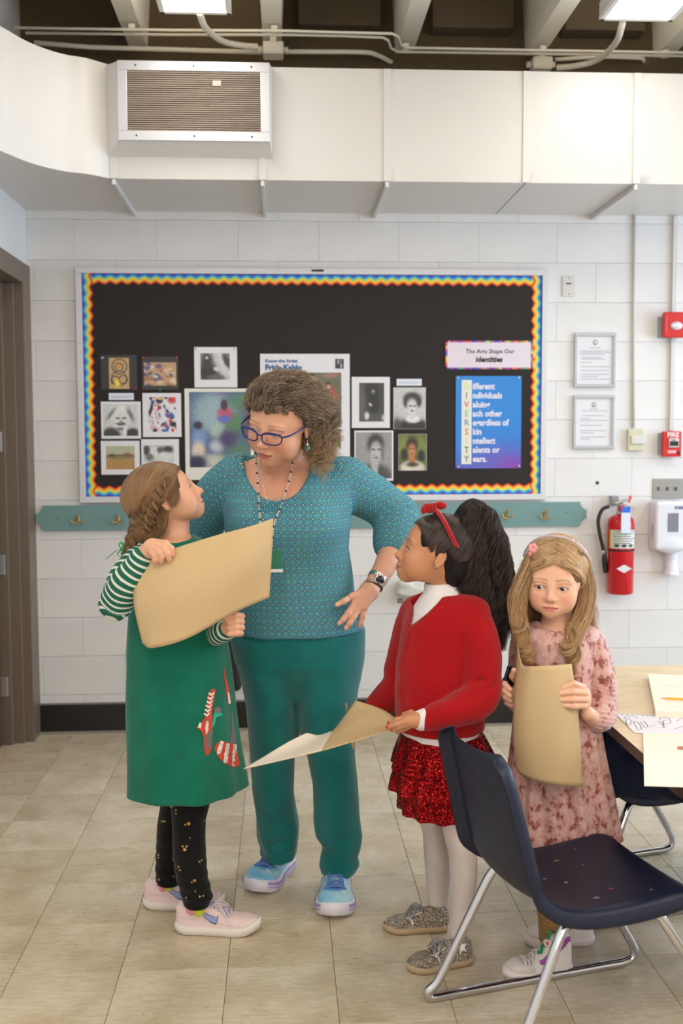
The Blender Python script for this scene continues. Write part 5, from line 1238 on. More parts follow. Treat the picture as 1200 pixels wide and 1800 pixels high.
# --- blouse
def blouse_mat():
    m = Mat('patterned_jersey', (60, 150, 170), .75, spec=.25); c = m.attr('puv', True); sp = m.n('ShaderNodeSeparateXYZ'); m.l(c, sp.inputs[0])
    per = .0205
    x = m.math('MULTIPLY', sp.outputs[0], 1/per); y = m.math('MULTIPLY', sp.outputs[1], 1/per)
    def cell(ox, oy):
        fx = m.math('SUBTRACT', m.math('FRACT', m.math('ADD', x, ox)), .5); fy = m.math('SUBTRACT', m.math('FRACT', m.math('ADD', y, oy)), .5)
        return fx, fy, m.math('SQRT', m.math('ADD', m.math('MULTIPLY', fx, fx), m.math('MULTIPLY', fy, fy))), m.math('ADD', m.math('ABSOLUTE', fx), m.math('ABSOLUTE', fy))
    fx, fy, r1, d1 = cell(0, 0); gx, gy, r2, d2 = cell(.5, .5)
    def less(v, t): return m.math('LESS_THAN', v, t)
    def ringm(r, a, w_): return m.math('LESS_THAN', m.math('ABSOLUTE', m.math('SUBTRACT', r, a)), w_)
    col = m.mix(m.noise(m.coord(), 30, 2), (34, 116, 156), (48, 138, 164))
    col = m.mix(less(d2, .26), col, (86, 78, 116)); col = m.mix(ringm(r1, .40, .040), col, (108, 176, 112))
    col = m.mix(ringm(r2, .40, .035), col, (30, 84, 160)); col = m.mix(less(d1, .30), col, (18, 76, 146)); col = m.mix(ringm(d1, .30, .030), col, (132, 190, 130))
    col = m.mix(less(d1, .17), col, (36, 140, 172)); col = m.mix(less(d1, .10), col, (196, 206, 110)); col = m.mix(less(d2, .11), col, (212, 210, 120))
    m.base(col); m.bump(m.noise(m.coord('Object', (1, 1, .4)), 16, 3), .35, .008); return m.m
M_blouse = blouse_mat()
S = Shape(); S.slices(torso, .02, fold=torso_fold)
for px in (455, 545): S.ell(P(px, 925, 3.33), (.075, .055, .065), k=.06)
shL = [P(420, 838, 3.5), P(385, 872, 3.54), P(358, 915, 3.59), P(342, 950, 3.61), P(330, 968, 3.60)]; rL = [.072, .070, .062, .056, .052]
shR = [P(595, 846, 3.5), P(640, 866, 3.53), P(680, 893, 3.56), P(697, 912, 3.55), P(693, 940, 3.51), P(687, 962, 3.48)]; rR = [.072, .068, .062, .060, .054, .050]
S.chain(shL, rL, .035, sm=9); S.chain(shR, rR, .035, sm=11); S.ell(P(606, 828, 3.50), (.055, .06, .045), k=.04); S.ell(P(412, 832, 3.50), (.045, .06, .05), k=.03)
S.cap(P(700, 905, 3.55), P(711, 899, 3.56), .040, .030, .03)
# neck opening
cN = P(487, 800, 3.40); aN = (P(549, 800, 3.4).x-P(427, 800, 3.4).x)/2; bN = cN.z-P(487, 879, 3.40).z
def neck(X, Y, Z):
    dx = (X-cN.x)/aN; dz = (Z-cN.z)/np.where(Z < cN.z, bN, .2); d = (np.sqrt(dx**2+dz**2)-1)*aN*.9
    return np.maximum(d, Y-3.50-DY)
S.raw(neck, (cN.x-aN-.02, 3.05, cN.z-bN-.02), (cN.x+aN+.02, 3.52+DY, cN.z+.22), .003, 's')
S.ell(P(497, 806, 3.52), (.072, .09, .06), k=.004, mode='s')
cf = P(686, 969, 3.475)
V, T, Q = S.data(.0052)
V = push(V, T, Q, wob(V, .0045, 34, 3)*(.5+.5*np.clip((1.2-V[:, 2])*6, 0, 1)))
bl = poly_obj('blouse', V, T, Q, M_blouse, tch)
V = world_verts(bl); U = np.zeros_like(V)
tz = np.array(sorted(torso)); cx = np.interp(V[:, 2], tz[:, 0], tz[:, 1]); rx = np.interp(V[:, 2], tz[:, 0], tz[:, 3]); ry = np.interp(V[:, 2], tz[:, 0], tz[:, 4]); cy = np.interp(V[:, 2], tz[:, 0], tz[:, 2])
an = np.arctan2((V[:, 0]-cx)/rx, -(V[:, 1]-cy)/ry); U[:, 0] = an*.205; U[:, 1] = V[:, 2]
def arm_uv(V, pts, rad, U, pick):
    c = catmull(pts, 24); sl = np.concatenate([[0], np.cumsum(np.linalg.norm(np.diff(c, axis=0), axis=1))]); T_, N_, B_ = frames(c)
    d = np.linalg.norm(V[:, None]-c[None], axis=2); i = d.argmin(1); rr_ = np.interp(i/23, np.linspace(0, 1, len(rad)), rad); q_ = V-c[i]
    a = np.arctan2((q_*N_[i]).sum(1), (q_*B_[i]).sum(1)); m = pick & (d.min(1) < rr_*1.7)
    U[m, 0] = a[m]*.062; U[m, 1] = sl[i][m]+(q_[m]*T_[i][m]).sum(1); return m
arm_uv(V, shL, rL, U, V[:, 0] < P(398, 900, 3.5).x); arm_uv(V, shR, rR, U, V[:, 0] > P(612, 900, 3.5).x)
vec_attr(bl, U)
# --- trousers
S = Shape(); S.slices(hips, .02).slices(legL, .025, fold=lambda a, Z: 1+.012*np.sin(3*a+Z*9)).slices(legR, .025, fold=lambda a, Z: 1+.012*np.sin(3*a-Z*8))
S.cap(P(517, 1140, 3.325), P(520, 1290, 3.38), .006, .014, .012, 's')
S.chain([P(566, 1478, 3.43), P(590, 1490, 3.42), P(624, 1478, 3.43)], [.008]*3, .02, 's', sm=8); S.chain([P(464, 1497, 3.54), P(495, 1484, 3.53), P(520, 1492, 3.54)], [.006]*3, .02, 's', sm=8)
V, T, Q = S.data(.0055); low = np.clip((.42-V[:, 2])*5, 0, 1)
V = push(V, T, Q, wob(V, .0035, 26, 9)+low*wob(V, .006, 45, 4))
M_trou = Mat('teal_twill', (8, 108, 106), .8, spec=.25); c = M_trou.coord(); M_trou.base(M_trou.ramp(M_trou.noise(c, 10, 4), [(.3, (6, 98, 98)), (.7, (12, 114, 110))])); M_trou.b.inputs['Sheen Weight'].default_value = .25; M_trou.bump(M_trou.noise(M_trou.coord('Object', (600, 600, 1400)), 1, 2), .2, .0006); M_trou = M_trou.m
poly_obj('trousers', V, T, Q, M_trou, tch)
M_seam = simple('seam_thread', (10, 96, 96), .8)
# --- shoes
M_run = Mat('pale_blue_mesh', (160, 210, 226), .7); c = M_run.coord(); M_run.base(M_run.ramp(M_run.noise(c, 14, 3), [(.35, (120, 186, 226)), (.6, (176, 218, 226))])); M_run.bump(M_run.noise(c, 700, 1), .4, .0008); M_run = M_run.m
M_lil = Mat('lilac_foam', (176, 150, 216), .55); M_lil = M_lil.m; M_pfoam = simple('white_foam', (226, 222, 234), .55); M_llace = simple('slate_lace', (104, 134, 196), .7); M_tong = simple('tongue_blue', (92, 146, 214), .7)
for lab, toe, heel in (('pale blue and lilac running shoe, its toe pointing to the lower left', (445, 1577, 0), (508, 1516, 0)), ('pale blue and lilac running shoe, its toe pointing forward', (588, 1621, 0), (592, 1534, 0))):
    a = PZ(toe[0], toe[1], 0); b = PZ(heel[0], heel[1], 0); d = (a-b).normalized(); b = a-d*.285
    e, up, q_ = shoe('running_shoe', a, b, tch, M_run, M_pfoam, .125, .118, .040, .022, lab, .012, toebox=.052)
    w_, tp, rk, he, ax, sd, L = q_
    strips = []
    for zz_, hh in ((.030, .010), (.017, .0035)):
        for s in (-1, 1):
            V = []; F = []; ts = np.linspace(.10, .93, 24)
            for i, t in enumerate(ts):
                for dz in (-1, 1): V.append(he+ax*L*t+sd*(s*(w_(t)+.0046))+Vector((0, 0, zz_+dz*hh*.5+rk(t))))
            F = [(2*i, 2*i+2, 2*i+3, 2*i+1) for i in range(23)]; strips.append((np.array([tuple(v) for v in V]), F))
    v, f = join_data(strips); mesh_obj('midsole_stripe', v, f, M_lil, e, True)
    strip_on('toe_bumper', up, [(.955, .35), (.975, pi/2), (.955, pi-.35)], [.12, .3, .12], simple('mint_toe', (170, 212, 208), .6), e, .002)
    patch('tongue', up, 0, [(.42, pi/2-.5), (.72, pi/2-.45), (.76, pi/2), (.72, pi/2+.45), (.42, pi/2+.5)], M_tong, e, .003)
    laces(e, up, .46, .70, 5, M_llace, .0026, .45, bow=False, o=.006)
    strip_on('reflective_dash', up, [(.80, pi/2-.25), (.84, pi/2-.45)], [.10, .10], M_pfoam, e, .003, 6)
# --- glasses
M_gl = simple('blue_acetate', (18, 34, 104), .15); M_lens = Mat('lens', (255, 255, 255), .0); M_lens.b.inputs['Transmission Weight'].default_value = 1; M_lens.b.inputs['IOR'].default_value = 1.03; M_lens = M_lens.m
gl = bpy.data.objects.new('glasses', None); COL.objects.link(gl); gl.parent = tch; gl['label'] = 'blue framed glasses'
def G(x, z, y=-.1115): return hT.p(x, y+abs(x)**2*3.2, z-.006+(y+.1115)*.0)
for s in (-1, 1):
    o_ = []
    for k in range(33):
        a = 2*pi*k/32; c_, s_ = math.cos(a), math.sin(a)
        x = .0335+.0265*math.copysign(abs(c_)**.78, c_)+(.003*max(0, s_)*c_); z = .0175*math.copysign(abs(s_)**.75, s_)*(1.0 if s_ > 0 else 1.0)
        o_.append(G(s*x, z+.002*c_, -.1105))
    v, f = tube_data(o_, [(.0019+.0014*max(0, math.sin(2*pi*k_/32)))*hT.s for k_ in range(33)], 0, 8, cap=False); mesh_obj('rim', v, f, M_gl, gl, True)
    c0 = sum((Vector(p_) for p_ in o_[:-1]), Vector())/32; vv = [tuple(p_) for p_ in o_[:-1]]
    mesh_obj('lens', vv, [tuple(range(32))], M_lens, gl)
    tube('temple_arm', [G(s*.060, .009, -.112), hT.p(s*.073, -.080, .005), hT.p(s*.080, -.03, .006), hT.p(s*.081, .012, .006), hT.p(s*.080, .03, -.01)], .0027*hT.s, M_gl, gl, 16, 6)
tube('bridge', [G(-.008, .004), G(0, .008, -.115), G(.008, .004)], .0022*hT.s, M_gl, gl, 8, 6)
# --- earring, necklace, badge, watch, bangles, ring
M_silver = simple('silver', (214, 212, 206), .2, 1.0); M_turq = simple('turquoise', (40, 130, 122), .25)
ep = hT.p(.081, .004, -.036); e = bpy.data.objects.new('earring', None); COL.objects.link(e); e.parent = tch
tube('ear_wire', [ep, ep+Vector((0, -.002, -.012))], .0008, M_silver, e, 0, 6); S = Shape(); S.chain([ep+Vector((0, -.004, -.014)), ep+Vector((.001, -.004, -.028))], [.0035, .0085], .004); S.obj('silver_drop', .0012, M_silver, e)
S = Shape(); S.chain([ep+Vector((0, -.009, -.018)), ep+Vector((.001, -.011, -.028))], [.002, .0058], .004); S.obj('turquoise_stone', .0012, M_turq, e)
nl = [P(449, 800, 3.385), P(452, 840, 3.345), P(455, 880, 3.315), P(457, 915, 3.255), P(462, 950, 3.23), P(470, 975, 3.24)]; nr = [P(516, 800, 3.40), P(509, 840, 3.350), P(497, 880, 3.315), P(482, 920, 3.255), P(478, 950, 3.235), P(477, 972, 3.24)]
M_bead = simple('pearly_bead', (206, 196, 178), .3, .3); M_bead2 = simple('dark_bead', (60, 64, 60), .3)
bl_, bd_ = [], []
for path in (nl, nr):
    c = catmull(path, 60); L_ = np.concatenate([[0], np.cumsum(np.linalg.norm(np.diff(c, axis=0), axis=1))]); n = int(L_[-1]/.0085)
    for i in range(n):
        p_ = [np.interp((i+.5)*L_[-1]/n, L_, c[:, k]) for k in range(3)]
        (bd_ if i % 4 == 3 else bl_).append(lathe_data([(.0005, -.0036), (.0028, -.0024), (.0038, 0), (.0028, .0024), (.0005, .0036)], p_, (0, 0, 1), 8))
v, f = join_data(bl_); nk = mesh_obj('bead_necklace', v, f, M_bead, tch, True); v, f = join_data(bd_); mesh_obj('dark_beads', v, f, M_bead2, nk, True)['kind'] = 'stuff'; nk['kind'] = 'stuff'
tube('fine_chain', [P(456, 805, 3.38), P(463, 850, 3.335), P(470, 885, 3.31), P(474, 905, 3.29)], .0007, M_silver, tch, 14, 5)
bc = P(481, 986, 3.235); bd = box('name_badge', bc, (.052, .004, .066), simple('badge_green', (20, 112, 84), .4), tch, .002); box('badge_strip', bc+Vector((.002, -.0025, -.029)), (.050, .002, .010), simple('badge_white', (226, 226, 230), .4), bd)
tube('badge_lanyard', [bc+Vector((0, 0, .03)), P(478, 965, 3.24)], .001, M_silver, bd, 0, 6)
wd = (P(674, 1000, 3.425)-wr_).normalized()
def wring(name, c, rad, r, mat, tilt=0, parent=tch, seg=8, sq=1.0, extra=Vector((0, 0, 0))):
    ax_ = (wd+extra).normalized(); n1 = ax_.cross(Vector((0, 1, 0))).normalized(); n2 = ax_.cross(n1); pts_ = [c+n1*rad*math.cos(a)+n2*rad*sq*math.sin(a) for a in np.linspace(0, 2*pi, 37)]
    v, f = tube_data(pts_, r, 0, seg, cap=False); return mesh_obj(name, v, f, mat, parent, True)
wc = wr_+wd*.018; wt = bpy.data.objects.new('wrist_watch', None); COL.objects.link(wt); wt.parent = tch
for k in range(5): wring('link_band', wc+wd*(-.006+.003*k), .0312, .0021, M_silver, parent=wt)
fc_ = wc+Vector((0.002, -.0315, 0)); ax_ = Vector((.12, -1, -.1)).normalized()
lathe('watch_case', [(.0165, -.004), (.0175, 0), (.0165, .004), (.0135, .005)], fc_, M_silver, wt, ax_, 24); lathe('dial', [(.0132, 0), (.0132, .0008)], fc_+ax_*.0052, simple('dial_black', (24, 22, 26), .15), wt, ax_, 24)
for d_ in (Vector((.004, 0, .004)), Vector((.003, 0, -.007))): tube('watch_hand', [fc_+ax_*.0066, fc_+ax_*.0066+d_], .0005, M_silver, wt, 0, 5)
wring('thin_bangle', wr_+wd*-.004, .0300, .0011, M_silver, extra=Vector((-.25, 0, .1))); wring('silver_bangle', wr_-wd*.014, .0325, .0016, M_silver, extra=Vector((-.3, .1, 0))); wring('beaded_bracelet', wr_-wd*.019, .0315, .0030, simple('black_beads', (40, 42, 40), .3), extra=Vector((-.25, .1, .1)))
rg = P(613.5, 1050.5, 3.338); ra_ = (P(604, 1057, 3.322)-P(617, 1049, 3.345)).normalized(); n1 = ra_.cross(Vector((0, 1, 0))).normalized(); n2 = ra_.cross(n1)
v, f = tube_data([rg+n1*.0118*math.cos(a)+n2*.0118*math.sin(a) for a in np.linspace(0, 2*pi, 25)], .0016, 0, 6, cap=False); mesh_obj('ring', v, f, M_silver, tch, True)
# --- hair
M_h1 = hair_mat('curly_hair_strands', (48, 36, 30), (150, 130, 112), .4, (186, 154, 112)); M_h1c = cap_mat('curly_hair_mass', (72, 58, 48))
S = Shape()
hT.E(S, (0, .032, .042), (.084, .092, .086), .02); hT.E(S, (0, -.006, .040), (.0720, .0770, .0800), .01); hT.E(S, (0, .015, .076), (.056, .060, .034), .03); hT.E(S, (0, .085, -.01), (.080, .062, .085), .04); hT.E(S, (.070, .06, -.045), (.032, .045, .07), .03); hT.E(S, (-.070, .06, -.045), (.028, .045, .07), .03)
# keep the face and ears clear
hT.E(S, (0, -.092, -.030), (.095, .083, .120), .006, 's'); hT.E(S, (0, -.05, -.07), (.09, .07, .07), .01, 's'); hT.E(S, (.088, -.005, -.020), (.020, .030, .045), .006, 's'); hT.E(S, (-.088, -.005, -.020), (.020, .030, .045), .006, 's')
hc_ = S.obj('hair', .0045, M_h1c, tch)
paths = []; R = np.random.RandomState(2)
for i in range(230):                                   # curls combed up from the hairline and back over the crown
    th_ = R.uniform(-1.75, 1.75); f_ = R.uniform(0, 1)
    line = (lambda q_: (.072*math.sin(q_), -.068+.070*abs(math.sin(q_))**1.6,   .020+.044*math.cos(q_)))(th_)
    crown = (.078*math.sin(th_), .045, .045+.080*math.cos(th_)); hgt_ = .010+.010*R.rand()
    x0, y0, z0 = [line[k]*(1-f_)+crown[k]*f_ for k in range(3)]
    n_ = Vector((x0/.076, (y0-.02)/.093, (z0-.034)/.080)).normalized()
    base = Vector((0, .020, .034))+Vector((n_.x*(.078+.005*(1-f_)), n_.y*.094, n_.z*(.082+.003*(1-f_)))); q1_ = base+n_*hgt_+Vector((0, -.004*(1-f_), .006)); q2_ = base+n_*(hgt_+.006)+Vector((x0*.10, .045, .004)); q3_ = base+n_*.010+Vector((x0*.05, .080, -.012-.02*f_))
    paths.append(lock([hT.p(*(base-n_*.004)), hT.p(*q1_), hT.p(*q2_), hT.p(*q3_)], [.006, .011, .012, .006], 28, 28, curl=.0066, freq=21, rnd=.3, clump=1, seed=i))
for i in range(110):                                    # temples: hair swept back from the side of the face
    sx_ = R.choice((-1, 1)); t_ = R.rand(); a = Vector((sx_*(.052+.028*t_), -.052+.050*t_, .060-.056*t_)); b = a+Vector((sx_*.008, .028, .010)); c = b+Vector((sx_*.004, .040, -.004)); d = c+Vector((-sx_*.004, .030, -.02))
    paths.append(lock([hT.p(*a), hT.p(*b), hT.p(*c), hT.p(*d)], [.006, .009, .010, .006], 26, 26, curl=.0045, freq=16, rnd=.3, clump=1, seed=1500+i))
for i in range(150):                                   # long spirals that fall behind the ears and down the neck
    s = R.choice((-1, 1), p=(.36, .64)); x0 = s*R.uniform(.020, .092); y0 = R.uniform(.03, .13) if abs(x0) < .06 else R.uniform(.034, .12)
    a = hT.p(x0*.9, y0*.8, R.uniform(.02, .09)); o1 = hT.R @ Vector((s*.022, .014, 0))
    ln = R.uniform(.10, .19)*(1.0 if s > 0 else .85); b = a+o1+Vector((R.uniform(-.008, .012)*s, .01, -ln*.4)); c = b+Vector((s*R.uniform(0, .018), .004, -ln*.4)); d = c+Vector((s*R.uniform(-.012, .02), -.004, -ln*.3))
    paths.append(lock([a, b, c, d], [.005, .011, .011, .007], 24, 34, curl=.0072, freq=30, rnd=.35, clump=1, seed=500+i))
for i in range(60):                                    # loose wisps round the outline
    s = R.choice((-1, 1)); a = hT.p(s*R.uniform(.03, .085), R.uniform(.0, .12), R.uniform(-.03, .10)); v_ = (a-hT.p(0, .03, .03)).normalized()
    paths.append(lock([a, a+v_*.02, a+v_*.03+Vector((.004*s, 0, -.03)), a+v_*.034+Vector((.008*s, 0, -.06))], [.003, .01, .016, .02], 4, 22, curl=.006, freq=24, rnd=.5, seed=900+i))
hair_obj('hair_strands', paths, .00050, M_h1, hc_)
gp = []
for k in range(9):
    x_ = 458+k*4.4; gp.append(tube_data([P(x_, 876+abs(k-4)*-.6, 3.302), P(x_+(k-4)*.6, 893, 3.292), P(x_+(k-4)*.9, 908, 3.290)], [.0008, .0011, .0004], 10, 6))
v, f = join_data(gp); mesh_obj('neckline_gathers', v, f, simple('gather_fabric', (66, 140, 166), .8), bl, True)
# ================================================================== the girl in the green dress
SG = (222, 168, 136); YG = 3.27
M_skin2 = skin_mat('skin_fair', SG)
gg = empty('person', (P(310, 1500, YG).x, YG+DY, 0), 'girl with braided brown hair in a green dress over striped sleeves, looking up', 'person')
hG = Head(P(292, 878, YG), rot(97, -29, 2), s=1.0, j=.84, open_=.8, gaze=(0, .25), nose=.95, cheek=1.02, lips=1.15, kid=1)
drs = [rowpx(938, 285, 335, 3.28, .05), rowpx(948, 256, 352, 3.27, .085), rowpx(965, 246, 366, 3.27, .098), rowpx(1000, 242, 380, 3.27, .105), rowpx(1040, 236, 386, 3.27, .108), rowpx(1080, 227, 391, 3.27, .115), rowpx(1150, 222, 398, 3.27, .13), rowpx(1250, 221, 410, 3.27, .145), rowpx(1330, 222, 419, 3.27, .158), rowpx(1386, 223, 427, 3.27, .168)]
S = Shape(); hG.build(S)
S.chain([hG.p(0, .03, -.03), P(303, 925, 3.285), P(300, 962, 3.28)], [.048, .046, .052], .018); S.slices(drs[:4], .02, grow=-.010, round_=.02)
S.chain([P(248, 990, 3.06), P(257, 972, 3.045), P(266, 962, 3.035)], [.022, .022, .023], .01)
S.ell(P(270, 963, 3.03), (.024, .015, .024), k=.012)
gf = [[(274, 953, 3.025), (291, 955, 3.012), (301, 964, 3.010), (303, 974, 3.014)], [(273, 958, 3.018), (287, 963, 3.004), (295, 974, 3.002), (297, 983, 3.006)], [(270, 963, 3.014), (280, 971, 3.000), (284, 979, 3.002), (283, 986, 3.006)], [(266, 968, 3.014), (271, 976, 3.002), (273, 983, 3.004), (272, 988, 3.008)]]
for f_ in gf: finger(S, [P(*q_) for q_ in f_], [.0098, .0092, .0084, .0075], .004)
S.chain([P(262, 968, 3.05), P(275, 978, 3.06), P(290, 985, 3.06)], [.010, .009, .008], .005)
# lower fist
S.chain([P(385, 1112, 3.16), P(400, 1104, 3.12)], [.022, .022], .01); S.ell(P(408, 1099, 3.11), (.021, .018, .034), k=.01)
for k in range(4):
    y = 1083+k*10.2; S.chain([P(425-(k == 3)*2, y, 3.105), P(415, y-1, 3.084), P(403, y+.5, 3.086)], [.0092, .0098, .0086], .0035)
S.chain([P(400, 1095, 3.10), P(397, 1082, 3.085), P(404, 1074, 3.082)], [.010, .009, .008], .005)
hd = S.data(.0020)
S2 = Shape(); S2.slices(drs[3:], .02, grow=-.02)
armG = [P(262, 978, 3.20), P(232, 1015, 3.13), P(203, 1066, 3.08), P(218, 1040, 3.045), P(248, 988, 3.055)]
armG = [P(262, 975, 3.20), P(222, 1020, 3.14), P(200, 1068, 3.10)]; foreG = [P(200, 1068, 3.10), P(222, 1028, 3.07), P(250, 982, 3.055)]
S2.chain(armG, [.034, .032, .030], .01).chain(foreG, [.030, .027, .022], .01)
armG2 = [P(345, 985, 3.32), P(362, 1060, 3.33), P(368, 1110, 3.27)]; foreG2 = [P(368, 1110, 3.27), P(388, 1112, 3.17), P(398, 1106, 3.13)]
S2.chain(armG2, [.034, .032, .030], .01).chain(foreG2, [.030, .026, .022], .01)
gl1 = [rowpx(1370, 296, 374, 3.225, .075), rowpx(1400, 299, 370, 3.245, .066), rowpx(1418, 300, 368, 3.245, .062), rowpx(1440, 302, 362, 3.245, .056), rowpx(1470, 303, 361, 3.245, .056), rowpx(1500, 303, 362, 3.245, .057), rowpx(1540, 309, 365, 3.245, .050), rowpx(1560, 315, 370, 3.245, .046), rowpx(1576, 319, 374, 3.245, .044), rowpx(1592, 325, 369, 3.245, .040)]
gl2 = [rowpx(1370, 280, 345, 3.33, .07), rowpx(1400, 284, 335, 3.38, .062), rowpx(1450, 276, 325, 3.41, .056), rowpx(1500, 274, 322, 3.43, .054), rowpx(1535, 273, 318, 3.43, .046), rowpx(1553, 276, 317, 3.43, .042)]
S2.slices(gl1, .01, grow=-.006).slices(gl2, .01, grow=-.006)
V, T, Q = merge([hd, S2.data(.008)]); body = poly_obj('body', V, T, Q, M_skin2, gg); V, C = paint(body, SG)
hG.colors(V, C, SG, (206, 112, 108), (150, 116, 84), (226, 140, 122), browy=.023, brow_w=.0034, liner=(90, 60, 46)); C_ear = near(V, hG.p(-.078, .008, -.01), .02)[:, None]*.35; C = C*(1-C_ear)+np.array(lin((216, 120, 96)))*C_ear
for f_ in gf:
    m = near(V, Vector(P(*f_[-1]))+Vector((0, 0, 0)), .010)[:, None]*.4; C = C*(1-m)+np.array(lin((226, 140, 120)))*m
col_attr(body, C); hG.eyes(gg, (86, 110, 124))
# dress
M_green = fabric('green_jersey', (6, 102, 80), 800, .15, .85, .08, .2, .9)
S = Shape(); S.slices(drs, .02, grow=.002, fold=lambda a, Z: 1+np.clip((1.15-Z)*.12, 0, .085)*(np.sin(5*a+1.0)*.6+np.sin(9*a+.5)*.4))
S.ell(P(276, 962, 3.22), (.045, .045, .035), k=.03); S.ell(P(335, 962, 3.32), (.045, .045, .035), k=.03)
S.ell(P(309, 938, 3.24), (.050, .085, .028), k=.004, mode='s')
V, T, Q = S.data(.0052); V = push(V, T, Q, wob(V,   .0035, 20, 21))
dG = poly_obj('dress', V, T, Q, M_green, gg)
# striped sleeves
M_str = Mat('green_white_stripes', (20, 96, 76), .85); sp = M_str.n('ShaderNodeSeparateXYZ'); M_str.l(M_str.attr('puv', True), sp.inputs[0])
fr = M_str.math('FRACT', M_str.math('MULTIPLY', sp.outputs[1], 1/.0188)); M_str.base(M_str.mix(M_str.math('LESS_THAN', fr, .34), (14, 92, 72), (216, 218, 206))); M_str.bump(M_str.noise(M_str.coord(), 800, 2), .15, .001); M_str = M_str.m
def sleeve(name, runs, mat, parent, extra=(), vox=.004, amp=.0025, k=.012, cut=None):
    S = Shape()
    for pts, rad in runs: S.chain(pts, rad, k, sm=9)
    for c_, r_ in extra: S.ell(c_, r_, k=.02)
    V, T, Q = S.data(vox); V = push(V, T, Q, wob(V, amp, 60, 3)); o = poly_obj(name, V, T, Q, mat, parent); V = world_verts(o)
    U = np.zeros_like(V); best = np.full(len(V), 9.); base = 0
    for pts, rad in runs:
        c = catmull(pts, 30); sl = np.concatenate([[0], np.cumsum(np.linalg.norm(np.diff(c, axis=0), axis=1))]); T_, N_, B_ = frames(c)
        d = np.linalg.norm(V[:, None]-c[None], axis=2); i = d.argmin(1); q_ = V-c[i]; m = d.min(1) < best
        U[m, 0] = np.arctan2((q_*N_[i]).sum(1), (q_*B_[i]).sum(1))[m]*.04; U[m, 1] = (base+sl[i]+(q_*T_[i]).sum(1))[m]; best = np.minimum(best, d.min(1)); base += sl[-1]
    vec_attr(o, U); return o
sleeve('striped_sleeve', [([P(258, 978, 3.20), P(226, 1010, 3.14), P(203, 1062, 3.10)], [.042, .047, .046]), ([P(203, 1062, 3.10), P(222, 1022, 3.065), P(244, 990, 3.052), P(251, 978, 3.048)], [.046, .042, .031, .027])], M_str, gg)
sleeve('striped_sleeve', [(armG2, [.042, .040, .040]), ([P(368, 1110, 3.27), P(384, 1112, 3.18), P(396, 1107, 3.135)], [.040, .034, .030])], M_str, gg)
# leggings with gold stars
M_leg = fabric('black_velvet', (14, 12, 14), 500, .2, .85, .2, .1)
S = Shape(); fo = lambda a, Z: 1+np.clip((.30-Z)*.2, 0, .04)*np.sin(Z*170+a); S.slices(gl1, .01, fold=fo, round_=.008).slices(gl2, .01, fold=fo, round_=.008)
lg = S.obj('leggings', .0045, M_leg, gg)
M_gold = simple('gold_foil', (226, 186, 110), .3, .6)
for rows, lst in ((lg, ((349.5, 1412, 1.8), (325.5, 1450, 2.2), (331.5, 1448, 4), (321, 1488, 2.6), (328, 1488, 2.6), (324.5, 1493.5, 4), (350.5, 1515, 2.6), (354.5, 1512, 2), (341.8, 1548, 3.6), (337, 1551, 2), (343, 1567, 2), (327, 1578, 2.2), (351, 1576, 2.6), (357, 1575, 2), (309, 1424, 2), (309, 1430, 2), (360, 1443, 2), (333.5, 1473, 1.4), (313.5, 1524, 2.4), (316, 1530, 2.2))), (lg, ((300.5, 1417, 3.6), (285, 1444, 2.6), (289, 1444, 2.4), (278, 1503, 2.2), (278, 1508, 2), (303, 1511, 1.6), (279, 1546.5, 2.2), (305, 1541, 2), (321.5, 1398, 3), (319, 1394, 1.6)))):
    for x, y, r in lst: decal('gold_star', rows, star(x, y, r, x), M_gold, lg)
for x, y, r in ((321, 1399, 3), (324.5, 1394, 2.2)): decal('gold_star', lg, star(x, y, r, x), M_gold, lg)
# applique
M_ared = simple('applique_red', (196, 66, 44), .8); M_awh = Mat('applique_floral', (226, 220, 208), .8); vo = M_awh.noise(M_awh.coord(), 190, 2); M_awh.base(M_awh.ramp(vo, [(.38, (150, 60, 80)), (.44, (226, 220, 208)), (.60, (226, 220, 208)), (.66, (90, 120, 90))])); M_awh = M_awh.m
M_agr = simple('applique_grey', (112, 104, 100), .85); M_atl = simple('applique_teal', (40, 168, 146), .8); M_apl = simple('applique_cream', (226, 216, 206), .8)
ap = dict(o=(200, 1120), sc=4)
def D_(nm, pl, m, off=.006): decal(nm, dG, pl, m, dG, off*.45, **ap)
D_('striped_tail', [(688, 366), (706, 364), (715, 376), (704, 430), (692, 500), (690, 572), (652, 560), (654, 480), (664, 410)], M_ared)
for k in range(6): yy = 384+k*29; xx = 706-k*6.5; D_('tail_stripe', [(xx-40, yy+4), (xx-16, yy+16), (xx+2, yy-2), (xx, yy+12), (xx-17, yy+30), (xx-42, yy+16)], M_apl, .008)
D_('fox_body', [(650, 548), (622, 596), (580, 637), (612, 650), (630, 700), (632, 770), (645, 832), (662, 830), (684, 790), (690, 740), (692, 640), (692, 560)], M_ared)
D_('fox_ear', [(604, 598), (590, 634), (612, 642), (616, 610)], M_apl, .008); D_('fox_chest', [(650, 590), (642, 640), (650, 690), (664, 650), (668, 590)], M_awh, .008)
D_('fox_grey_part', [(642, 690), (664, 672), (694, 650), (692, 700), (680, 770), (658, 800), (640, 752)], M_agr, .009)  # grey cloth piece of the fox
D_('sprig', [(700, 548), (722, 500), (742, 520), (766, 548), (728, 542), (706, 620), (690, 640)], M_atl, .008); D_('berry', [(730+24*math.cos(k*.7), 514+24*math.sin(k*.7)) for k in range(9)], M_agr, .010)
D_('big_tail', [(745, 728), (800, 744), (860, 752), (872, 820), (884, 902), (850, 916), (784, 892), (742, 852), (708, 790), (716, 756)], M_ared)
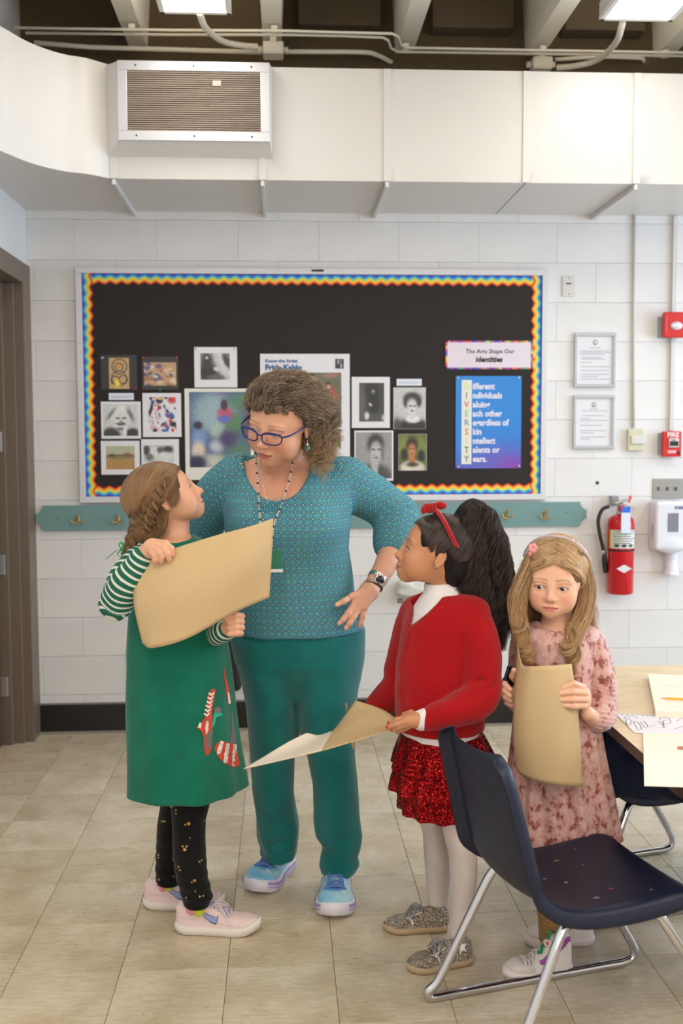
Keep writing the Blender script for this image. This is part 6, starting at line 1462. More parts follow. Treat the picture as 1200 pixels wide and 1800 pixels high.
for a_, b_ in (((752, 730), (724, 826)), ((794, 744), (772, 886)), ((842, 752), (832, 908))): D_('tail_stripe', [a_, (a_[0]+22, a_[1]+6), (b_[0]+26, b_[1]-6), b_, ((a_[0]+b_[0])/2-6, (a_[1]+b_[1])/2)], M_awh, .008)
D_('side_fox', [(772, 212), (790, 290), (804, 340), (818, 400), (824, 468), (806, 470), (792, 400), (780, 320)], M_ared); D_('side_fox_face', [(800, 380), (812, 400), (822, 466), (806, 468)], M_apl, .008); D_('grey_trunk', [(824, 480), (838, 560), (858, 700), (858, 752), (812, 748), (834, 700), (826, 600)], M_agr)
# socks and shoes
M_sock = simple('lime_sock', (206, 216, 70), .8); M_sockp = simple('pink_sock_heel', (236, 150, 170), .8)
for rows, dx in ((gl1, 0), (gl2, 0)):
    a = min(rows); c = Vector((a[1], a[2], a[0]))
    S = Shape(); S.chain([c+Vector((0, 0, .02)), c+Vector((.004, .004, -.016))], [.027, .020], .004); S.obj('sock', .004, M_sock, gg)
    S = Shape(); S.chain([c+Vector((-.016, -.004, .01)), c+Vector((-.018, 0, -.012))], [.018, .016], .004); S.obj('sock_heel', .004, M_sockp, gg)
M_pk = Mat('pale_pink_mesh', (226, 200, 200), .7); M_pk.bump(M_pk.noise(M_pk.coord(), 600, 1), .3, .0006); M_pk = M_pk.m; M_off = simple('off_white_foam', (222, 214, 204), .6); M_lace = simple('lilac_white_lace', (214, 202, 210), .7); M_sw = simple('swoosh_lilac', (140, 148, 200), .5); M_swo = simple('swoosh_navy', (58, 80, 120), .5); M_over = simple('overlay_cream', (220, 208, 198), .6)
for lab, tx, hx_, yy in (('nearer pale pink running shoe', 458, 309, 1640), ('farther pale pink running shoe', 395, 253, 1597)):
    a, b = PZ(tx, yy-1, 0), PZ(hx_, yy-3, 0)
    e, up, q_ = shoe('running_shoe', a, b, gg, M_pk, M_off, .088, .100, .029, .020, lab, .006, toebox=.040)
    w_, tp, rk, he, ax, sd, L = q_
    strip_on('swoosh_outline', up, [(.165, pi-.82), (.30, pi-.60), (.42, pi-.38), (.50, pi-.38), (.525, pi-.80)], [.02, .10, .17, .20, .02], M_swo, e, .0022); strip_on('swoosh', up, [(.18, pi-.80), (.30, pi-.60), (.42, pi-.38), (.495, pi-.40), (.518, pi-.74)], [.01, .07, .13, .16, .01], M_sw, e, .0034)
    strip_on('toe_overlay', up, [(.78, pi-.25), (.93, pi-.5), (.985, pi/2), (.93, .5)], [.20, .22, .30, .2], M_over, e, .0018); strip_on('toe_tip', up, [(.975, pi/2+.8), (.99, pi/2), (.975, pi/2-.8)], [.2, .25, .2], M_swo, e, .003)
    patch('tongue', up, 0, [(.40, pi/2-.45), (.66, pi/2-.40), (.66, pi/2+.40), (.40, pi/2+.45)], simple('tongue_lilac', (196, 188, 206), .7), e, .004); laces(e, up, .44, .66, 4, M_lace, .0022, .5, o=.006)
    v, f = tube_data([up(t, pi-.28, .0012) for t in np.linspace(.05, .7, 12)], .0012, 24, 6); mesh_obj('side_seam', v, f, M_over, e, True)
# hair
scalp_g = lambda *a, **k: scalp(*a, bumps=((0, -.018, .030, .0770, .0730, .0755), (0, .07, -.03, .074, .062, .064)), **k)
M_hg = hair_mat('brown_hair_strands', (68, 46, 30), (172, 132, 90), .35, (156, 118, 76)); M_hgc = cap_mat('brown_hair_mass', (96, 68, 44))
S = Shape(); hG.E(S, (0, .024, .036), (.081, .099, .085), .02); hG.E(S, (0, -.018, .030), (.0755, .0715, .0740), .01); hG.E(S, (0, .07, -.03), (.066, .052, .055), .03); S.chain([hG.p(-.035, .085, -.045), P(240, 935, 3.235), P(228, 962, 3.20), P(212, 1000, 3.19)], [.032, .022, .012, .009], .02)
hG.E(S, (0, -.125, -.040), (.12, .082, .148), .008, 's'); hG.E(S, (0, -.045, -.085), (.09, .07, .07), .01, 's'); hG.E(S, (-.083, -.006, -.022), (.022, .028, .034), .006, 's'); hG.E(S, (.083, -.006, -.022), (.022, .028, .034), .006, 's')
hc_ = S.obj('hair', .004, M_hgc, gg); paths = []
for sx in (-1, 1):
    n = 3600 if sx < 0 else 900
    paths.append(scalp_g(hG, [(sx*.05, -.93, .37), (sx*.06, -.78, .62), (sx*.08, -.45, .95), (sx*.05, 0, 1), (sx*.05, .5, .85), (sx*.1, .9, .4)], [(sx*.84, .28, .12), (sx*.82, .42, .02), (sx*.76, .52, -.12), (sx*.62, .70, -.32), (sx*.46, .82, -.45), (sx*.3, .95, -.5)], n, jit=.05, seed=sx+2, depth=.05, wave=.014, fr=9, bulge=.02))
    paths.append(scalp_g(hG, hairline(sx), [(sx*.86, .18, .10), (sx*.86, .22, .0), (sx*.84, .34, -.12), (sx*.80, .42, -.26), (sx*.76, .5, -.4), (sx*.72, .55, -.5)], n//2, jit=.04, seed=sx+9, depth=.07, wave=.022, fr=8, bulge=.035))
    paths.append(scalp_g(hG, [(sx*.1, .98, .2), (sx*.5, .85, .1), (sx*.3, .9, -.2), (sx*.1, .95, -.3), (0, .85, -.5)], [(sx*.40, .80, -.60), (sx*.42, .78, -.66), (sx*.50, .70, -.7)], n//2, jit=.07, seed=sx+19, depth=.06))
    paths.append(scalp_g(hG, [(sx*.9, .10, -.15), (sx*.85, .3, -.3), (sx*.7, .5, -.4)], [(sx*.55, .70, -.75), (sx*.50, .72, -.75), (sx*.46, .74, -.8)], n//5, jit=.07, seed=sx+29, depth=.10))
bp = [hG.p(-.074, -.040, .050), hG.p(-.086, -.004, .040), hG.p(-.088, .030, .012), hG.p(-.078, .062, -.020), hG.p(-.056, .088, -.052), P(236, 938, 3.215), P(227, 962, 3.195), P(216, 990, 3.19)]
paths += braid(bp, [.008, .0105, .012, .013, .014, .013, .011, .008], 210, 4.6, 90)
paths += braid([hG.p(-.050, .030, .066), hG.p(-.072, .060, .010), hG.p(-.062, .086, -.035), P(243, 932, 3.22)], [.006, .010, .011, .010], 150, 2.6, 60, 40)
paths.append(lock([P(213, 992, 3.19), P(205, 1008, 3.185), P(192, 1026, 3.18), P(186, 1036, 3.18)], [.007, .010, .009, .003], 160, 20, rnd=.3, seed=3))
for k in range(20):
    r_ = random.Random(k); a = hG.p(-.070+.006*r_.random(), -.050+.02*r_.random(), .040-.03*r_.random()); e_ = hG.p(-.082, -.014+.02*r_.random(), -.008-.03*r_.random())
    paths.append(lock([a, (a+e_)/2+Vector((.006, -.006, -.004)), e_], [.002, .005, .004], 20, 18, curl=.002, freq=8, rnd=.6, seed=k))
R = np.random.RandomState(77)
for k in range(46):
    a = hG.p(R.uniform(-.062, .03), R.uniform(.085, .112), R.uniform(-.035, .03)); m_ = hG.p(R.uniform(-.070, -.01), R.uniform(.098, .118), R.uniform(-.075, -.045)); e_ = P(233+R.uniform(-5, 5), 946+R.uniform(-6, 6), 3.205)
    paths.append(lock([a, m_, e_], [.008, .012, .007], 60, 20, rnd=.3, seed=k))
for k in range(20):
    a = hG.p(-.080, R.uniform(.010, .05), R.uniform(-.035, -.010)); m_ = hG.p(-.066, R.uniform(.05, .075), R.uniform(-.09, -.06)); e_ = P(236+R.uniform(-5, 5), 948+R.uniform(-6, 6), 3.20)
    paths.append(lock([a, m_, e_], [.006, .010, .007], 50, 20, rnd=.3, seed=100+k))
hair_obj('hair_strands', paths, .00042, M_hg, hc_)
M_rib = simple('green_ribbon', (16, 150, 60), .4); rb = bpy.data.objects.new('hair_ribbon', None); COL.objects.link(rb); rb.parent = gg; rb['label'] = 'thin green ribbon bow'
for pts in ([(213, 965), (209, 957), (214, 954), (216, 962), (212, 968)], [(212, 966), (203, 969), (194, 976), (186, 983)], [(212, 968), (206, 974), (214, 979), (218, 972)]):
    tube('ribbon_loop', [P(a, b, 3.165-.002*i) for i, (a, b) in enumerate(pts)], .0042, M_rib, rb, 16, 8, flat=.25)
# her sheet
top = [P(238, 990, 3.045), P(300, 966, 3.030), P(380, 941, 3.045), P(440, 925, 3.07), P(480, 911, 3.13)]
mid = [P(235, 1060, 3.030), P(300, 1048, 2.995), P(380, 1018, 3.01), P(440, 992, 3.04), P(477, 984, 3.10)]
bot = [P(250, 1130, 3.050), P(268, 1139, 3.020), P(330, 1122, 3.01), P(410, 1078, 3.045), P(473, 1050, 3.09)]
o = surf('kraft_paper_sheet', [top, mid, bot], M_kraft, None, 30, 20); tag(o, 'large kraft paper sheet held up by the girl in the green dress', 'paper', 'kraft paper sheets held by the three girls')
# ================================================================== the girl in red
SR = (190, 134, 98); YR = 3.09
M_skin3 = skin_mat('skin_brown', SR)
rg_ = empty('person', (P(775, 1500, YR).x, YR+DY, 0), 'girl in red cardigan and sequin skirt with a long dark curly ponytail', 'person')
hR = Head(P(762, 976, 3.075), rot(-91, -17, -2), s=1.0, j=.85, open_=.75, gaze=(0, .18), nose=.93, cheek=1.04, lips=1.25, kid=1, up=1.06)
tor = [rowpx(1040, 748, 812, 3.09, .060), rowpx(1052, 734, 832, 3.09, .085), rowpx(1070, 722, 846, 3.09, .105), rowpx(1100, 711, 850, 3.09, .110), rowpx(1150, 703, 848, 3.09, .114), rowpx(1200, 699, 845, 3.09, .118), rowpx(1245, 699, 848, 3.09, .125), rowpx(1278, 702, 846, 3.09, .128)]
S = Shape(); hR.build(S)
S.chain([hR.p(0, .03, -.03), P(778, 1020, 3.09), P(780, 1050, 3.09)], [.045, .040, .046], .016)
# near hand with red nails
S.chain([P(752, 1262, 2.935), P(738, 1264, 2.925)], [.021, .021], .01); S.ell(P(724, 1267, 2.92), (.026, .018, .020), Matrix.Rotation(.35, 3, 'Y'), k=.012)
rf = [[(712, 1262, 2.925), (697, 1266, 2.93), (684, 1271, 2.94)], [(712, 1268, 2.912), (697, 1273, 2.915), (682, 1278, 2.925)], [(714, 1273, 2.915), (701, 1278, 2.918), (690, 1283, 2.928)], [(717, 1277, 2.922), (706, 1282, 2.930), (698, 1286, 2.94)]]
for f_ in rf: finger(S, [P(*q_) for q_ in f_], [.0092, .0085, .0070], .004)
S.chain([P(733, 1258, 2.94), P(722, 1254, 2.955), P(710, 1256, 2.965)], [.0105, .0095, .0075], .006)
hd = S.data(.0020)
S2 = Shape(); S2.slices(tor, .02, grow=-.022)
aN = [P(826, 1082, 3.03), P(845, 1140, 3.00), P(848, 1210, 2.975)]; fN = [P(848, 1210, 2.975), P(815, 1240, 2.94), P(748, 1264, 2.93)]
aF = [P(728, 1085, 3.17), P(712, 1150, 3.20), P(700, 1205, 3.21)]; fF = [P(700, 1205, 3.21), P(680, 1228, 3.24), P(660, 1246, 3.25)]
for c_ in (aN, aF): S2.chain(c_, [.032, .030, .028], .01)
for c_ in (fN, fF): S2.chain(c_, [.028, .025, .020], .01)
S2.chain([P(660, 1246, 3.25), P(643, 1262, 3.25)], [.02, .022], .01)
for k in range(4): S2.chain([P(642, 1262+k*4, 3.24), P(630, 1268+k*5, 3.235), P(621, 1273+k*5, 3.24)], [.010, .009, .008], .004)
S2.chain([P(645, 1262, 3.24), P(632, 1264, 3.23), P(622, 1268, 3.225)], [.010, .009, .008], .004)
lf = [rowpx(1400, 736, 785, 3.230, .062), rowpx(1445, 737, 778, 3.237, .058), rowpx(1465, 743, 784, 3.245, .054), rowpx(1500, 745, 790, 3.255, .052), rowpx(1540, 748, 790, 3.261, .050), rowpx(1575, 750, 787, 3.266, .042), rowpx(1600, 753, 785, 3.265, .036), rowpx(1614, 752, 787, 3.260, .036)]
ln_ = [rowpx(1400, 772, 828, 3.020, .064), rowpx(1440, 774, 822, 3.031, .060), rowpx(1465, 779, 828, 3.038, .056), rowpx(1500, 788, 838, 3.048, .054), rowpx(1540, 791, 838, 3.059, .052), rowpx(1580, 791, 833, 3.071, .046), rowpx(1620, 789, 824, 3.072, .038), rowpx(1650, 784, 819, 3.067, .035), rowpx(1668, 782, 818, 3.062, .036)]
S2.slices(lf, .01, grow=-.004).slices(ln_, .01, grow=-.004)
V, T, Q = merge([hd, S2.data(.008)]); body = poly_obj('body', V, T, Q, M_skin3, rg_); V, C = paint(body, SR)
hR.colors(V, C, SR, (170, 88, 82), (58, 40, 34), (200, 120, 92), browy=.023, brow_w=.0042, liner=(30, 20, 18))
for f_ in rf[:3]:
    m = near(V, Vector(P(*f_[-1]))+Vector((-.004, -.004, .002)), .0062)[:, None]; m = np.clip(m*1.6-.4, 0, 1); C = C*(1-m)+np.array(lin((190, 24, 40)))*m
col_attr(body, C); hR.eyes(rg_, (44, 28, 22))
# white turtleneck
M_rib = fabric('white_rib_knit', (224, 218, 220), 700, .2, .85, .05); 
S = Shape(); S.slices(tor, .01, grow=-.004, round_=.01); S.chain([P(777, 1030, 3.09), P(779, 1052, 3.09)], [.052, .060], .02); S.ell(P(777, 1014, 3.09), (.06, .07, .020), Matrix.Rotation(-.12, 3, 'Y'), k=.004, mode='s')
S.slices([rowpx(1250, 702, 846, 3.09, .126), rowpx(1284, 704, 842, 3.09, .130), rowpx(1292, 708, 838, 3.09, .128)], .008)
tn = S.obj('turtleneck', .0038, M_rib, rg_)
S = Shape(); S.chain([P(741, 1266, 2.93), P(747, 1264, 2.932)], [.029, .030], .004); S.obj('shirt_cuff', .003, M_rib, rg_)
# cardigan
M_card = fabric('red_knit', (160, 6, 16), 900, .3, .9, .04, .15, .5)
S = Shape(); S.slices(tor, .02, grow=.006)
S.chain(aN, [.050, .049, .047], .022, sm=8); S.chain([aN[-1], P(835, 1236, 2.95), P(800, 1250, 2.935), P(749, 1264, 2.932)], [.047, .045, .040, .0315], .02, sm=8)
S.chain(aF, [.048, .046, .044], .02, sm=8); S.chain(fF, [.044, .040, .031], .015, sm=8); S.ell(P(826, 1068, 3.05), (.05, .05, .035), k=.03); S.ell(P(735, 1068, 3.15), (.04, .05, .035), k=.03)
def tri(*pp):
    pts = [P(a, b, 3.0) for a, b in pp]; cxm = sum(p.x for p in pts)/3; czm = sum(p.z for p in pts)/3; E_ = []
    for i in range(3):
        a, b = pts[i], pts[(i+1) % 3]; n = Vector((b.z-a.z, 0, a.x-b.x)).normalized()
        if n.x*(cxm-a.x)+n.z*(czm-a.z) > 0: n = -n
        E_.append((a.x, a.z, n.x, n.z))
    def fn(X, Y, Z):
        d = None
        for ax_, az_, nx_, nz_ in E_:
            v = (X-ax_)*nx_+(Z-az_)*nz_; d = v if d is None else np.maximum(d, v)
        return np.maximum(d, Y-3.12-DY)+0*Y
    return fn, (min(p.x for p in pts), 2.70, min(p.z for p in pts)), (max(p.x for p in pts), 3.13+DY, max(p.z for p in pts))
f_, lo_2, hi_2 = tri((741, 1030), (812, 1020), (724, 1107)); S.raw(f_, lo_2, hi_2, .003, 's')
S.ell(P(778, 1030, 3.09), (.066, .08, .035), k=.004, mode='s')
gp = [onrows(tor, *q_, .004) for q_ in ((723, 1108), (716, 1140), (710, 1180), (709, 1220), (714, 1250), (718, 1280))]; S.chain([P(803, 1096, 2.955), P(800, 1140, 2.945), P(806, 1180, 2.935), P(822, 1204, 2.915)], [.002, .004, .005, .004], .022, 's', sm=12)
S.chain([P(850, 1195, 2.935), P(830, 1200, 2.925), P(815, 1212, 2.90)], [.003, .004, .003], .014, 's', sm=6); S.chain([P(868, 1205, 2.93), P(845, 1222, 2.905)], [.003, .003], .014, 's')
V, T, Q = S.data(.0036); fz = np.clip(1-np.abs(V[:, 2]-P(800, 1215, 3).z)*8, 0, 1)
V = push(V, T, Q, wob(V, .0030, 26, 12)*np.clip((P(780, 1110, 3).z-V[:, 2])*8, .15, 1)+fz*wob(V, .004, 60, 5)); cg = poly_obj('cardigan', V, T, Q, M_card, rg_)
gp2 = [p_+Vector((-.006, -.002, 0)) for p_ in gp]; tube('placket_edge', gp2, .0030, M_card, cg, 24, 8); tube('placket_gap', [p_+Vector((.001, -.004, 0)) for p_ in gp], .0011, simple('dark_red_gap', (70, 4, 10), .9), cg, 24, 6)
for k in range(7): 
    p_ = onrows(tor, (722, 728, 777, 745, 712, 735, 690)[k] if k < 6 else 705, (1078, 1068, 1068, 1100, 1075, 1060, 1160)[k], .009); lathe('sparkle', [(.0012, 0), (.0008, .001)], p_, simple('sparkle_gold', (240, 220, 180), .2, .5), cg, (0, -1, 0), 6)
# tiered sequin skirt
M_seq = Mat('red_sequins', (196, 12, 24), .22, .75); c = M_seq.coord()
vo = M_seq.n('ShaderNodeTexVoronoi'); vo.inputs['Scale'].default_value = 300; M_seq.l(c, vo.inputs['Vector'])
vs_ = M_seq.n('ShaderNodeVectorMath', operation='SUBTRACT'); M_seq.l(vo.outputs['Color'], vs_.inputs[0]); vs_.inputs[1].default_value = (.5, .5, .5)
sc2 = M_seq.n('ShaderNodeVectorMath', operation='SCALE'); M_seq.l(vs_.outputs[0], sc2.inputs[0]); sc2.inputs['Scale'].default_value = 1.5
ge = M_seq.n('ShaderNodeNewGeometry'); ad = M_seq.n('ShaderNodeVectorMath', operation='ADD'); M_seq.l(ge.outputs['Normal'], ad.inputs[0]); M_seq.l(sc2.outputs[0], ad.inputs[1])
nm = M_seq.n('ShaderNodeVectorMath', operation='NORMALIZE'); M_seq.l(ad.outputs[0], nm.inputs[0]); M_seq.l(nm.outputs[0], M_seq.b.inputs['Normal'])
M_seq.base(M_seq.ramp(vo.outputs['Distance'], [(.15, (224, 16, 28)), (.6, (110, 4, 10))])); M_seq = M_seq.m
sk = bpy.data.objects.new('tiered_skirt', None); COL.objects.link(sk); sk.parent = rg_
for i, rows in enumerate(([rowpx(1284, 703, 846, 3.09, .126), rowpx(1300, 700, 854, 3.09, .134), rowpx(1344, 690, 872, 3.09, .150)], [rowpx(1320, 699, 850, 3.09, .132), rowpx(1345, 694, 862, 3.09, .140), rowpx(1384, 686, 872, 3.09, .152)], [rowpx(1370, 702, 852, 3.09, .128), rowpx(1400, 702, 858, 3.09, .136), rowpx(1420, 702, 862, 3.09, .146)])):
    S = Shape(); zt = max(rows)[0]; S.slices(rows, .01, fold=lambda a, Z, zt=zt, i=i: 1+np.clip((zt-Z)*.75, 0, .055)*np.sin(13*a+i*2.1+Z*4)); V, T, Q = S.data(.0045); poly_obj('skirt_tier', push(V, T, Q, wob(V, .0015, 60, i)), T, Q, M_seq, sk)
M_tight = fabric('white_tights', (206, 194, 190), 900, .1, .8, .04)
S = Shape(); S.slices(lf, .01).slices(ln_, .01); S.obj('tights', .005, M_tight, rg_)
# glitter sneakers
M_glit = Mat('silver_glitter', (190, 178, 160), .25, .6); c = M_glit.coord(); vo = M_glit.n('ShaderNodeTexVoronoi'); vo.inputs['Scale'].default_value = 520; M_glit.l(c, vo.inputs['Vector'])
vs_ = M_glit.n('ShaderNodeVectorMath', operation='SUBTRACT'); M_glit.l(vo.outputs['Color'], vs_.inputs[0]); vs_.inputs[1].default_value = (.5, .5, .5)
ge = M_glit.n('ShaderNodeNewGeometry'); sc2 = M_glit.n('ShaderNodeVectorMath', operation='SCALE'); M_glit.l(vs_.outputs[0], sc2.inputs[0]); sc2.inputs['Scale'].default_value = 1.8
ad = M_glit.n('ShaderNodeVectorMath', operation='ADD'); M_glit.l(ge.outputs['Normal'], ad.inputs[0]); M_glit.l(sc2.outputs[0], ad.inputs[1]); nm = M_glit.n('ShaderNodeVectorMath', operation='NORMALIZE'); M_glit.l(ad.outputs[0], nm.inputs[0]); M_glit.l(nm.outputs[0], M_glit.b.inputs['Normal'])
sp = M_glit.n('ShaderNodeSeparateColor'); M_glit.l(vo.outputs['Color'], sp.inputs[0]); M_glit.base(M_glit.ramp(sp.outputs[0], [(.1, (120, 108, 92)), (.5, (176, 164, 146)), (.95, (226, 218, 204))])); M_glit = M_glit.m
M_tansole = simple('tan_rubber', (180, 154, 122), .6); M_cream2 = simple('cream_leather', (224, 214, 204), .5); M_slace = simple('silver_lace', (170, 168, 170), .35, .6)
for lab, a, b, st in (('glitter sneaker with white star, nearer the chair', PZ(715, 1709, 0), PZ(829, 1690, 0), 1), ('glitter sneaker behind the starred one', PZ(673, 1636, 0), PZ(789, 1634, 0), 0)):
    e, up, q_ = shoe('glitter_sneaker', a, b, rg_, M_glit, M_tansole, .080, .078, .021, .006, lab, 0, toebox=.036)
    # heading -X: the side towards the camera is angle 0
    strip_on('eyelet_stay', up, [(.56, .35), (.60, .75), (.62, 1.0)], [.28, .16, .12], M_cream2, e, .002); strip_on('eyelet_stay', up, [(.46, 1.02), (.56, 1.05), (.66, 1.1)], [.12, .12, .12], M_cream2, e, .0024); strip_on('eyelet_stay', up, [(.46, pi-1.02), (.56, pi-1.05), (.66, pi-1.1)], [.12, .12, .12], M_cream2, e, .0024)
    patch('tongue', up, 0, [(.40, pi/2-.35), (.66, pi/2-.30), (.66, pi/2+.30), (.40, pi/2+.35)], M_glit, e, .005); laces(e, up, .42, .62, 4, M_slace, .0026, .5, o=.007)
    strip_on('heel_tab', up, [(.02, .9), (.01, pi/2), (.02, pi-.9)], [.5, .4, .5], M_cream2, e, .002, 10)
    if st: patch('white_star', up, 0, [(.20+.085*(1 if k % 2 == 0 else .42)*math.cos(k*pi/5+.2), .66+.42*(1 if k % 2 == 0 else .42)*math.sin(k*pi/5+.2)) for k in range(10)], simple('star_white', (232, 226, 222), .5), e, .006)
# hair
scalp_r = lambda *a, **k: scalp(*a, bumps=((0, -.018, .030, .0760, .0720, .0750), (0, .07, -.03, .062, .042, .052)), **k)
M_hr = hair_mat('dark_hair_strands', (18, 12, 12), (78, 58, 52), .3); M_hrc = cap_mat('dark_hair_mass', (20, 15, 16))
S = Shape(); hR.E(S, (0, .026, .037), (.079, .094, .083), .02); hR.E(S, (0, -.018, .030), (.0745, .0705, .0735), .01); hR.E(S, (0, .07, -.03), (.060, .04, .05), .03)
hR.E(S, (0, -.124, -.040), (.12, .085, .150), .010, 's'); hR.E(S, (0, -.040, -.085), (.09, .07, .068), .01, 's'); hR.E(S, (-.083, -.006, -.022), (.022, .030, .036), .006, 's'); hR.E(S, (.083, -.006, -.022), (.022, .030, .036), .006, 's')
pony = [([P(806, 925, 3.09), P(822, 900, 3.09), P(840, 898, 3.10), P(852, 930, 3.10)], [.028, .034, .036, .04]), ([P(835, 905, 3.10), P(842, 950, 3.10), P(846, 1000, 3.10), P(855, 1050, 3.10), P(866, 1095, 3.09), P(872, 1125, 3.08)], [.038, .056, .066, .060, .040, .022]), ([P(815, 960, 3.09), P(822, 1010, 3.09), P(838, 1060, 3.08)], [.04, .040, .03])]
mass(pony, S, .02, .66)
V, T, Q = S.data(.004); V = push(V, T, Q, wob(V, .006, 60, 8)*np.clip((V[:, 0]-P(800, 1, 3.09).x)*20, 0, 1)); hc_ = poly_obj('hair', V, T, Q, M_hrc, rg_); paths = []
pc = tuple(hR.M.inverted() @ P(812, 918, 3.09)); gd = (pc[0]/.08, (pc[1]-.02)/.09, (pc[2]-.034)/.08)
for sx in (-1, 1):
    n = 2600 if sx > 0 else 700
    paths.append(scalp_r(hR, [hd_(sx*a_, b_+.006, c_+.004) for a_, b_, c_ in ((.004, -.070, .066), (.035, -.066, .062), (.056, -.054, .050), (.070, -.040, .032), (.076, -.026, .012), (.080, -.012, -.012))], [gd]*3, n*2, rad=(.080, .0965, .084), jit=.05, seed=sx+2, depth=.05, wave=.008, fr=9))
    paths.append(scalp_r(hR, [(sx*.96, .05, .0), (sx*.95, .25, -.25), (sx*.75, .6, -.5), (sx*.3, .85, -.6), (0, .9, -.6)], [gd]*3, n//2, rad=(.080, .0965, .084), jit=.06, seed=sx+9, depth=.06))
R = np.random.RandomState(6)
for i in range(120):
    u = R.uniform(-1, 1); dy = R.uniform(-.07, .05); q_ = R.uniform(.55, 1.0); end = R.uniform(.6, 1)
    wpx = lambda base, half: base+u*half
    pts = [(814+R.uniform(-6, 6), 918+R.uniform(-10, 8), 3.09), (wpx(838, 18), 892+abs(u)*10+R.uniform(-4, 10), 3.09+dy*.5), (wpx(845, 38), 950+R.uniform(-8, 8), 3.10+dy), (wpx(848, 47), 1005+R.uniform(-10, 10), 3.10+dy), (wpx(857, 44), 1060+R.uniform(-12, 12), 3.10+dy*.9)]
    if end > .68: pts.append((wpx(864, 28), 1098+R.uniform(-10, 10), 3.09+dy*.6))
    if end > .84: pts.append((wpx(872, 10), 1138+R.uniform(-12, 10), 3.08+dy*.3))
    paths.append(lock([P(*t_) for t_ in pts], [.004, .008, .010, .011, .011, .009, .004], 80, 46, curl=.0095, freq=30, rnd=.4, clump=1, seed=i))
for i in range(90):
    u = R.choice((1, .9, -.8)); y0 = R.uniform(930, 1080); x0 = 845+u*R.uniform(30, 44)+(y0-950)*.09
    paths.append(lock([P(x0-10*u, y0-25, 3.07), P(x0+2*u, y0, 3.07), P(x0+8*u+R.uniform(-3, 6), y0+30, 3.07), P(x0+9*u+R.uniform(-4, 8), y0+60, 3.07)], [.003, .006, .008, .010], 5, 30, curl=.005, freq=34, rnd=.5, seed=300+i))
hair_obj('hair_strands', paths, .00042, M_hr, hc_)
# headband with bow, earring
M_velv = fabric('red_velvet', (160, 6, 16), 500, .2, .8, .1, .4); hb = bpy.data.objects.new('headband', None); COL.objects.link(hb); hb.parent = rg_; hb['label'] = 'red velvet headband with a bow'
arc = [(sx_*.0885*math.sin(t_), -.046+.088*(t_/1.5)**1.5, .034+.0905*math.cos(t_)) for sx_, t_ in [(-1, t) for t in np.linspace(1.5, 0, 14)]+[(1, t) for t in np.linspace(.1, 1.5, 14)]]
V = []; F = []
for i, (x, y, z) in enumerate(arc):
    n_ = Vector((x/.0885, 0, (z-.034)/.09)).normalized()
    for dy_, dn in ((-.0085, 0), (-.0070, .0035), (0, .0048), (.0070, .0035), (.0085, 0), (0, -.003)): V.append(hR.p(x+n_.x*dn, y+dy_, z+n_.z*dn))
F = [(i*6+k, i*6+(k+1) % 6, (i+1)*6+(k+1) % 6, (i+1)*6+k) for i in range(len(arc)-1) for k in range(6)]; mesh_obj('band', V, F, M_velv, hb, True)
bc_ = P(763, 892, 3.07)
S = Shape(); S.ell(P(754, 893.5, 3.06), (.021, .012, .0145), Matrix.Rotation(.22, 3, 'Y'), k=.003); S.ell(P(774, 888.5, 3.075), (.018, .011, .0120), Matrix.Rotation(.05, 3, 'Y'), k=.003); S.ell(P(744, 897, 3.055), (.008, .010, .0115), k=.005)
S.box(P(763, 891, 3.055), (.0055, .012, .0125), rnd=.004, k=.004); S.obj('bow', .0016, M_velv, hb)
ep = hR.p(.083, .000, -.034); er = bpy.data.objects.new('earring', None); COL.objects.link(er); er.parent = rg_
for k, m_ in ((0, M_silver), (1, M_velv), (2, M_silver)): lathe('earring_stud', [(.0005, -.002), (.0026, 0), (.0005, .002)], ep+Vector((.001*k-.001, -.004, -.004*k)), m_, er, (0, -1, 0), 10)
# her sheet, bent and seen almost from the edge, and the pencil she holds under it
rows = [[P(716, 1276, 2.955), P(705, 1270, 3.02), P(672, 1247, 3.10), P(625, 1231, 3.17)], [P(640, 1298, 2.95), P(632, 1285, 3.03), P(618, 1268, 3.10), P(606, 1257, 3.17)], [P(565, 1320, 2.95), P(572, 1306, 3.02), P(580, 1293, 3.10), P(583, 1286, 3.16)], [P(490, 1338, 2.96), P(515, 1323, 3.02), P(548, 1304, 3.09), P(560, 1293, 3.14)], [P(428, 1352, 2.98), P(462, 1332, 3.03), P(505, 1306, 3.08), P(539, 1289, 3.12)]]
o = empty('kraft_paper_sheet', rows[0][0]); surf('kraft_side', rows, M_kraft, o, 24, 36)
cs_ = rows[2:]; cs_[0] = rows[2]; surf('cream_side', [[p_+Vector((0, -.0003, .0016)) for p_ in r_] for r_ in cs_], simple('cream_paper_side', (226, 214, 198), .75), o, 24, 26)
tag(o, 'kraft paper sheet held flat and bent by the girl in red', 'paper', 'kraft paper sheets held by the three girls')
a, b = P(622, 1322, 3.20), P(608, 1236, 3.225); pencil(a, b, 'yellow pencil standing upright behind the bent sheet of the girl in red')
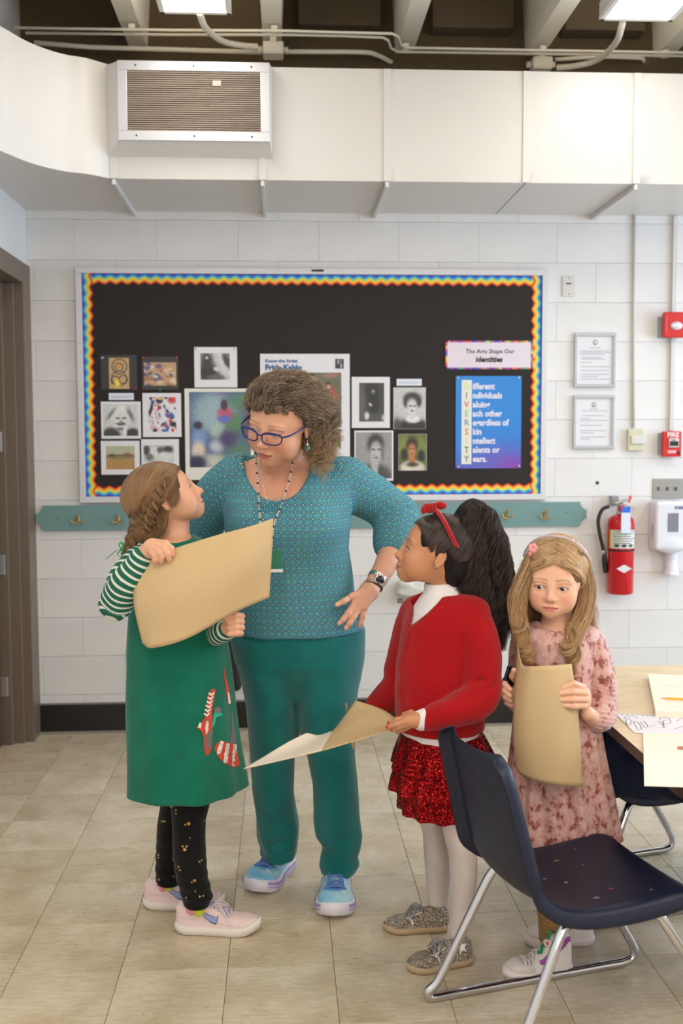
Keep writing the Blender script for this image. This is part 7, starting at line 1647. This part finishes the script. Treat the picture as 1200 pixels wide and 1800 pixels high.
# ================================================================== the girl in pink velvet
SP = (226, 176, 148); YK = 3.06
M_skin4 = skin_mat('skin_fair_pale', SP)
pk = empty('person', (P(980, 1500, YK).x, YK+DY, 0), 'girl with long blonde hair in a pink crushed velvet dress behind the chair', 'person')
hK = Head(P(975, 1021, 3.05), rot(-21, 5, 3), s=1.04, j=.80, open_=.62, gaze=(-.24, -.16), nose=.92, cheek=1.0, lips=1.12, w=.99, kid=1)
dk = [rowpx(1096, 945, 1015, 3.06, .050), rowpx(1106, 928, 1036, 3.06, .075), rowpx(1122, 918, 1046, 3.06, .090), rowpx(1160, 914, 1044, 3.06, .098), rowpx(1200, 912, 1040, 3.06, .100), rowpx(1235, 908, 1044, 3.06, .105), rowpx(1280, 904, 1052, 3.06, .12), rowpx(1340, 899, 1062, 3.06, .13), rowpx(1400, 893, 1074, 3.06, .14), rowpx(1466, 886, 1088, 3.06, .15)]
S = Shape(); hK.build(S)
S.chain([hK.p(0, .03, -.03), P(978, 1078, 3.07), P(978, 1105, 3.06)], [.044, .040, .046], .014); S.slices(dk[:4], .02, grow=-.008, round_=.02)
S.chain([P(1040, 1262, 2.955), P(1032, 1254, 2.925)], [.024, .021], .01); S.ell(P(1027, 1228, 2.915), (.018, .016, .034), k=.014)
kf = [[(1024, 1208, 2.905), (1008, 1202, 2.888), (988, 1209, 2.886)], [(1028, 1218, 2.900), (1006, 1216, 2.882), (981, 1219, 2.882)], [(1028, 1229, 2.900), (1006, 1229, 2.882), (982, 1230, 2.882)], [(1026, 1240, 2.903), (1006, 1241, 2.886), (987, 1239, 2.886)]]
for f_ in kf: finger(S, [P(*q_) for q_ in f_], [.0100, .0095, .0078], .0035)
S.chain([P(1030, 1220, 2.93), P(1012, 1210, 2.93), P(998, 1205, 2.925)], [.010, .009, .008], .005)
pf = [[(888, 1196, 3.00), (886, 1203, 2.975), (896, 1212, 2.965)], [(888, 1206, 3.00), (885, 1214, 2.975), (896, 1223, 2.965)], [(890, 1217, 3.00), (887, 1224, 2.975), (898, 1232, 2.967)], [(893, 1227, 3.00), (891, 1234, 2.98), (900, 1240, 2.97)]]
for f_ in pf: finger(S, [P(*q_) for q_ in f_], [.0098, .0095, .0082], .0035)
S.ell(P(900, 1217, 3.01), (.020, .016, .032), k=.012); S.chain([P(903, 1200, 3.0), P(900, 1188, 2.98), P(903, 1178, 2.965)], [.010, .0095, .008], .005)
hd = S.data(.0020)
S2 = Shape(); S2.slices(dk[3:], .02, grow=-.03)
kN = [P(1036, 1128, 3.06), P(1052, 1190, 3.05), P(1054, 1248, 3.03)]; kN2 = [P(1054, 1248, 3.03), P(1050, 1262, 2.98), P(1040, 1262, 2.95)]
kF = [P(924, 1128, 3.07), P(920, 1180, 3.12), P(918, 1232, 3.11)]; kF2 = [P(918, 1232, 3.11), P(908, 1225, 3.05), P(902, 1220, 3.02)]
for c_ in (kN, kF): S2.chain(c_, [.034, .031, .028], .01)
for c_ in (kN2, kF2): S2.chain(c_, [.028, .026, .022], .01)
ank = [(968, 1600, 1660, 3.00), (1020, 1560, 1622, 3.16)]
for x, y0, y1, Y in ank: S2.chain([P(x-(x-980)*.4, 1440, 3.05), P(x, y0, Y), P(x, y1, Y)], [.05, .034, .030], .01)
V, T, Q = merge([hd, S2.data(.008)]); body = poly_obj('body', V, T, Q, M_skin4, pk); V, C = paint(body, SP)
hK.colors(V, C, SP, (200, 110, 108), (150, 118, 92), (226, 146, 128), browy=.023, brow_w=.0030, liner=(96, 68, 56))
col_attr(body, C); hK.eyes(pk, (62, 62, 64))
# velvet dress
M_vel = Mat('pink_crushed_velvet', (206, 150, 144), .5, spec=.3); c = M_vel.coord()
n1 = M_vel.noise(M_vel.coord('Object', (1, 1, .75)), 42, 7, .66); mp = M_vel.ramp(n1, [(.38, (212, 172, 164)), (.535, (196, 148, 140)), (.575, (168, 106, 96)), (.615, (132, 70, 62))])
M_vel.base(mp); M_vel.b.inputs['Sheen Weight'].default_value = .5; M_vel.b.inputs['Sheen Roughness'].default_value = .35; M_vel.bump(n1, .5, .004); M_vel = M_vel.m
S = Shape(); S.slices(dk, .02, grow=.003, fold=lambda a, Z: 1+np.clip((.86-Z)*.16, 0, .060)*(np.sin(13*a+.6)*.7+np.sin(21*a)*.35))
S.ell(P(1026, 1116, 3.06), (.045, .05, .035), k=.025); S.ell(P(932, 1116, 3.06), (.04, .05, .035), k=.025); S.ell(P(978, 1092, 3.03), (.052, .07, .026), k=.004, mode='s')
V, T, Q = S.data(.0048); V = push(V, T, Q, wob(V, .0022, 34, 31)); poly_obj('dress', V, T, Q, M_vel, pk)
S = Shape(); S.chain([P(1034, 1126, 3.06), P(1051, 1185, 3.05), P(1054, 1235, 3.04)], [.044, .042, .041], .02, sm=9); S.chain([P(1054, 1235, 3.04), P(1055, 1255, 3.01), P(1048, 1264, 2.965)], [.041, .041, .031], .015, sm=8)
V, T, Q = S.data(.004); fz = np.clip(1-np.abs(V[:, 2]-P(1055, 1235, 3).z)*10, 0, 1); V = push(V, T, Q, wob(V, .0016, 40, 2)+fz*.0028*np.sin(V[:, 2]*520+V[:, 0]*160)); poly_obj('sleeve', V, T, Q, M_vel, pk)
S = Shape(); S.chain(kF, [.042, .040, .038], .02, sm=8); S.chain(kF2, [.038, .034, .027], .015, sm=8); S.obj('sleeve', .0045, M_vel, pk)
M_gleg = simple('gold_brown_leggings', (150, 116, 70), .35, .3)
S = Shape()
for x, y0, y1, Y in ank: S.chain([P(x-(x-980)*.4, 1450, 3.05), P(x, y0, Y), P(x, y1-14, Y)], [.055, .037, .034], .01)
V, T, Q = S.data(.0045); V = push(V, T, Q, .0016*np.sin(V[:, 2]*560+V[:, 0]*60)); poly_obj('leggings', V, T, Q, M_gleg, pk)
# high top sneakers
M_hi = simple('white_leather', (222, 212, 208), .5); M_suede = simple('grey_beige_suede', (204, 192, 180), .8); M_purp = simple('purple_swoosh', (146, 40, 146), .4); M_wsole = simple('white_rubber', (220, 210, 208), .5); M_glace = simple('green_lace', (12, 130, 80), .5); M_wlace = simple('white_lace', (226, 220, 218), .7)
for lab, a, b, nearer in (('nearer high top sneaker with purple swoosh', PZ(884, 1722, 0), PZ(1003, 1708, 0), 1), ('high top sneaker farther back', PZ(920, 1660, 0), PZ(1042, 1656, 0), 0)):
    e, up, q_ = shoe('high_top_sneaker', a, b, pk, M_hi, M_wsole, .082, .078, .030, .006, lab, 0, toebox=.038, high=.045)
    w_, tp, rk, he, ax, sd, L = q_
    strip_on('suede_mudguard', up, [(.60, .25), (.78, .25), (.93, .45), (.98, pi/2)], [.22, .22, .3, .3], M_suede, e, .002); strip_on('swoosh', up, [(.02, 1.0), (.18, .66), (.36, .42), (.50, .46), (.53, .80)], [.15, .16, .17, .15, .02], M_purp, e, .003)
    strip_on('collar', up, [(.10, .5), (.16, .95), (.2, pi/2)], [.12, .12, .1], M_suede, e, .002, 8)
    laces(e, up, .50, .72, 5, M_wlace, .0026, .5, bow=False, o=.006)
    if nearer:
        g_ = [up(.34, pi/2-.3, .012)+Vector((0, -.004, .02)), up(.37, pi/2-.2, .010), up(.41, pi/2-.5, .012), up(.45, pi/2-.15, .012), up(.49, pi/2-.5, .010), up(.52, pi/2-.2, .010)]
        tube('green_lace', g_, .0042, M_glace, e, 30, 8); lathe('lace_charm', [(.010, 0), (.011, .003), (.008, .004)], up(.40, pi/2-.5, .018), M_wsole, e, (-.5, -1, .2), 16); lathe('charm_centre', [(.0065, 0), (.006, .002)], up(.40, pi/2-.5, .018)+Vector((-.5, -1, .2)).normalized()*.0042, simple('charm_orange', (220, 90, 60), .5), e, (-.5, -1, .2), 4, False)
# phone
ph = empty('phone', P(893, 1185, 2.985), 'dark phone in the left hand of the girl in pink', 'phone'); Rp = Matrix.Rotation(.28, 3, 'Y') @ Matrix.Rotation(.35, 3, 'Z')
box('phone_case', P(894, 1196, 2.985), (.034, .010, .082), simple('phone_case_slate', (44, 52, 70), .4), ph, .003, Rp); box('phone_screen', P(894, 1196, 2.985)+Rp @ Vector((0, -.0055, 0)), (.030, .001, .077), simple('phone_glass', (10, 10, 14), .1), ph, 0, Rp)
# hair
M_hk = hair_mat('blonde_strands', (112, 80, 48), (226, 190, 144), .32, (208, 164, 108)); M_hkc = cap_mat('blonde_mass', (134, 100, 64))
S = Shape(); hK.E(S, (0, .026, .037), (.084, .100, .088), .02); hK.E(S, (0, -.018, .030), (.0755, .0715, .0740), .01); hK.E(S, (.0, .075, -.05), (.075, .045, .07), .03)
lk = [([hK.p(-.060, -.03, .075), P(928, 1000, 3.02), P(914, 1045, 3.01), P(912, 1080, 3.00), P(920, 1115, 2.98), P(925, 1150, 2.965)], [.018, .020, .026, .026, .022, .012]),
      ([hK.p(.055, -.02, .085), P(1020, 990, 3.03), P(1029, 1035, 3.03), P(1022, 1080, 3.01), P(1008, 1115, 2.975), P(1002, 1150, 2.955), P(1008, 1172, 2.95)], [.018, .022, .026, .028, .026, .018, .006]),
      ([hK.p(.05, .05, .07), P(1022, 1010, 3.09), P(1024, 1070, 3.10), P(1030, 1110, 3.12)], [.03, .035, .035, .02]), ([hK.p(-.05, .05, .07), P(930, 1030, 3.09), P(925, 1090, 3.10)], [.03, .034, .025])]
mass(lk, S, .015, .62)
S.ell(P(978, 1085, 3.12), (.075, .03, .08), k=.03)
hK.E(S, (-.003, -.096, -.035), (.074, .085, .100), .010, 's')
V, T, Q = S.data(.004); hc_ = poly_obj('hair', V, T, Q, M_hkc, pk); paths = []
for sx in (-1, 1):
    paths.append(scalp(hK, [(.05+sx*.03, -.89, .40), (.05+sx*.02, -.75, .66), (.05+sx*.02, -.5, .9), (.03, 0, 1), (0, .5, .85), (0, .9, .4)], [(sx*.98, -.58, -.18), (sx*1.0, -.50, -.20), (sx*1.05, -.30, -.15), (sx*1.0, .0, -.15), (sx*.9, .4, -.15), (sx*.6, .8, -.2)], 4600, rad=(.086, .103, .090), jit=.045, seed=sx+2, depth=.06, wave=.010, fr=7, bulge=.02))
for sx in (-1, 1):
    paths.append(scalp(hK, hairline(sx, .02), [(sx*.98, -.45, -.05), (sx*1.0, -.40, -.15), (sx*1.02, -.32, -.22), (sx*1.05, -.22, -.30), (sx*1.05, -.15, -.36)], 1800, rad=(.087, .104, .091), jit=.04, seed=sx+42, depth=.08, wave=.008, fr=7, bulge=.03, bumps=((0, -.018, .030, .0790, .0750, .0775),)))
R = np.random.RandomState(16)
for i, (pts, rad) in enumerate(lk):
    for k in range(16 if i < 2 else 8):
        a_ = R.uniform(0, 6.28); q_ = R.uniform(0, .8); off = [Vector((math.cos(a_), math.sin(a_), 0))*r_*q_ for r_ in rad]
        cut = R.uniform(.86, 1.0); pp = [p_+o_ for p_, o_ in zip(pts, off)]
        if i < 2: pp[-1] = pp[-1]+Vector((R.uniform(-.015, .02), R.uniform(-.01, .01), R.uniform(-.03, .03)))
        paths.append(lock(pp, [r_*.42 for r_ in rad], 150, 40, curl=.0035, freq=11, rnd=.25, clump=1, seed=i*50+k))
def curlpx(c, r, n, Y, seed, turns=1.6, ln=50, tail=(0, 0)):
    pts = []
    for k in range(12):
        t = k/11; a = -1.2+turns*6.28*t; pts.append(P(c[0]+r*math.cos(a)*(1-.25*t)+tail[0]*t, c[1]+r*.8*math.sin(a)*(1-.25*t)+ln*t*.5+tail[1]*t, Y-.012*math.sin(a)))
    return lock(pts, [.004, .008, .009, .008, .005], n, 50, rnd=.35, seed=seed)
paths += [curlpx((913, 1096), 8, 90, 2.97, 1, 1.1, 30), curlpx((1000, 1112), 16, 130, 2.945, 2, 1.0, 60, (4, 0)), curlpx((996, 1128), 12, 110, 2.94, 3, 1.2, 50, (8, 6)), curlpx((1006, 1140), 10, 100, 2.94, 4, .9, 50, (10, 10)), curlpx((922, 1132), 7, 80, 2.96, 5, 1.0, 36, (4, 0))]
for i in range(60):
    s = R.choice((-1, 1)); a = P(976+s*58+R.uniform(-3, 3), 1000+R.uniform(-20, 60), 3.05); paths.append(lock([a, a+Vector((.006*s, 0, -.05)), a+Vector((.014*s, 0, -.11)), a+Vector((.03*s, 0, -.16))], [.002, .006, .010, .012], 5, 24, curl=.003, freq=10, rnd=.5, seed=700+i))
hair_obj('hair_strands', paths, .00040, M_hk, hc_)
M_clear = Mat('clear_plastic', (236, 226, 230), .1); M_clear.b.inputs['Transmission Weight'].default_value = .6; M_clear = M_clear.m
hb = bpy.data.objects.new('headband', None); COL.objects.link(hb); hb.parent = pk; hb['label'] = 'clear plastic headband with pink flower clips'
ar = [hK.p(.094*math.sin(t_), -.050+.085*(abs(t_)/1.5)**1.5, .034+.101*math.cos(t_)) for t_ in np.linspace(-1.35, 1.35, 26)]
tube('band', ar, .0034, M_clear, hb, 0, 8)
M_pf = simple('pink_flower', (232, 150, 156), .5); S = Shape(); fcx = P(936, 963, 2.985)
for k in range(5): S.ell(fcx+Vector((.008*math.cos(k*1.257), -.002, .008*math.sin(k*1.257))), (.0062, .004, .0062), k=.002)
S.ell(fcx+Vector((-.006, .004, -.014)), (.006, .005, .009), k=.003); S.obj('flower_clip', .0016, M_pf, hb)
for t_ in (.52, .98): p_ = hK.p(.094*math.sin(t_), -.050+.085*(abs(t_)/1.5)**1.5-.004, .034+.103*math.cos(t_)); lathe('pearl_bead', [(.0008, -.004), (.0045, 0), (.0008, .004)], p_, simple('pale_pink_bead', (240, 216, 220), .3), hb, (1, 0, -.5), 10)
# her sheet
rt = [P(1004, 1167, 2.905), P(965, 1170, 2.870), P(935, 1171, 2.880), P(917, 1166, 2.93), P(909, 1124, 2.995)]
r2 = [P(1014, 1235, 2.905), P(972, 1238, 2.868), P(930, 1238, 2.878), P(906, 1233, 2.925), P(905, 1196, 2.975)]
r3 = [P(1020, 1310, 2.905), P(978, 1312, 2.868), P(930, 1310, 2.88), P(904, 1300, 2.925), P(904, 1270, 2.965)]
r4 = [P(1024, 1383, 2.905), P(982, 1381, 2.872), P(940, 1373, 2.885), P(911, 1357, 2.93), P(906, 1325, 2.97)]
o = surf('kraft_paper_sheet', [rt, r2, r3, r4], M_kraft, None, 30, 24); tag(o, 'kraft paper sheet hanging upright from the hand of the girl in pink', 'paper', 'kraft paper sheets held by the three girls')
